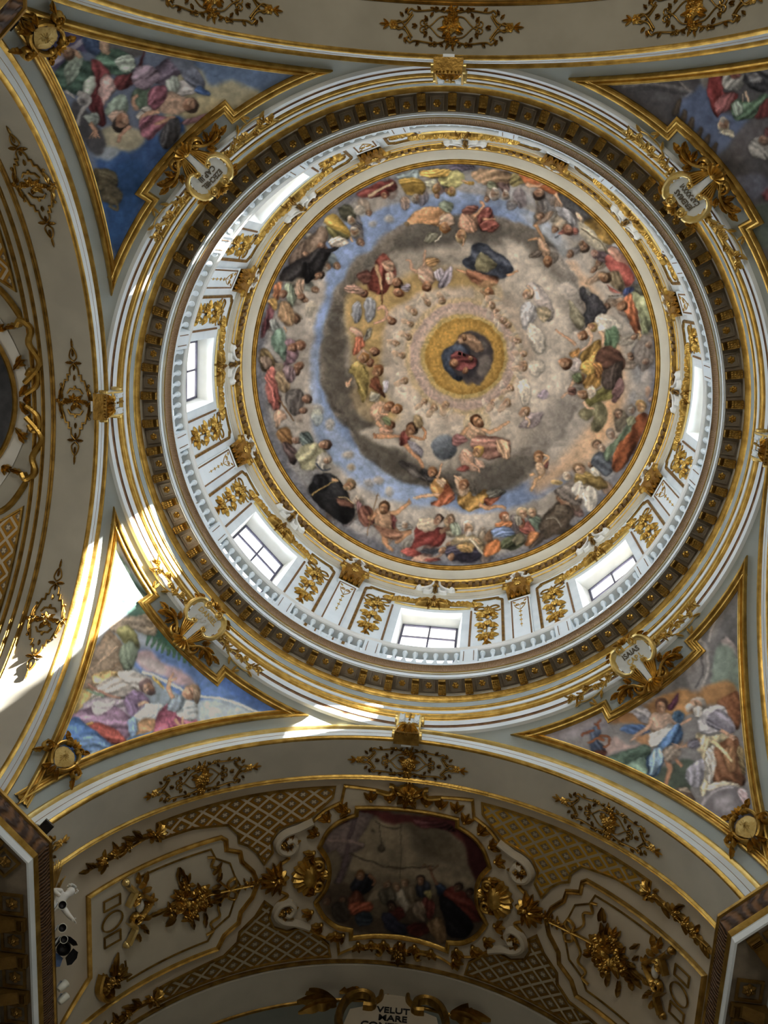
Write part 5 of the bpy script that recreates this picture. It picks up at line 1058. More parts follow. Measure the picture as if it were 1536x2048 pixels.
    f('95815d', '1 129 7 124 16 124 23 128 25 136 18 139 10 136 4 134', .35); l('b8ae9c', 2, 1.6, '14 127 19 132 24 139'); f('3c3949', '-2 133 9 131 18 133 23 140 18 144 8 144 -2 141', .35); f('a07c45', '5 132 12 130 18 133 14 138 8 136', .3); h(13.5, 119.5, 4.7, 'aa8c70', 'a49b8e', -1.5, 'b5ada2'); f('a75b2a', '24 134 28 129 34 128 37 134 33 138 25 141', .3); f('7b5b41', '24 127 28 121 31 122 28 130', .1); l('a7866a', 2, 1.2, '18 127 22 130'); h(1, 141, 2.6, 'ab8466', '7a5a40', -.5)
    f('79836f', '0 116 6 116 8 124 2 124'); h(1, 113.5, 3.2, '9c8068', '5e4e40', -1.4); f('b1693a', '32 118 37 114 44 115 43 120 36 121'); f('55688b', '29 122 35 119 44 120 46 126 38 127 32 126', .4); f('4b5138', '36 131 42 126 50 124 53 130 47 135 38 135', .35); f('67614a', '44 128 50 123 53 127 49 132'); h(39, 111.5, 4, 'b9987e', '784830', -2.2); h(52, 109.5, 4.3, 'a88c72', '97876a', -2); f('8b4a40', '49 119 56 116 61 122 54 125'); f('596a5b', '56 114 62 111 67 116 62 121'); f('a16134', '53 129 58 122 65 125 61 131 54 133', .4); h(58.5, 109, 3.8, 'a58a70', '8a7a62', -2); h(51, 117, 2.9, '9a6a50', '74402c', -1.6); f('8b8576', '46 112 50 112 52 117 47 118')
    f('4e4337', '65 114 71 106 78 101 85 104 89 110 85 116 91 121 85 126 76 124 67 128 63 120', .25); f('4a4037', '64 118 67 123 66 129 60 134 55 134 62 127', .3); f('5c5042', '74 104 81 103 85 109 80 112 75 110', .15); f('b08c6e', '80 99 84 97 86 101 83 104', .1); h(79, 99.5, 3.8, 'a98468', '5c4838', -2); l('9a9488', .8, .6, '68 113 75 112 80 119')
    f('756b63', '77 91 87 87 93 96 93 104 85 102 78 99 74 95', .3); f('95793d', '88 85 92 79 100 80 108 84 113 90 106 93 98 88 92 92', .28); f('b0a99c', '87 91 93 86 96 91 95 98 90 97', .18); f('aaa396', '96 92 101 90 105 96 104 106 99 108 95 100', .25); ell('a58e62', 76, 87, 4.2, 2, .1); ell('8a7450', 76, 87.6, 2, 1); h(83, 83, 3.2, 'b5aa98', '9c9284', -1.8); h(92, 77.5, 4.6, 'b2967a', '675340', -2.2); l('9a7e62', 1.8, 1.4, '92 96 90 100'); f('b0a895', '99 78 105 76 108 82 103 83', .16)
    f('4f5660', '101 73 105 66 112 69 117 76 112 83 104 77', .3); f('a2532c', '117 66 123 53 130 44 138 37 141 44 135 56 129 69 122 79 117 80 115 73', .42); f('667a60', '109 67 117 58 125 48 130 43 129 50 122 58 117 66 112 73', .3); h(105, 61, 3.5, '9a7c64', '5a4a3c', -1.8); h(115, 52.5, 3.6, '8a7c70', '6a6058', -1.8); f('5d5547', '117 41 123 36 128 42 124 48 120 51', .2); h(120, 38.5, 3.8, '8a7260', '5a4c40', -1.9); h(128.5, 35.5, 3.5, '84807a', '5e5850', -1.6); h(136, 33, 4.2, 'a4865e', '7a6240', -1.6); f('77785a', '126 42 131 40 133 44 128 47', .2); h(108, 63.5, 3, 'aa9a88', '7a6a5c', -1.8)
    f('767039', '96 29 104 22 112 17 121 18 119 26 108 30 99 35', .35); f('767050', '93 36 100 33 107 30 112 36 111 45 106 52 102 50 101 45 103 40 97 43 93 40', .2); f('b28139', '95 15 102 8 108 10 107 18 101 21 96 19', .4); f('c39842', '94 2 100 0 104 8 98 12 94 8', .35); f('b67a3c', '102 2 108 2 109 10 105 14', .35); f('4c413b', '108 11 115 3 122 1 123 12 119 20 110 20', .25); f('795957', '116 21 122 12 124 22 117 31', .2); h(82, 2.5, 4.6, 'ae8a6c', '5c4230', .2); h(91.5, 13, 4, 'ae8a6c', '75583c', .2); h(94.5, 24.5, 4.2, 'ae8a6c', '75583c', .1); l('b6977c', 2.6, 1.4, '89 14 86 20 82 24 79 27'); f('b6a690', '97 20 102 18 104 25 99 28', .12); l('b6977c', 2.4, 1.4, '95 30 98 34 103 35'); f('6a4a40', '84 20 90 20 89 25 84 24', .3); f('5e6a48', '87 10 93 9 94 15 89 16', .2)
    f('bcb19e', '50 15 55 13 58 22 57 31 53 34 50 26', .14); f('b9ae9c', '56 0 66 0 68 6 62 12 57 8', .1); f('a292a2', '62 27 66 21 70 23 68 28', .15); f('998a8b', '52 43 58 38 67 37 63 46 55 49 49 48', .25); h(53, 37.5, 4.2, 'b39a82', '86684e', -.6); l('b39a82', 2, 1.2, '54 41 57 44 55 48')
    for x, y, a in ((43, 20, -.6), (31, 30, -1), (40, 31, -.8), (52, 5, -.2)): put_fig(x, y, 3, 'b9b1a3', 'b49c86', '8c7054', a)
    ell('8f8680', 142, 12, 3, 5, 0, 3, .5); ell('a2785a', 141, 22, 2, 4, 0, 2, .6); h(144, 28, 2.6, '8a7668', '74665c', 0)
# ------------------------------------------------------------------ pendentive stories
def paint_sw():
    C(0, 0, 10); SHEET[960:1600, 40:660] = hexc('8f9aa8')
    C(0, 1050, 2.4)
    b('5878b4', 6, '60 60 80 60 105 68 125 78 140 90 120 94 95 90 78 78 64 68'); b('4a6bb0', 6, '100 66 120 74 140 88 128 90 110 80'); b('a58f98', 4, '64 62 72 60 78 66 88 70 94 76 86 77 78 72 70 70'); b('a9a0a4', 4, '66 64 74 64 80 70 76 72')
    b('3f6a60', 5, '54 10 60 20 68 30 74 38 82 46 88 54 92 60 84 60 76 56 68 50 60 40 54 26'); b('567a70', 4, '52 28 62 34 70 36 72 42 60 42 52 38'); f('6c8c84', '50 30 54 20 60 18 66 30 72 34 66 38 56 36', .4); f('7d9a92', '46 26 52 18 58 24 60 34 52 34', .4)
    for k in range(9): l('3f6250', 2.2, .8, '%f %f %f %f' % (72+2.4*k, 52+1.5*k, 70+2.6*k, 58+1.2*k))
    f('8a7c6c', '52 48 58 44 66 43 73 43 76 48 74 53 68 52 64 50 56 52', .25); l('978a78', 2.4, 1.4, '70 44 74 46 73 50 70 49'); f('7a7a48', '56 50 62 48 66 54 66 60 60 58', .3)
    f('84705c', '36 76 40 66 48 56 53 50 58 56 60 70 62 64 60 76 50 82 40 82', .06, False); f('9a8570', '44 60 52 52 57 60 48 66', .05, False); l('a08c78', 1.2, 1.2, '40 72 56 58'); l('6e5c4c', 1, 1, '42 78 58 66'); f('5f6f5e', '57 60 62 56 66 60 64 68 60 70', .35)
    b('8fa0b0', 2, '66 72 80 78 92 84 108 84 126 90 136 94 110 96 94 98 80 94 70 84'); l('b9c3c8', 1.4, 1.2, '68 70 82 76 94 82 110 84 128 92'); l('7f92a6', .8, .8, '94 84 94 100'); b('a3b2bd', 2, '94 86 108 86 124 92 108 98 96 98')
    f('a58a4c', '32 92 36 82 42 78 46 84 42 90 36 94', .4); f('b8975a', '44 72 52 70 60 72 66 78 68 82 60 80 52 76 46 76', .5)
    f('a89cb0', '36 92 42 84 52 80 60 82 62 92 56 99 46 97 38 95', .3); f('8a6a8c', '33 93 40 88 52 86 60 90 64 96 60 103 50 101 40 96', .4); f('b9b2bc', '44 86 50 83 56 84 52 89 46 91', .3); f('c0b8b2', '42 84 50 74 60 74 66 80 60 84 50 82', .45); l('8f6a5c', 1.2, 1, '42 76 48 80 58 83'); l('6f8a74', 1, 1, '41 79 50 82')
    f('c6c2c0', '56 71 64 70 72 73 74 78 68 80 62 76', .3); f('7b648c', '60 82 66 79 71 83 72 90 66 93 61 90', .35); l('b0937e', 2, 1.2, '66 86 70 85 71 87'); h(70.5, 77.5, 3.8, '9c8272', '5a4a4c', -2.2, '4a3c3c'); f('c29b45', '74 73 77 75 79 78 77 78', .2, False); l('c9a54e', .8, .4, '73 73 79 78')
    f('993f38', '40 97 46 95 54 97 60 102 61 107 54 105 46 102', .35); l('b9984c', 1, .8, '41 96 45 95'); f('3f6bb4', '30 98 36 92 42 96 50 102 56 108 48 110 40 112 34 114 30 106', .3); f('5f8ac8', '36 104 44 100 54 107 46 110', .3); f('9ab4d0', '40 112 46 108 50 110 44 113', .2)
    f('b8c4ce', '64 92 70 86 78 86 80 92 74 98 68 96', .3); f('a0744e', '64 97 70 92 76 94 78 100 72 104 65 101', .3); f('4f78b4', '62 102 70 100 76 98 78 102 70 105 63 106', .3); f('7aa0d0', '61 95 64 92 66 98 63 102', .2)
    f('a5506c', '76 90 80 86 86 85 88 90 93 92 96 98 90 100 82 101 74 103 74 97', .45); f('8a3f5c', '80 94 86 92 90 98 84 100', .4); f('c0ccd4', '84 90 88 84 94 85 95 91 92 94 88 93', .3); f('8396aa', '80 88 83 82 88 82 88 87 84 90', .3); l('b89078', 2.2, 1.6, '83 83 81 78 82 74'); l('b89078', 1.6, .8, '81 75 83 71'); l('b89078', 1.2, .6, '82 75 85 73'); h(91.5, 80, 4.2, 'b8917a', '75604e', -.5); f('75604e', '93 78 96 80 95 86 93 84', .2); l('b89078', 1.6, 1.2, '84 93 87 97 88 92')
def paint_se():
    C(0, 0, 10); SHEET[1040:1720, 1000:1536] = hexc('7c7a7c')
    C(1000, 1250, 2.866)
    b('6a696b', 5, '100 30 112 10 120 -20 130 -40 136 -30 136 10 124 30 110 40 96 44'); b('7f7c7e', 3, '104 14 112 8 118 8 124 -10 130 -28 128 -6 122 12 118 26 116 36 110 38')
    l('8c8888', 2, 2, '113 6 118 14 119 26 116 36'); l('5a595c', 1, 1, '110 8 115 16 116 28 112 36'); l('908c8c', 1.6, 1.6, '119 10 126 -12 133 -30'); f('8a7c7c', '126 10 131 14 136 20 136 12 130 6', .1, False)
    b('7a8a80', 4, '124 14 132 12 137 24 136 40 128 38 122 32'); b('a5784c', 4, '84 46 94 40 104 36 112 38 122 34 132 32 136 40 128 44 118 46 110 50 100 52 88 52'); b('9a6f48', 4, '60 52 74 48 86 46 96 52 104 62 100 68 92 66 84 58 74 56 64 56'); b('a97b56', 3, '76 64 86 62 96 64 104 66 100 70 90 70 80 68')
    b('87828a', 4, '24 62 40 58 56 52 62 58 56 62 46 64 34 66'); b('b09a96', 3, '60 68 66 64 72 68 80 68 76 71 66 73 61 75'); f('7c4628', '124 44 130 40 136 38 138 52 136 60 130 52', .25)
    f('3c4a64', '51 60 56 58 58 62 56 66 60 70 59 74 54 74 51 70 53 66', .3); l('6e3f2a', 1.6, 1.2, '57 60 56 56 58 54'); l('74442c', 1.2, 1.2, '57 64 62 64 62 69 59 70'); l('6e3f2a', 1.4, 1.0, '54 60 48 62 47 64'); l('7a4a30', 1.6, 1.6, '51 68 56 65 60 66'); f('5a2f26', '53 73 58 71 61 73 58 76', .2); l('6e3f2a', 1, 1, '56 58 54 56')
    f('4f6a5c', '60 76 70 73 82 68 86 70 86 74 74 79 66 82', .1, False); f('3d5448', '70 76 86 72 86 76 74 82', .1, False); f('6d8f7e', '70 82 76 78 83 76 86 86 84 92 76 88', .3); b('4f5a50', 3, '86 84 96 80 106 76 112 80 110 92 104 98 94 96 86 92'); f('3e463f', '88 92 96 96 104 98 112 104 104 104 94 98', .2)
    f('8a8792', '66 48 72 46 80 46 86 50 87 56 82 56 76 51', .3); l('a5a2a8', 3, 1.4, '86 52 80 49 72 47 66 48'); f('4a6fb0', '69 60 74 57 82 57 86 60 80 63 72 62', .3); f('5c3048', '96 48 99 42 102 38 102 44 99 49', .2)
    f('b3917c', '85 54 89 50 96 50 99 55 98 62 92 63 87 60', .14); l('ae8a74', 3, 1.8, '87 54 84 59 79 62 76 65'); l('ae8a74', 2.6, 1.6, '98 54 102 57 107 55 110 53'); l('b3917c', 1.2, .6, '77 64 74 67'); h(92.5, 46.5, 4.2, 'ae8870', '4c3830', -1.4); f('33506e', '98 52 103 49 106 51 104 56 100 56', .3)
    f('b5b5b4', '86 62 92 60 98 57 101 62 96 68 90 70 85 68', .42); f('4a76b4', '96 62 102 56 105 62 102 68 96 72 93 80 90 86 85 86 84 76 90 70', .42); f('7fa5cc', '86 74 91 70 94 74 90 84 86 85', .4); l('9a7058', 3, 2, '95 76 97 82 96 88 95 92'); l('9a7058', 2.4, 1.6, '98 74 102 78 105 81'); f('7a6c60', '93 72 99 69 104 72 100 77 95 78', .3)
    f('a9a6ae', '113 56 116 50 122 46 128 46 130 52 126 60 118 62 114 60', .4); f('6c6878', '118 56 124 48 131 52 135 60 130 64 124 60', .45); h(112.5, 45.5, 5, 'a8866e', '8d857e', -.4, 'c0bab4'); f('c4bdb6', '110 47 115 46 116 51 112 53', .2)
    f('cbb98c', '113 62 120 64 128 62 133 66 128 68 122 68 118 74 122 82 120 92 116 98 114 88 116 78 113 70', .45); f('b9b2a8', '119 70 124 70 124 82 120 92 117 84', .35); f('6b4026', '122 70 128 66 136 64 138 78 140 92 130 90 122 90 124 80', .42); f('8a5c38', '128 72 134 70 136 80 131 84', .3); l('c8b68c', 2.4, 1.4, '121 66 128 72 133 78'); f('8c8a9a', '106 86 110 80 116 76 117 86 115 92 110 92 107 90', .42); f('c0b49a', '117 94 124 90 132 90 140 94 130 93 122 95', .3)
    l('b08c76', 2.6, 1.6, '126 60 131 63 134 66'); for_ = [l('b08c76', .9, .5, '131 63 %f %f' % (134+k*.8, 62+k*1.6)) for k in range(3)]; l('9a765e', 2.6, 1.8, '115 66 108 68 104 69'); [l('b08c76', .9, .5, '104 69 %f %f' % (98+k*.6, 68+k*1.4)) for k in range(3)]; f('5a5868', '107 68 113 65 115 70 110 71', .3)
    b('6e6a70', 3, '114 104 120 96 130 92 142 96 142 112 128 114'); l('8a868c', 2, 2, '115 104 119 98 126 94 134 93'); b('908c94', 5, '124 100 132 98 134 106 126 108'); f('a28c94', '136 94 141 95 142 102 138 101', .3); f('5c4a40', '100 94 106 92 112 100 106 102', .1, False); f('8a7a68', '102 94 106 92 110 97', .05, False); f('74603c', '136 70 140 72 140 86 137 82', .3)
def paint_nw():
    C(0, 0, 10); SHEET[20:620, 60:680] = hexc('66728c')
    C(0, 0, 2)
    b('5d7398', 6, '76 24 96 24 116 28 126 30 108 40 94 42 84 38'); b('a39c80', 5, '70 26 80 28 84 34 92 32 97 34 104 37 100 44 92 48 84 54 76 56 68 54 66 46 72 38'); b('ab9f7c', 4, '80 38 88 40 86 48 76 52 70 48'); b('36548a', 6, '52 58 62 54 70 60 64 68 60 74 56 86 50 98 46 104 43 92 40 76 38 64 44 58'); b('294a7c', 6, '46 66 56 64 58 76 50 92 45 100 42 84'); b('9b937c', 4, '40 52 50 50 58 54 54 60 46 60 42 58'); b('8a94a0', 4, '40 58 48 60 44 64 38 62'); b('34589a', 4, '70 46 74 48 73 54 69 52')
    b('4c4868', 4, '18 20 28 10 38 8 46 12 40 18 30 22 22 28'); l('8a8496', 2.4, 2, '20 26 28 20 36 14'); b('4a4a50', 3, '30 40 36 46 42 56 40 62 34 58 28 46'); f('32466e', '33 14 38 10 44 12 43 20 37 22', .2); b('5d5c60', 3, '42 14 52 16 58 20 52 24 44 22')
    f('3f5f52', '22 29 28 22 34 24 40 26 40 34 36 38 28 37 22 33', .42); f('86988a', '26 26 31 20 33 24 30 32 27 34', .3); f('9aa69c', '34 32 39 30 41 36 37 39 33 37', .35); f('527c68', '38 22 46 19 52 22 54 27 50 30 44 30 40 27', .42); f('a0b0a4', '46 24 52 22 54 27 49 29', .3); f('7a2f34', '36 24 41 26 44 32 40 40 42 50 38 48 36 40 38 34', .42); f('b08a88', '41 30 46 32 52 30 48 34 42 42 40 46 39 40', .4); f('84383c', '46 31 54 28 58 19 57 26 54 33 48 36', .42); f('5e2228', '37 38 41 40 42 50 38 48 36 43', .35)
    l('a5826a', 2.6, 1.8, '26 20 30 21 32 23'); h(27, 21, 2.8, 'a07c62', '5c463a', 1); l('a9866c', 3, 2.2, '42 15 41 19 44 21'); f('a9866c', '40 15 43 14 44 20 41 21', .15)
    l('8d8a8c', 2, 1.6, '31 37 34 38 36 40 34 43 32 46 31 50'); ell('8d8a8c', 33, 40, 2.2, 2.2); ell('5a585c', 33, 40, 1.2, 1.2); l('9a9698', 1.4, 1, '26 36 30 39')
    f('849a8c', '42 44 46 39 50 38 51 44 48 47 44 47', .35); f('b39280', '43 46 47 44 51 46 50 49 46 50', .2); h(48.5, 49, 3.7, 'a9806a', '2c2624', 1.9); f('75807c', '34 46 39 45 40 49 36 50', .3); l('a27a64', 2, 1.2, '36 49 38 52 38 55'); [l('a27a64', .7, .4, '38 52 %f %f' % (35.5+k*1.5, 55.5)) for k in range(4)]
    f('4c6250', '52 38 56 34 60 35 61 40 57 44 53 42', .4); l('a57e68', 2, 1.4, '54 44 53 40 55 38'); f('a09a94', '54 46 58 42 62 44 62 48 56 48', .35); l('5a5450', .5, .5, '56 44 60 46')
    f('70607a', '60 30 66 24 72 22 76 26 70 31 64 34', .42); f('857086', '54 27 60 26 64 31 58 36 53 33', .42); f('a5a0a2', '70 34 76 31 80 35 76 38 70 38', .3); f('6d7590', '72 26 78 27 82 33 80 36 74 32', .3); f('8f9a92', '66 33 70 30 72 35 68 38', .3); f('3a5c9c', '79 34 83 36 84 38 78 37', .2)
    f('b08a72', '63 40 68 36 72 38 76 40 74 44 68 46 64 44', .16); l('b08a72', 2.6, 1.4, '64 44 58 46 56 50'); h(76, 42, 3.3, 'a8806a', '4a3a32', .4); f('87485c', '60 36 66 34 66 40 62 44 59 41', .4); f('9a566c', '56 48 62 46 68 48 64 52 60 56 56 53', .4); f('936676', '74 48 80 46 84 45 78 49 72 50', .3); l('a8806a', 1.6, 1, '70 47 62 50'); f('4c4c54', '66 50 71 47 72 54 67 60 64 56', .35); l('a57c68', 1.6, 1, '52 50 48 55 47 57')
    f('5c533c', '37 69 41 67 46 69 47 74 43 77 38 75', .25); f('4f4734', '40 76 45 74 49 78 46 82 41 80', .25); l('4f4734', 1.2, .7, '44 82 47 84 46 80 44 78'); ell('4a4230', 38, 70, 1.4, 3)
    b('6b7488', 3, '68 24 74 20 78 24 74 28')
def paint_ne():
    C(0, 0, 10); SHEET[80:700, 1150:1536] = hexc('5b5a5e')
    C(1140, 100, 3.88)
    b('545256', 5, '24 26 50 24 80 20 100 18 104 24 98 36 92 50 84 60 78 70 66 62 50 48'); l('6c696c', 3, 3, '40 28 60 26 80 28 96 32'); l('474649', 2, 2, '44 32 66 30 94 35'); l('7a7472', 2, 2, '84 24 94 32 90 36'); b('5f6e92', 5, '92 36 100 26 106 22 110 28 112 40 118 48 134 48 140 50 134 60 126 70 116 80 106 84 96 78 88 68 82 60 84 44'); b('8b8680', 4, '100 22 108 18 110 26 104 30')
    for x, y in ((82, 44), (86, 52), (92, 58), (98, 66), (104, 72), (110, 78)): f('4f4338', '%f %f %f %f %f %f %f %f' % (x-4, y+6, x+2, y-6, x+5, y-4, x+1, y+7), .1)
    b('4b494c', 6, '120 84 140 72 154 68 156 110 150 120 136 112 124 98 114 90'); b('605c60', 5, '126 70 140 56 154 56 154 70 140 80 130 86')
    f('8d2f30', '106 28 110 17 118 16 122 24 118 32 130 34 126 44 118 48 114 52 109 44', .42); f('a85a5c', '112 40 120 34 128 34 122 46 114 48', .35); f('9a9894', '118 20 124 15 132 16 136 22 132 30 124 32 118 28', .5); f('8b4a40', '124 16 130 15 132 20 126 22', .2); f('3c3c42', '134 18 142 14 154 12 154 30 144 32 137 26', .5); f('77777c', '138 20 146 17 150 24 142 26', .4); f('55785c', '124 44 130 38 140 40 150 34 154 38 148 48 138 54 128 54', .45); f('8fa294', '126 42 132 40 134 48 128 50', .3); f('7a3030', '150 40 156 38 156 50 144 52', .3)
    l('c0a68e', 2.4, 1.4, '136 32 138 38 138 40'); l('c0a68e', 1.2, .7, '134 34 134 40'); h(119, 58, 5.2, 'a98672', 'b9ac92', 1.6, 'a9a298'); f('c0b59c', '114 64 120 66 127 68 126 62 118 62', .3)
    f('b7b2ac', '138 74 144 68 152 70 154 84 146 84 140 80', .35); h(150, 70, 4, '9a7868', '6a5a50', 1.6); f('5a2e30', '150 62 156 60 156 70', .3); f('74343c', '148 106 156 100 156 116 150 116', .3); f('8a8478', '146 136 152 130 156 132 156 142 150 142', .2); b('556058', 4, '140 126 156 120 156 150 146 150'); b('5e6070', 4, '128 100 146 96 154 104 144 116 134 112')
# ------------------------------------------------------------------ banquet on the choir vault
def paint_vault():
    C(0, 0, 10); SHEET[1590:1920, 620:1000] = hexc('6e6250')
    C(500, 1500, 2.327)
    b('857862', 6, '52 34 66 33 78 40 96 44 104 54 104 62 88 62 70 58 52 58 44 52'); b('6c6150', 6, '74 40 96 38 104 48 104 58 90 58 80 50'); b('5c5242', 5, '72 34 84 36 96 42 96 52 84 50 78 42')
    b('5a2a2a', 3, '48 25 60 28 74 30 88 31 99 34 104 40 110 48 112 56 108 62 103 52 98 42 90 37 82 36 74 34 66 34 58 31 48 33 40 34'); b('401c1e', 3, '96 34 106 40 112 52 108 66 103 56 100 44'); f('4c2024', '76 32 84 33 92 34 96 38 88 37 80 36', .5)
    f('6b5a58', '36 38 44 34 50 28 57 30 54 36 50 42 54 44 48 48 45 56 42 64 39 62 43 52 40 46 36 48 34 44', .08, False); l('54474a', 2, 2, '50 29 46 40 44 52 41 62'); l('7c6a66', 1.4, 1.4, '36 42 46 42 53 44'); l('4c4038', .5, .5, '34 50 36 62')
    l('40382e', .5, .5, '46 48 56 52 70 55 86 54'); l('40382e', .3, .3, '70 34 70 60'); l('3c342a', .3, .3, '60 34 61 44'); f('4a4032', '59 46 61 43 63 46 61 48', .1); f('4a4032', '56 37 57 36 58 38', .1); l('3c342a', .4, .4, '58 33 64 36 70 36')
    b('4a3e32', 4, '33 66 44 62 60 66 80 68 100 64 106 72 108 84 96 90 70 88 48 84 36 76'); b('7a6c58', 2, '56 67 64 64 74 66 76 72 66 74 56 72'); f('8d8270', '66 66 71 65 74 72 70 78 67 72', .3); b('5b503f', 2, '56 70 68 70 68 78 56 77')
    f('22242e', '47 64 50 58 56 58 58 62 55 66 50 68', .35); f('5c2c1c', '46 68 50 65 53 70 50 74 46 72', .3); f('8c3a22', '44 74 50 70 57 71 56 75 48 77', .42); f('26303c', '49 77 55 75 57 80 51 82', .3); h(51, 58.5, 2.4, '7a5a42', '54381f', -1.5); l('6c4c38', 1.4, 1, '55 58 58 60 57 63')
    for x, y in ((64, 63), (72, 62), (68, 64)): h(x, y, 2.1, '8d745c', '5c4a38', -1.5)
    f('4d4638', '60 66 66 64 68 70 62 72', .3); f('6a5a44', '72 66 77 63 79 68 75 71', .3); f('262a36', '77 64 80 60 84 63 82 68 78 68', .3); h(79.5, 60.5, 2.2, '7a5a44', '2c2420', -1.5); f('5c2420', '79 71 83 68 86 72 84 78 80 76', .35); f('6c5a48', '76 72 80 70 82 78 78 80', .3); f('8b7b40', '81 66 84 65 84 70', .2)
    f('202c44', '86 62 90 63 92 68 88 69', .3); l('6a4a38', 1.4, 1, '87 63 85 59 84 54'); f('5c1f18', '90 66 95 63 100 66 104 72 108 77 104 80 96 78 91 74', .35); f('15141a', '88 68 94 70 100 76 104 82 100 88 92 86 90 78', .25); h(97, 63.5, 2.4, '4c382c', '241c18', -1.2); l('5a4634', .6, .6, '80 55 81 53 84 56 86 55 88 53')
    f('4c1c18', '64 74 70 72 72 77 66 79', .3); f('26283a', '61 76 66 76 70 80 76 82 72 86 64 84', .3); h(65.5, 72.5, 2.4, '3c2c22', '1c1614', -1.5); f('4a1a16', '72 82 80 80 84 84 76 87', .3); f('6a4e30', '82 80 88 78 91 84 90 90 85 86', .3); h(36, 70, 2, '5c4636', '3c2e26', -1.4); h(43, 70, 2.2, '5a4434', '3a2c24', -1.4); f('3c342c', '38 72 44 71 46 78 40 80', .3); h(102, 66, 2, '3c2c26', '1c1614', -1)
paint_sw(); paint_se(); paint_nw(); paint_ne(); paint_vault(); paint_dome()
grey = SHEET @ np.array([.3, .55, .15], np.float32); SHEET[:] = SHEET*.80+grey[..., None]*np.array([.205, .20, .193], np.float32)
SHEET *= (1+.10*(N9-.5)+.10*(N4-.5)+.06*(N2-.5))[..., None]
wx = (XX+5*(N24-.5)+3.5*(N9-.5)).clip(0, 1535).astype(int); wy = (YY+5*(N24[::-1, ::-1]-.5)+3.5*(N9[::-1, ::-1]-.5)).clip(0, 2047).astype(int)
SHEET[:] = .75*SHEET[wy, wx]+.25*SHEET
SHEET[300:1170, 480:1350] = ((SHEET[300:1170, 480:1350]-.5)*1.14+.5)*np.array([.885, .875, .865], np.float32)
np.clip(SHEET, 0, 1, out=SHEET)
def sample(W, gain=(1, 1, 1)):
    x, y = proj(W); x = np.clip(x, 0, 1534.0); y = np.clip(y, 0, 2046.0); x0 = x.astype(int); y0 = y.astype(int); fx = (x-x0)[:, None]; fy = (y-y0)[:, None]
    c = (SHEET[y0, x0]*(1-fx)+SHEET[y0, x0+1]*fx)*(1-fy)+(SHEET[y0+1, x0]*(1-fx)+SHEET[y0+1, x0+1]*fx)*fy
    c = np.where(c <= .04045, c/12.92, ((c+.055)/1.055)**2.4)*np.array(gain)
    return np.clip(c, 0, .97)
def paint_object(o, gain):
    bpy.context.view_layer.update(); me = o.data; n = len(me.vertices); co = np.zeros(n*3, np.float32); me.vertices.foreach_get('co', co)
    Mw = np.array(o.matrix_world); W = co.reshape(-1, 3) @ Mw[:3, :3].T + Mw[:3, 3]; c = sample(W, gain)
    at = me.color_attributes.new('paint', 'FLOAT_COLOR', 'POINT'); at.data.foreach_set('color', np.concatenate([c, np.ones((n, 1))], 1).astype(np.float32).ravel())
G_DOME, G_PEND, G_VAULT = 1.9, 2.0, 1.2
t = thing('dome_fresco', 'round dome fresco of saints on clouds circling a golden glory', 'fresco', (0, 0, ZD))
mb = MB(); nu, nv = 1500, 430
uu = np.linspace(0, 2*pi, nu, endpoint=False)[:, None]; tt = (np.linspace(0, 1, nv)**.93)[None, :]; tt = np.minimum(tt, .9995)
P3 = np.stack([RD*np.cos(tt*pi/2)*np.cos(uu), RD*np.cos(tt*pi/2)*np.sin(uu), HD*np.sin(tt*pi/2)*np.ones_like(uu)], -1)
def fastgrid(P, name, mat, parent, cu):
    a, c = P.shape[:2]; i = np.arange(a if cu else a-1)[:, None]; j = np.arange(c-1)[None, :]; i2 = (i+1) % a
    F = np.stack([i*c+j, i2*c+j, i2*c+j+1, i*c+j+1], -1).reshape(-1, 4); me = bpy.data.meshes.new(name)
    me.vertices.add(a*c); me.vertices.foreach_set('co', P.reshape(-1).astype(np.float32)); me.loops.add(F.size); me.loops.foreach_set('vertex_index', F.ravel().astype(np.int32))
    me.polygons.add(len(F)); me.polygons.foreach_set('loop_start', np.arange(0, F.size, 4, dtype=np.int32)); me.polygons.foreach_set('use_smooth', np.ones(len(F), bool)); me.update(); me.validate()
    me.materials.append(MATS[mat]); o = bpy.data.objects.new(name, me); COL.objects.link(o); o.parent = parent; return o
o = fastgrid(P3, 'painted_vault', 'fresco', t, True); paint_object(o, [G_DOME]*3)
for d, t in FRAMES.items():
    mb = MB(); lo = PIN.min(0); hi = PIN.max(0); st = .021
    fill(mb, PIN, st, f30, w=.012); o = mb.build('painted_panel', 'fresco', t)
    paint_object(o, [G_PEND*{'southwest': .95, 'southeast': .85, 'northwest': .68, 'northeast': .62}[d]]*3)  # north frescoes darkest: the shade of their corners is put into the paint
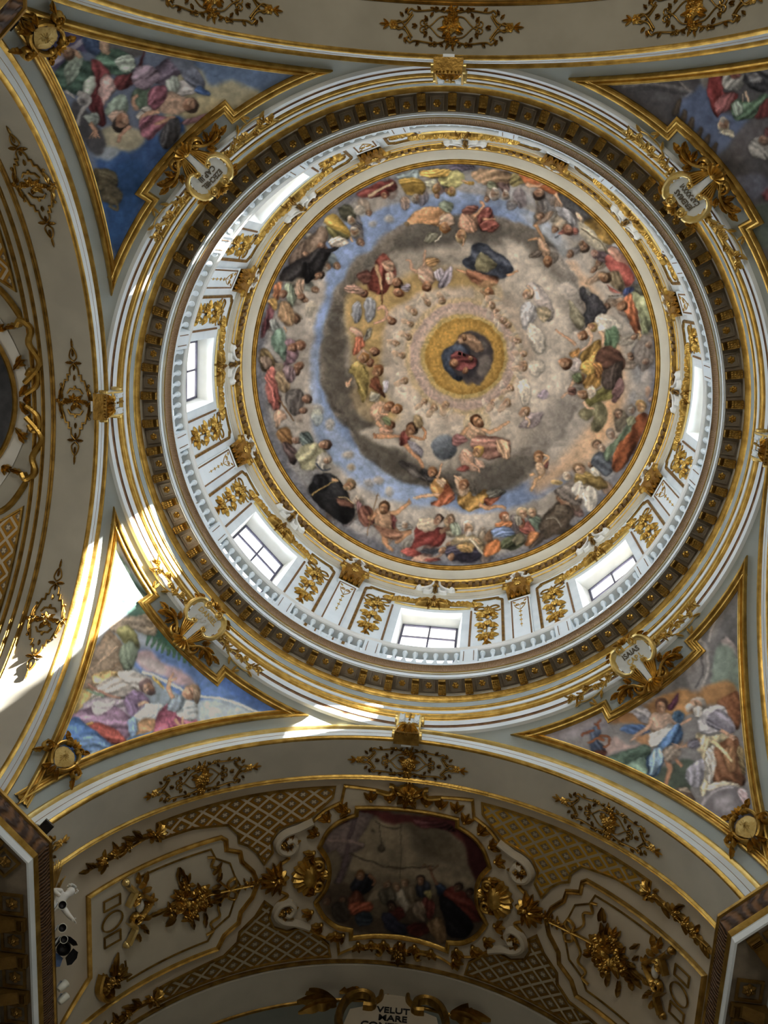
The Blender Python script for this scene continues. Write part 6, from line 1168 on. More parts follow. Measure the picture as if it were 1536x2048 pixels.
# ================================================================== choir vault: painting, stucco frame, lattices, side fields
RV = RA+.09; Y0 = 9.75; DG = RV*pi/180
def fv(u, v, w): w = w+.008; return ((RV-w)*sin(u/RV), v, (RV-w)*cos(u/RV)-RV)
MV = msof('south', 0, Y0, RV)
def pd(pts): return [(p*DG, y-Y0) for p, y in pts]
def seg(*parts, step=.08):
    out = []
    for p in parts:
        q = catmull(p, 6) if len(p) > 2 else dens(p, step); out += [tuple(x) for x in (q if not out or hypot(out[-1][0]-q[0][0], out[-1][1]-q[0][1]) > 1e-4 else q[1:])]
    return out
UC = .10
def sym(half):      # half outline on the +u side from top to bottom -> closed outline
    return [(UC+u, v) for u, v in half]+[(UC-u, v) for u, v in half[::-1]]
inner = sym(seg([(0.02, -1.60), (.6, -1.59), (1.08, -1.57)], [(1.08, -1.57), (1.09, -1.40)], [(1.09, -1.40), (1.42, -1.26), (1.68, -1.02), (1.85, -.66)], [(1.85, -.66), (1.67, -.36), (1.61, 0), (1.68, .36), (1.88, .67)], [(1.88, .67), (1.70, 1.02), (1.42, 1.28), (1.08, 1.38)], [(1.08, 1.38), (1.07, 1.58)], [(1.07, 1.58), (.55, 1.50), (.02, 1.47)]))
outer = sym(seg([(.02, -1.98), (.2, -1.98), (.36, -1.92), (.7, -1.98), (1.36, -2.06)], [(1.36, -2.06), (1.42, -1.68)], [(1.42, -1.68), (1.75, -1.5), (2.02, -1.25), (2.3, -1.12), (2.62, -1.05), (2.78, -.85), (2.7, -.62), (2.5, -.45), (2.72, -.28), (2.95, 0), (2.72, .28), (2.5, .45), (2.7, .62), (2.78, .85), (2.62, 1.05), (2.3, 1.12), (2.0, 1.3), (1.7, 1.55), (1.36, 1.68)], [(1.36, 1.68), (1.32, 2.0)], [(1.32, 2.0), (.9, 1.82), (.4, 1.78), (.02, 1.84)]))
t = thing('stucco_frame', 'white scrolled stucco surround with gilt leaf tufts and shells around the banquet painting', 'frame', mat=MV)
mb = MB(); fill(mb, outer, .14, fv, w=.035); mb.build('plate', 'cream_plaster', t)
mb = MB(); sweep2(mb, outer, [(-.03, 0), (-.03, .05), (0, .075), (.03, .05), (.03, 0)], fv, closed=True); mb.build('gilt_border', 'gold', t)
first = None
def tuft(x, y, a, s=1.0):
    mb = MB()
    for d in (-.6, 0, .6): leaf(mb, x, y, a+d, .24*s, .075*s, .09, fv, 0, 2, d*.4, .035)
    dome(mb, x, y, .055*s, .08, fv, base=.045); mb.build('leaf_tuft', 'gold', t)
io = np.array(offs(inner, .17)); ii = np.array(inner)
if np.abs(io[:, 0]).max() < np.abs(ii[:, 0]).max(): io = np.array(offs(inner, -.17))
acc = 0
for i in range(len(io)):
    if i: acc += np.linalg.norm(ii[i]-ii[i-1])
    if acc > .29 or i == 0:
        acc = 0; d = io[i]-ii[i]; tuft(io[i][0], io[i][1], atan2(d[1], d[0]))
for s in (-1, 1):
    for q in (-1, 1):
        mb = MB(); tube2(mb, [(UC+s*x, q*y) for x, y in [(2.0, 1.28), (2.3, 1.14), (2.6, 1.05), (2.76, .86), (2.68, .66), (2.48, .6), (2.36, .74), (2.44, .9), (2.55, .86)]], .085, .14, fv, base=.03); mb.build('white_volute', 'cream_plaster', t)
        mb = MB(); bunch(mb, UC+s*2.52, q*.80, .22, .16, fv, 3, 6, 0, 6, .05); mb.build('volute_flower', 'gold', t)
    mb = MB(); a = 0 if s > 0 else pi
    shell(mb, UC+s*1.82, 0, a+pi, .2, .1, fv, 5, 2.4, base=.04); shell(mb, UC+s*1.95, 0, a, .5, .16, fv, 8, 2.5, base=.05); dome(mb, UC+s*2.05, 0, .2, .2, fv, 12, base=.06, ry=.3)
    for q in (-1, 1): tube2(mb, [(UC+s*x, q*y) for x, y in spiral(1.86, .24, .13, .04, 1, 1.3)], .05, .12, fv, base=.04)
    mb.build('shell_boss', 'gold', t)
    mb = MB(); flower(mb, UC+s*2.72, 0, .24, .14, fv, 8, base=.05)
    for k in range(9): leaf(mb, UC+s*2.72, 0, a+(k-4)*.42, .42, .09, .1, fv, 0, 2, 0, .03)
    for k in range(4): bunch(mb, UC+s*(3.05+.13*k), 0, .12, .1, fv, k, 4, 0, 4, .02)
    mb.build('sunflower', 'gold', t)
    mb = MB(); tube2(mb, [(UC+s*x, y) for x, y in [(.7, -1.98), (.45, -1.92), (.34, -1.98), (.34, -2.1), (.42, -2.12)]], .05, .1, fv, base=.03); mb.build('top_scroll', 'gold', t); mb = MB(); tube2(mb, [(UC+s*x, y) for x, y in [(.75, 1.8), (.5, 1.78), (.38, 1.86), (.42, 1.96), (.5, 1.92)]], .05, .1, fv, base=.03); mb.build('bottom_scroll', 'gold', t)
mb = MB(); bunch(mb, UC, -1.95, .3, .2, fv, 9, 7, 0, 8, .05); shell(mb, UC, -1.95, -pi/2, .28, .18, fv, 6, 3, base=.05); mb.build('gilt_mask', 'gold', t)
mb = MB(); bunch(mb, UC, 1.85, .24, .16, fv, 10, 6, 0, 6, .05); leaf(mb, UC, 1.95, pi/2, .3, .08, .1, fv); mb.build('gilt_drop', 'gold_deep', t)
pt = thing('vault_painting', 'dark painting of a banquet under a draped curtain on the choir vault', 'painting', mat=MV)
mb = MB(); fill(mb, inner, .028, fv, w=.05); o = mb.build('painted_panel', 'fresco', pt); paint_object(o, [G_VAULT]*3)
mb = MB(); sweep2(mb, inner, [(-.05, .05), (-.05, .10), (-.02, .12), (.02, .10), (.05, .07), (.05, .03)], fv, closed=True); mb.build('gilt_frame', 'gold', pt)
LT = [(-50.3, 7.77), (-32, 7.73), (-14, 7.72), (-14.3, 7.95), (-17, 8.25), (-19.2, 8.42), (-22.5, 8.5), (-25.2, 8.6), (-26.6, 8.85), (-26.2, 9.12), (-27.9, 9.36), (-29.6, 9.05), (-31.5, 8.85), (-33.2, 8.75), (-33.4, 8.55), (-35.6, 8.28), (-43, 8.14), (-50.3, 8.12)]
LB = [(-51, 11.82), (-32, 11.83), (-13.4, 11.82), (-14, 11.52), (-17, 11.2), (-20, 11.05), (-22.8, 11.1), (-25.6, 10.95), (-26.6, 10.68), (-26, 10.45), (-27.6, 10.28), (-29.5, 10.6), (-32.7, 10.88), (-33.1, 11.12), (-36, 11.36), (-43, 11.45), (-51, 11.5)]
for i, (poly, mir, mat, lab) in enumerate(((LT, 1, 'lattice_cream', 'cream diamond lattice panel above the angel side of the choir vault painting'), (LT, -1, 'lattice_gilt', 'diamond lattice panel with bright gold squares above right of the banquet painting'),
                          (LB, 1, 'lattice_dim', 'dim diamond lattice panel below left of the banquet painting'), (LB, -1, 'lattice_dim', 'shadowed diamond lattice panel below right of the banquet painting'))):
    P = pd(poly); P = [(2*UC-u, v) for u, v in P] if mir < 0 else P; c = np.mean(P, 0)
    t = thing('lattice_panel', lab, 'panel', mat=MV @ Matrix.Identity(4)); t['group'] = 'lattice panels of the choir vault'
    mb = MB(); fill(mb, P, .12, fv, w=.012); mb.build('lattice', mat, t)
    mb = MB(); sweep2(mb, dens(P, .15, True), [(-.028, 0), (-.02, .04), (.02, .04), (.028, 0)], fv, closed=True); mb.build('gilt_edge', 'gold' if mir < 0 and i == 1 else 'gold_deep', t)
SF = [(-65.5, 8.56), (-50, 8.55), (-37, 8.53), (-36, 8.62), (-35.8, 8.85), (-33, 8.98), (-32.6, 9.2), (-30.2, 9.5), (-29.2, 9.8), (-30.2, 10.1), (-32.6, 10.4), (-33, 10.64), (-36, 10.85), (-37.4, 11.12), (-50, 11.14), (-72.5, 11.16), (-72.5, 10.75), (-65.5, 10.26)]
SI = [(-55, 8.75), (-39, 8.74), (-38, 8.98), (-35, 9.18), (-34, 9.5), (-32.6, 9.8), (-34, 10.1), (-35, 10.42), (-38, 10.62), (-39.5, 10.86), (-57, 10.9), (-57.5, 10.4)]
SIDE = (('left', 1, 'angel'), ('right', -1, 'right-hand dark cornice'))
for nm, mir, by in SIDE:
    mm = lambda P: [(2*UC-u, v) for u, v in P] if mir < 0 else P
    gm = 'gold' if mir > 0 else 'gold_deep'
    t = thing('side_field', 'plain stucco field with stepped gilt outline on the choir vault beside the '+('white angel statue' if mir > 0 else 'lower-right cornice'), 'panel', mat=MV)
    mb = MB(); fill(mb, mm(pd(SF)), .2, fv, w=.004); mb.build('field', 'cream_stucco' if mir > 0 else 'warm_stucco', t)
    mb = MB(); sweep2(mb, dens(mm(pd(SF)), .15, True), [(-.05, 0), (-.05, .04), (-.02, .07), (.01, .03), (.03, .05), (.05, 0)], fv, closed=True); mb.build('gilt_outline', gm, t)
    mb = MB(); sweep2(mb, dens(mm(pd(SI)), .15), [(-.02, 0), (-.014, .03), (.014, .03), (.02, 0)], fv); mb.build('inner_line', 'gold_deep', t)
    fv_, fv = fv, (lambda u, v, w: fv_(u, v, w+.03))
    t = thing('flower_bouquet', 'gilt relief bouquet with ribbon bow on the choir vault, %s of the banquet painting' % nm, 'bouquet', mat=MV)
    X = lambda p, y: mm(pd([(p, y)]))[0]
    mb = MB(); sgn = 1 if mir > 0 else -1
    for k, (p, y, r) in enumerate(((-43.3, 9.75, .36), (-45.4, 9.6, .24), (-41.4, 9.66, .24), (-43, 10.05, .22), (-40.5, 9.9, .2), (-47.5, 9.78, .18), (-44.5, 9.35, .2))): bunch(mb, *X(p, y), r, .16, fv, 40+k, 7, 0, 7)
    mb.build('blossoms', 'gold', t)
    mb = MB(); rr = random.Random(3)
    for k in range(18):
        a = rr.uniform(0, 2*pi); d = rr.uniform(.3, .62); x, y = X(-43.4, 9.72); leaf(mb, x+d*cos(a)*1.1, y+d*sin(a), a+rr.uniform(-.5, .5), rr.uniform(.18, .3), .06, .08, fv, 0, 2, rr.uniform(-.5, .5))
    x, y = X(-48.3, 9.7); leaf(mb, x, y, pi if sgn > 0 else 0, .5, .06, .08, fv, 0, 3); mb.build('leaves', 'gold_deep', t)
    mb = MB()
    bx, by_ = X(-35, 9.78)
    for q in (-1, 1):
        tube2(mb, [(bx, by_), (bx-sgn*.05, by_+q*.16), (bx+sgn*.1, by_+q*.24), (bx+sgn*.14, by_+q*.1), (bx, by_)], .03, .06, fv)
        tube2(mb, [(bx, by_), (bx-sgn*.25, by_+q*.3), (bx-sgn*.22, by_+q*.55), (bx-sgn*.42, by_+q*.66), (bx-sgn*.36, by_+q*.84), (bx-sgn*.52, by_+q*.9)], .025, .05, fv)
    tube2(mb, [(bx-sgn*.6, by_-.04), (bx, by_), (bx+sgn*.5, by_+.02)], .03, .06, fv); mb.build('ribbon', 'gold', t)
    t = thing('gilt_pediment', 'gilt curved pediment over three outlined stucco panels, %s end of the choir vault' % nm, 'pediment', mat=MV)
    mb = MB()
    for y0_, y1_ in ((8.72, 9.2), (9.5, 10.02)):
        pts = [X(-57.2, y0_), X(-56.3, y0_+.15), X(-55.6, (y0_+y1_)/2), X(-56.4, y1_-.12), X(-57.2, y1_)]; tube2(mb, pts, .062, .13, fv, base=.02)
    for q in (-1, 1): x, y = X(-57.4, 9.36+q*.68); dome(mb, x, y, .08, .12, fv, 10)
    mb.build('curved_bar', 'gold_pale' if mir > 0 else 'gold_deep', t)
    mb = MB()
    for q in (-1, 1):
        x, y = X(-55.3, 9.36+q*.2); tube2(mb, [(x+dx*sgn, y+q*dy) for dx, dy in spiral(.0, 0, .13, .04, 0, 1.3)], .04, .12, fv); tube2(mb, [X(-56, 9.36+q*.1), X(-54.5, 9.36+q*.24), X(-52.8, 9.36+q*.12), X(-51.8, 9.36)], .045, .12, fv)
        for p, yy, a in ((-54.6, .42, .6), (-53.6, .5, 1.1), (-54, .3, .1), (-55, .55, 1.4)): x, y = X(p, 9.36+q*yy); leaf(mb, x, y, (q*a if sgn > 0 else pi-q*a), .22, .06, .09, fv, 0, 2, 0, .02)
    bunch(mb, *X(-52.2, 9.36), .15, .12, fv, 6, 5, 0, 6); mb.build('crest', 'gold', t)
    mb = MB(); x, y = X(-54.3, 9.36); dome(mb, x, y, .09, .05, fv, 12, base=.02, ry=.14); mb.build('oval_boss', 'white_plaster', t)
    mb = MB(); pr = [(-.016, 0), (-.01, .03), (.01, .03), (.016, 0)]
    for y0_, y1_ in ((8.85, 9.08), (9.62, 9.86)): sweep2(mb, dens([X(-62.2, y0_), X(-58.6, y0_+.02), X(-58.6, y1_), X(-62.2, y1_-.02)], .1, True), pr, fv, closed=True)
    cx, cy = X(-60.4, 9.36); sweep2(mb, [(cx+.24*cos(a), cy+.19*sin(a)) for a in np.linspace(0, 2*pi, 25)[:-1]], pr, fv, closed=True)
    mb.build('panel_outline', 'gold_deep', t)
    t = thing('flower_basket', 'gilt basket of flowers low on the choir vault at the %s end' % nm, 'basket', mat=MV)
    mb = MB(); bx, by_ = X(-60.8, 10.62); bunch(mb, bx, by_, .3, .2, fv, 14, 9, 0, 8); leaf(mb, bx, by_, (.3 if sgn > 0 else pi-.3), .5, .08, .1, fv); leaf(mb, bx, by_-.1, -1.2 if sgn > 0 else pi+1.2, .45, .07, .1, fv); mb.build('flowers', 'gold_deep', t)
    mb = MB(); tube2(mb, [(bx-sgn*.25, by_-.3), (bx-sgn*.34, by_), (bx-sgn*.2, by_+.3), (bx, by_+.36)], .06, .14, fv); mb.build('basket_body', 'gold', t)
    fv = fv_
    for (p0, y0_, p1, y1_, nn) in ((-65.5, 8.0, -51.5, 7.94, 'upper'), (-66, 11.66, -52, 11.64, 'lower')):
        t = thing('fruit_spray', 'gilt spray of leaves and fruit at the %s %s corner of the choir vault lattices' % (nn, nm), 'ornament', mat=MV)
        mb = MB(); rr = random.Random(17); n = 15
        for k in range(n):
            s = k/(n-1); x, y = X(p0+(p1-p0)*s, y0_+(y1_-y0_)*s+.05*sin(7*s)); a = rr.uniform(-1.1, 1.1)
            leaf(mb, x, y, (pi if sgn > 0 else 0)+a, .22+.12*s, .05+.02*s, .07, fv, 0, 2, rr.uniform(-.6, .6))
        tube2(mb, [X(p0, y0_), X((p0+p1)/2, y0_+.04), X(p1, y1_)], .03, .06, fv); mb.build('leaves', 'gold_deep', t)
        mb = MB()
        for s, r in ((.25, .16), (.42, .13), (.62, .13)):
            x, y = X(p0+(p1-p0)*s, y0_+(y1_-y0_)*s); bunch(mb, x, y, r, .13, fv, int(s*100), 7, 0, 5)
        mb.build('fruit', 'gold', t); mb = MB(); x, y = X(p1+.6, y1_); bunch(mb, x, y, .17, .14, fv, 77, 6, 0, 6); shell(mb, x, y, 0 if sgn > 0 else pi, .24, .12, fv, 6, 2.6, base=.02); mb.build('shell', 'gold', t)
# ------------------------------------------------------------------ oval painting and lattices at the left edge (vault of the left arm)
MW = msof('west', 0, 9.75, RV)
t = thing('oval_painting', 'dark oval painting with gilt scrolled surround at the left edge', 'painting', mat=MW)
# oval sized from the visible right edge
ov = [(.0+1.95*cos(a), .12+1.62*sin(a)) for a in np.linspace(0, 2*pi, 61)[:-1]]
mb = MB(); fill(mb, ov, .2, fv, w=.03); mb.build('painted_panel', 'black_metal', t)
mb = MB(); sweep2(mb, ov, [(-.05, .03), (-.05, .09), (0, .11), (.05, .07), (.05, 0)], fv, closed=True); mb.build('gilt_rim', 'gold', t)
mb = MB(); fill(mb, [(2.35*cos(a)*(1+.06*cos(8*a)), .1+1.9*sin(a)) for a in np.linspace(0, 2*pi, 49)[:-1]], .2, fv, w=.015); mb.build('plate', 'white_plaster', t)
for k in range(18):
    a = 2*pi*(k+.5)/18; x, y = 2.14*cos(a), .1+1.78*sin(a); mb = MB()
    for d in (-.6, 0, .6): leaf(mb, x, y, a+d, .2, .06, .07, fv, 0, 2, 0, .03)
    mb.build('leaf_tuft', 'gold', t)
for s in (-1, 1):
    mb = MB(); tube2(mb, [(s*x, y) for x, y in [(.12, -1.75), (.3, -1.98), (.55, -2.02), (.62, -1.88), (.5, -1.8)]], .07, .14, fv, base=.02); tube2(mb, [(s*x, y) for x, y in [(.35, -1.75), (.75, -2.08), (1.15, -1.9), (1.45, -1.98), (1.62, -1.8), (1.5, -1.7)]], .08, .16, fv, base=.02)
    for x, y, a in ((.8, -1.7, 2.4), (1.5, -1.7, 1.8), (.3, -1.75, 2.6)): leaf(mb, s*x, y, a if s > 0 else pi-a, .3, .08, .1, fv, 0, 3, 0, .03)
    tube2(mb, [(s*1.62, -1.8), (s*2.2, -1.45), (s*2.5, -.9)], .06, .1, fv, base=.01); mb.build('gilt_scroll', 'gold', t)
for s, lab in ((-1, 'dark lattice panel at the left edge above the oval painting'), (1, 'dark lattice panel at the left edge below the oval painting')):
    P = [(s*u, v) for u, v in ((2.2, -1.75), (5.4, -1.75), (5.6, -1.0), (4.2, -.7), (3.2, -.9), (2.6, -1.2))]
    t = thing('lattice_panel', lab, 'panel', mat=MW); mb = MB(); fill(mb, P, .15, fv, w=.012); mb.build('lattice', 'lattice_cream', t)
    mb = MB(); sweep2(mb, dens(P, .15, True), [(-.03, 0), (-.02, .04), (.02, .04), (.03, 0)], fv, closed=True); mb.build('gilt_edge', 'gold_deep', t)
# ------------------------------------------------------------------ motto cartouche on the far arch
def aty(x, y, b): d = ray(x, y); return CAM+d*(b-CAM[1])/d[1]
def atx(x, y, b): d = ray(x, y); return CAM+d*(b-CAM[0])/d[0]
def atz(x, y, b): d = ray(x, y); return CAM+d*(b-CAM[2])/d[2]
YC = 12.72; p = aty(787, 2018, YC); p2 = aty(787, 1952, YC); sc = (p2[2]-p[2])/.66
t = thing('motto_cartouche', 'gilt scrolled cartouche reading VELUT MARE CONTRITIO at the bottom edge', 'cartouche', mat=Matrix.Translation(p) @ Matrix.Rotation(radians(-2), 4, 'Y'))
fq = lambda u, v, w: (u*sc, -w*sc, v*sc)
mb = MB(); fill(mb, [(-.14, .26), (-.16, .16), (-.22, .08), (-.3, .02), (-.6, -.1), (-.66, -.4), (-.5, -.8), (0, -.95), (.5, -.8), (.66, -.4), (.6, -.1), (.3, .02), (.22, .08), (.16, .16), (.14, .26)], .08, fq, w=.02); mb.build('tablet', 'warm_stucco', t)
mb = MB()
for s in (-1, 1):
    tube2(mb, [(s*x, y) for x, y in [(.66, -.6), (.74, -.25), (.66, .06), (.48, .2), (.32, .14), (.3, -.04), (.42, -.05)]], .06, .12, fq); tube2(mb, [(s*.3, .02), (s*.2, .14), (s*.2, .3), (s*.3, .36)], .04, .1, fq)
    for x, y, a in ((.3, .38, .3), (.22, .42, .9), (.4, .3, -.1)): leaf(mb, s*x, y, a if s > 0 else pi-a, .4, .08, .12, fq, 0, 3, -s*.4)
    for a in (.1, .5, -.3): leaf(mb, s*.8, -.05, a if s > 0 else pi-a, .55, .1, .12, fq, 0, 3, -s*.3)
bunch(mb, 0, .48, .2, .16, fq, 4, 6, 0, 8); leaf(mb, 0, .5, pi/2, .35, .1, .14, fq); mb.build('gilt_scroll', 'gold_deep', t)
for k, (tx, y) in enumerate((('VELUT', -.07), ('MARE', -.22), ('CONTRITIO', -.37))): lettering(tx, .15, fq, 'lettering', 'black_metal', t, .0, y, .03, 0, 1.05)
# ================================================================== entablature cornices over the piers
prof_c = [('frieze', 'grey_stucco', [(.1, 11.6), (.1, 12.9), (.14, 12.95), (.3, 13.2), (.36, 13.25), (.42, 13.3), (.44, 13.49)]), ('soffit', 'brown_coffer', [(.44, 13.49), (.985, 13.49)]), ('corona', 'white_stucco', [(.95, 13.50), (.95, 13.47), (.985, 13.465), (.995, 13.565), (1.005, 13.575)]),
          ('gilt_fillet', 'gold', [(1.0, 13.57), (1.012, 13.59), (1.02, 13.63), (1.03, 13.65), (1.035, 13.67)]), ('leaf_moulding', 'dark_leaf', [(1.03, 13.66), (1.06, 13.72), (1.08, 13.82), (1.085, 13.88), (1.09, 13.92)]), ('top_edge', 'gold_deep', [(1.085, 13.91), (1.115, 13.93), (1.115, 13.965), (1.10, 13.97), (1.10, 14.0), (0.02, 14.0)])]
CL = {'southwest': 'dark bracketed cornice with leaf moulding at the lower left under the floodlights', 'southeast': 'dark bracketed cornice with leaf moulding at the lower right corner', 'northwest': 'dark cornice corner at the top left behind a gilt shield'}
for d, lab in CL.items():
    path = list(PIER[d]); sx = 1 if path[0][0] > 0 or path[-1][0] > 0 else -1
    if d == 'southwest': path = [(-6.07, 20), (-6.07, 10.12), (-5.92, 10.12), (-5.92, 6.11), (-6.11, 5.92), (-20, 5.92)]
    if d == 'southeast': path = [(20, 5.92), (6.11, 5.92), (5.92, 6.11), (5.92, 20)]
    t = thing('entablature_cornice', lab, 'cornice', (0, 0, 0)); t['group'] = 'pier cornices'
    for nm, mt, pr in prof_c:
        mb = MB(); sweep2(mb, dens(path, 1.5) if nm != 'x' else path, [(o, z) for o, z in pr], lambda u, v, w: (u, v, w), maxm=3); mb.build(nm, mt, t, sharp=30)
    P = np.array(path); spots_ = []
    for i in range(len(P)-1):
        a, b2 = P[i], P[i+1]; L = np.linalg.norm(b2-a); dr_ = (b2-a)/L
        if L < 1: continue
        n = np.array([-dr_[1], dr_[0]]); k = .3
        while k < L-.2:
            q = a+dr_*k
            if np.hypot(*q) < 13.5: spots_.append((q, dr_, n))
            k += .31
    ch = (P[2]+P[1])/2 if d != 'southwest' else (P[4]+P[3])/2
    cd = np.array([1, -1.])/sqrt(2) if False else (P[2]-P[1])/np.linalg.norm(P[2]-P[1]) if d != 'southwest' else (P[4]-P[3])/np.linalg.norm(P[4]-P[3])
    cn = np.array([-cd[1], cd[0]])
    for k in (-.31, 0, .31): spots_.append((ch+cd*k, cd, cn))
    srcs = {}
    for i, (q, dr_, n) in enumerate(spots_):
        kind = i % 2
        m4 = Matrix(((dr_[0], n[0], 0, q[0]), (dr_[1], n[1], 0, q[1]), (0, 0, 1, 13.49), (0, 0, 0, 1)))
        if kind not in srcs:
            mb = MB()
            if kind == 0:
                pr = [(.44, 0), (.44, -.15), (.50, -.17), (.62, -.12), (.76, -.06), (.84, -.085), (.91, -.06), (.92, 0)]
                mb.grid([[(x, o, z) for o, z in pr] for x in (-.1, -.05, 0, .05, .1)])
                for s in (-.1, .1): mb.add([(s, o, z) for o, z in pr]+[(s, o, 0) for o, z in pr], [(j, j+1, j+9, j+8) for j in range(7)])
                for j in range(4): mb.add([(x, o, z) for x in (-.08, .08) for o, z in ((.79+.025*j, -.07), (.802+.025*j, -.105), (.814+.025*j, -.07))], [(0, 1, 4, 3), (1, 2, 5, 4)])
                srcs[kind] = mb.build('bracket', 'gold_dim', t)
            else:
                fr_ = lambda u, v, w: (u, .70+v, -.005-w*.7)
                flower(mb, 0, 0, .1, .06, fr_, 6); flower(mb, 0, 0, .05, .09, fr_, 5)
                sweep2(mb, [(-.15, -.16), (.15, -.16), (.15, .16), (-.15, .16)], [(-.02, 0), (-.02, .04), (.02, .04), (.02, 0)], fr_, closed=True)
                srcs[kind] = mb.build('rosette', 'gold_dim', t)
            o = srcs[kind]
        else: o = srcs[kind].copy(); COL.objects.link(o); o.parent = t
        o.matrix_basis = m4
# ================================================================== lamps, loudspeaker boxes and the angel on the cornices
def aim(loc, target, roll=0):
    d = (Vector(target)-Vector(loc)).normalized(); return Matrix.Translation(Vector(loc)) @ d.to_track_quat('Z', 'Y').to_matrix().to_4x4()
def spotlamp(name, label, loc, target, r=.11, body='lamp_white', base_z=14.0, lens='black_metal'):
    t = thing(name, label, 'floodlight', mat=Matrix.Translation(Vector(loc)))
    R_ = (aim((0, 0, 0), Vector(target)-Vector(loc))); ap = lambda o: setattr(o, 'matrix_basis', R_)
    mb = MB(); lathe(mb, [(0, -2.4*r), (r*.55, -2.3*r), (r*.8, -1.8*r), (r*.95, -.7*r), (r, 0), (r*1.12, .2*r), (r*1.12, .45*r), (r*.95, .5*r)], 20); o = mb.build('housing', body, t); ap(o)
    mb = MB(); lathe(mb, [(r*.97, .36*r), (r*.8, .0), (r*.5, -.27*r), (0, -.36*r)], 20); o = mb.build('lens', lens, t); ap(o)
    mb = MB(); h_ = loc[2]-base_z
    ox = -.13 if loc[0] < 0 else .13; ox *= .7; box(mb, ox-.012, ox+.012, -.012, .012, -h_, .05); box(mb, min(ox, 0), max(ox, 0), -.01, .01, .035, .05); box(mb, ox-.04, ox+.04, -.04, .04, -h_, -h_+.015); mb.build('stand', 'grey_metal', t); return t
def onx(px, py, X): return atx(px, py, X)
for (px, py, X, r, tg, lab) in ((125, 1810, -4.92, .062, (0, -2, 3), 'round floodlight with black face in front of the white angel statue'), (125, 1856, -4.92, .062, (0, -2, 3), 'pale-rimmed round floodlight just below the angel hand'), (128, 1879, -4.9, .056, (0, -1, 4), 'round floodlight nearest the black barn-door lamp')):
    spotlamp('round_floodlight', lab, tuple(onx(px, py, X)), tg, r)
for (px, py, lab) in ((130, 1968, 'pale bell-shaped lamp above its twin at the lower left cornice'), (131, 1993, 'pale bell-shaped lamp with a lit lower rim on the lower left cornice')):
    spotlamp('bell_lamp', lab, tuple(onx(px, py, -4.98)), (-3.0, 8.0, 20), .062, 'lamp_white', lens='lamp_white')
p = onx(128, 1896, -5.02)
t = spotlamp('barn_door_floodlight', 'large black floodlight with open flaps on the lower left cornice', tuple(p), (-1, 3, 3), .10, 'black_metal')
R_ = aim((0, 0, 0), Vector((-1, 3, 3))-Vector(p))
for nm, mt, a in (('flap', 'black_metal', 0), ('flap', 'black_metal', 90), ('blue_flap', 'blue_filter', 180), ('flap', 'black_metal', 270)):
    mb = MB(); mb.add([(-.09, .115, .03), (.09, .115, .03), (.125, .2, .17), (.06, .24, .22), (-.06, .24, .22), (-.125, .2, .17)], [tuple(range(6))]); o = mb.build(nm, mt, t, smooth=False); o.matrix_basis = R_ @ RZ(a)
def boxspeaker(label, loc, target, s):
    t = thing('black_box_lamp', label, 'lamp', mat=Matrix.Translation(Vector(loc)))
    R_ = aim((0, 0, 0), Vector(target)-Vector(loc)); mb = MB(); box(mb, -s, s, -s, s, -.1, .06); o = mb.build('housing', 'black_metal', t, smooth=False); o.matrix_basis = R_
    mb = MB(); box(mb, -s*.85, s*.85, -s*.85, s*.85, .06, .07); o = mb.build('front_plate', 'black_metal', t, smooth=False); o.matrix_basis = R_
    mb = MB(); hh = loc[2]-14.0; box(mb, -.17, -.13, -.02, .02, -hh, .02); box(mb, -.15, 0, -.015, .015, 0, .02); box(mb, -.2, -.1, -.05, .05, -hh, -hh+.02); mb.build('stand', 'grey_metal', t)
pp = aty(92, 1654, 5.75); boxspeaker('square black lamp on the cornice corner below the vine ornament at the left', tuple(pp), (0, 0, 2), .085)
pp = atx(27, 1613, -5.75); spotlamp('small_round_lamp', 'small round black lamp on the cornice under the gilt shield at the left', tuple(pp), (0, -1, 2), .056, 'black_metal')
pp = atx(20, 42, -5.6); boxspeaker('square black lamp beside the gilt shield at the top left', tuple(pp), (0, 0, 2), .085)
# the angel: one skinned body with gilt wings, looking and pointing towards the vault
H = np.array(onx(143, 1782, -5.12)); hand = np.array(onx(147, 1840, -4.86)); F = np.array([-5.3, H[1]+.1, 14.0])
hz = H[2]; hs = (hz-14.0)/6.0      # head unit
t = thing('angel_statue', 'white winged angel statue leaning from the lower left cornice with one arm stretched down', 'statue', tuple(F))
import bmesh
def skin_body(name, V, E_, R_, mat, parent, origin, lv=2, root=0):
    me = bpy.data.meshes.new(name); me.from_pydata([tuple(np.array(v)-origin) for v in V], E_, []); o = bpy.data.objects.new(name, me); COL.objects.link(o)
    bm = bmesh.new(); bm.from_mesh(me); ly = bm.verts.layers.skin.verify(); bm.verts.ensure_lookup_table()
    for i, v in enumerate(bm.verts): v[ly].radius = (R_[i], R_[i]); v[ly].use_root = (i == root)
    bm.to_mesh(me); bm.free()
    o.modifiers.new('skin', 'SKIN').use_smooth_shade = True; s = o.modifiers.new('sub', 'SUBSURF'); s.levels = lv; s.render_levels = lv
    dg = bpy.context.evaluated_depsgraph_get(); m2 = bpy.data.meshes.new_from_object(o.evaluated_get(dg)); bpy.data.objects.remove(o); m2.name = name
    m2.materials.clear(); m2.materials.append(MATS[mat]); r = bpy.data.objects.new(name, m2); COL.objects.link(r); r.parent = parent; return r
u = (hz-14.0)/1.55
sd = np.array([0, .17*u, 0]); nk = H+np.array([-.05, .02, -.14*u]); ch = nk+np.array([-.06, .0, -.12*u]); wa = ch+np.array([-.08, .03, -.36*u]); pe = wa+np.array([-.02, .02, -.14*u])
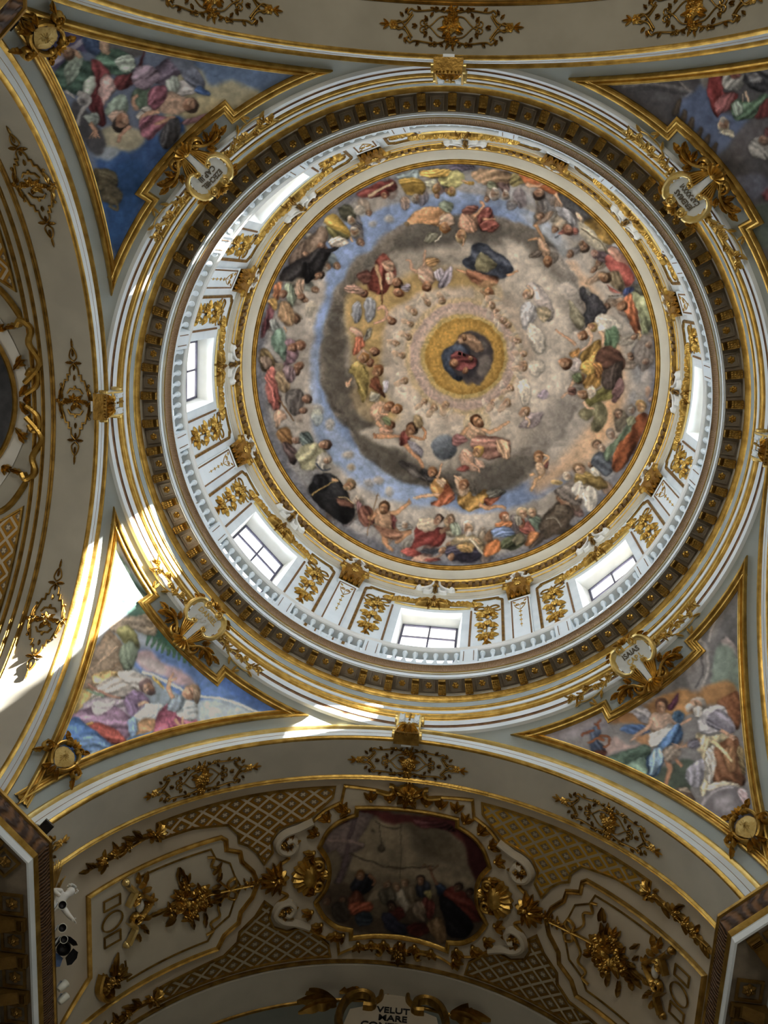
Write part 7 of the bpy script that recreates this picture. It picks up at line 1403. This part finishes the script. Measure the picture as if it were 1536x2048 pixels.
shA = ch+sd+np.array([.03, 0, .02]); shB = ch-sd+np.array([.0, 0, .02]); el = (shA+hand)/2+np.array([.04, .03, -.03]); wr = hand+(el-hand)*.14
elB = shB+np.array([-.02, -.13, -.22*u]); wrB = elB+np.array([.15, .02, -.12*u])
kA = pe+np.array([.12, .12, -.30*u]); kB = pe+np.array([.05, -.08, -.34*u]); aA = np.array([kA[0]-.1, kA[1]+.05, 14.06]); aB = np.array([kB[0]-.04, kB[1]-.02, 14.05]); tA = aA+np.array([.12, .04, -.02]); tB = aB+np.array([.12, -.02, -.02])
hd0 = H+np.array([-.01, 0, -.025]); hd1 = H+np.array([.01, .005, .045])
V = [pe, wa, ch, nk, hd0, hd1, shA, el, wr, hand, shB, elB, wrB, kA, aA, tA, kB, aB, tB]
Es = [(0, 1), (1, 2), (2, 3), (3, 4), (4, 5), (2, 6), (6, 7), (7, 8), (8, 9), (2, 10), (10, 11), (11, 12), (0, 13), (13, 14), (14, 15), (0, 16), (16, 17), (17, 18)]
Rr = [.135*u, .115*u, .135*u, .05*u, .10*u, .098*u, .065*u, .05*u, .035*u, .035*u, .065*u, .05*u, .04*u, .08*u, .045*u, .035*u, .08*u, .045*u, .035*u]
skin_body('body', V, Es, Rr, 'white_plaster', t, F)
fl = lambda P: (lambda u_, v_, w_: tuple(np.array(P)-F+np.array([w_, u_, v_])))
mb = MB()   # curly hair cap
rr = random.Random(2)
for k in range(46):
    a = rr.uniform(0, 2*pi); e = rr.uniform(-.1, 1.45); r = .105*u
    c = H-F+np.array([-.02+r*cos(e)*cos(a)*.95, r*cos(e)*sin(a), .03+r*sin(e)])
    if cos(a) > .35 and e < .55: continue
    q = .03*u; mb.add([tuple(c+q*np.array(d)) for d in ((1, 0, 0), (-1, 0, 0), (0, 1, 0), (0, -1, 0), (0, 0, 1), (0, 0, -1))], [(0, 2, 4), (2, 1, 4), (1, 3, 4), (3, 0, 4), (2, 0, 5), (1, 2, 5), (3, 1, 5), (0, 3, 5)])
mb.build('hair', 'white_plaster', t, sharp=180)
mb = MB()   # face relief: brow, nose, lips, chin
for dx, dy, dz, q in ((.115, .01, .045, .018), (.118, .012, .025, .02), (.108, .01, -.005, .016), (.1, .01, -.045, .024), (.1, .045, .03, .02), (.1, -.025, .03, .02)):
    c = H-F+np.array([dx*u, dy*u, dz*u]); q *= u; mb.add([tuple(c+q*np.array(d)) for d in ((1, 0, 0), (-1, 0, 0), (0, 1, 0), (0, -1, 0), (0, 0, 1.3), (0, 0, -1.3))], [(0, 2, 4), (2, 1, 4), (1, 3, 4), (3, 0, 4), (2, 0, 5), (1, 2, 5), (3, 1, 5), (0, 3, 5)])
mb.build('face', 'white_plaster', t, sharp=180)
for s, nm in ((1, 'wing'), (-1, 'wing')):
    mb = MB(); base = ch-F+np.array([-.14, .06*s, .05])
    for k in range(9):
        a = 1.25-.16*k; L = (.75-.04*k)*u; d = np.array([-.25, -s*-.1-.25+.35*(s > 0), 0]); dirv = np.array([-.28*cos(a), (.55*s-.35)*cos(a)-.1, sin(a)]); dirv /= np.linalg.norm(dirv); side = np.cross(dirv, [1, 0, 0]); side /= np.linalg.norm(side)
        mb.grid([[tuple(base+dirv*L*tt_+side*.05*u*c_*sin(pi*min(1, .15+.8*tt_))+np.array([.012*(1-abs(c_))+.004*k, 0, 0])) for c_ in (-1, 0, 1)] for tt_ in np.linspace(.05, 1, 6)])
    mb.build(nm, 'gold', t)
for k in range(4):    # fingers of the stretched hand
    d = (hand-el)/np.linalg.norm(hand-el); off = np.array([.0, .022*(k-1.5), .01*(k-1.5)])*u; P0 = hand+off+d*.02; skin_body('finger', [P0, P0+d*.045*u*(1.1-.12*abs(k-1.4)), P0+d*.085*u*(1.1-.12*abs(k-1.4))+np.array([.02, 0, -.02])*u], [(0, 1), (1, 2)], [.011*u, .010*u, .008*u], 'white_plaster', t, F, 1)
P0 = hand+np.array([.02, -.03, .01])*u; skin_body('thumb', [P0, P0+np.array([.03, -.03, -.03])*u, P0+np.array([.045, -.035, -.06])*u], [(0, 1), (1, 2)], [.013*u, .011*u, .009*u], 'white_plaster', t, F, 1)
# ------------------------------------------------------------------ light
w = bpy.data.worlds.new('sky'); scene.world = w; w.use_nodes = True
bg = w.node_tree.nodes['Background']; bg.inputs[0].default_value = (.86, .93, 1.0, 1); bg.inputs[1].default_value = 4.0
def sun():
    L = bpy.data.lights.new('sun', 'SUN'); L.energy = 95; L.angle = radians(.6); L.color = (1, .95, .86)
    o = bpy.data.objects.new('sun', L); COL.objects.link(o)
    d = Vector((-.74, .56, -.47)); o.rotation_euler = d.to_track_quat('-Z', 'Y').to_euler()
sun()
def area(name, loc, target, sx, sy, power, col):
    L = bpy.data.lights.new(name, 'AREA'); L.shape = 'RECTANGLE'; L.size = sx; L.size_y = sy; L.energy = power; L.color = col
    o = bpy.data.objects.new(name, L); COL.objects.link(o); o.location = loc
    o.rotation_euler = (Vector(target)-Vector(loc)).to_track_quat('-Z', 'Y').to_euler(); return o
for k in range(8):      # daylight entering at each drum window
    th = radians(90+45*k); r = 6.9
    area('window_daylight', (r*cos(th), r*sin(th), 26.4), (0, 0, 25.9), 1.5, 3.8, 92, (.78, .89, 1.0))
for nm, dg in ARMS.items():   # unseen fill lamps added in the four arms to lift the lower church
    a = radians(dg+90); area('arm_fill_light', (15*cos(a), 15*sin(a), 7.5), (0, 0, 18), 6, 6, {'south': 30, 'west': 240, 'north': 850, 'east': 280}[nm], (1.0, .94, .84))
for k in range(8):      # unseen spots added above the drum walkway to brighten the dome fresco
    th = radians(112.5+45*k); L = bpy.data.lights.new('dome_fill_spot', 'SPOT'); L.energy = 200; L.spot_size = radians(95); L.spot_blend = 1; L.shadow_soft_size = .25; L.color = (1, .93, .82)
    o = bpy.data.objects.new('dome_fill_spot', L); COL.objects.link(o); o.location = (6.2*cos(th), 6.2*sin(th), 24.0)
    o.rotation_euler = (Vector((-2.2*cos(th), -2.2*sin(th), 37))-o.location).to_track_quat('-Z', 'Y').to_euler()
scene.view_settings.view_transform = 'Standard'; scene.view_settings.look = 'None'; scene.view_settings.exposure = 0
scene.cycles.use_denoising = True; scene.cycles.max_bounces = 6; scene.cycles.diffuse_bounces = 4; scene.cycles.glossy_bounces = 3
scene.cycles.sample_clamp_indirect = 6
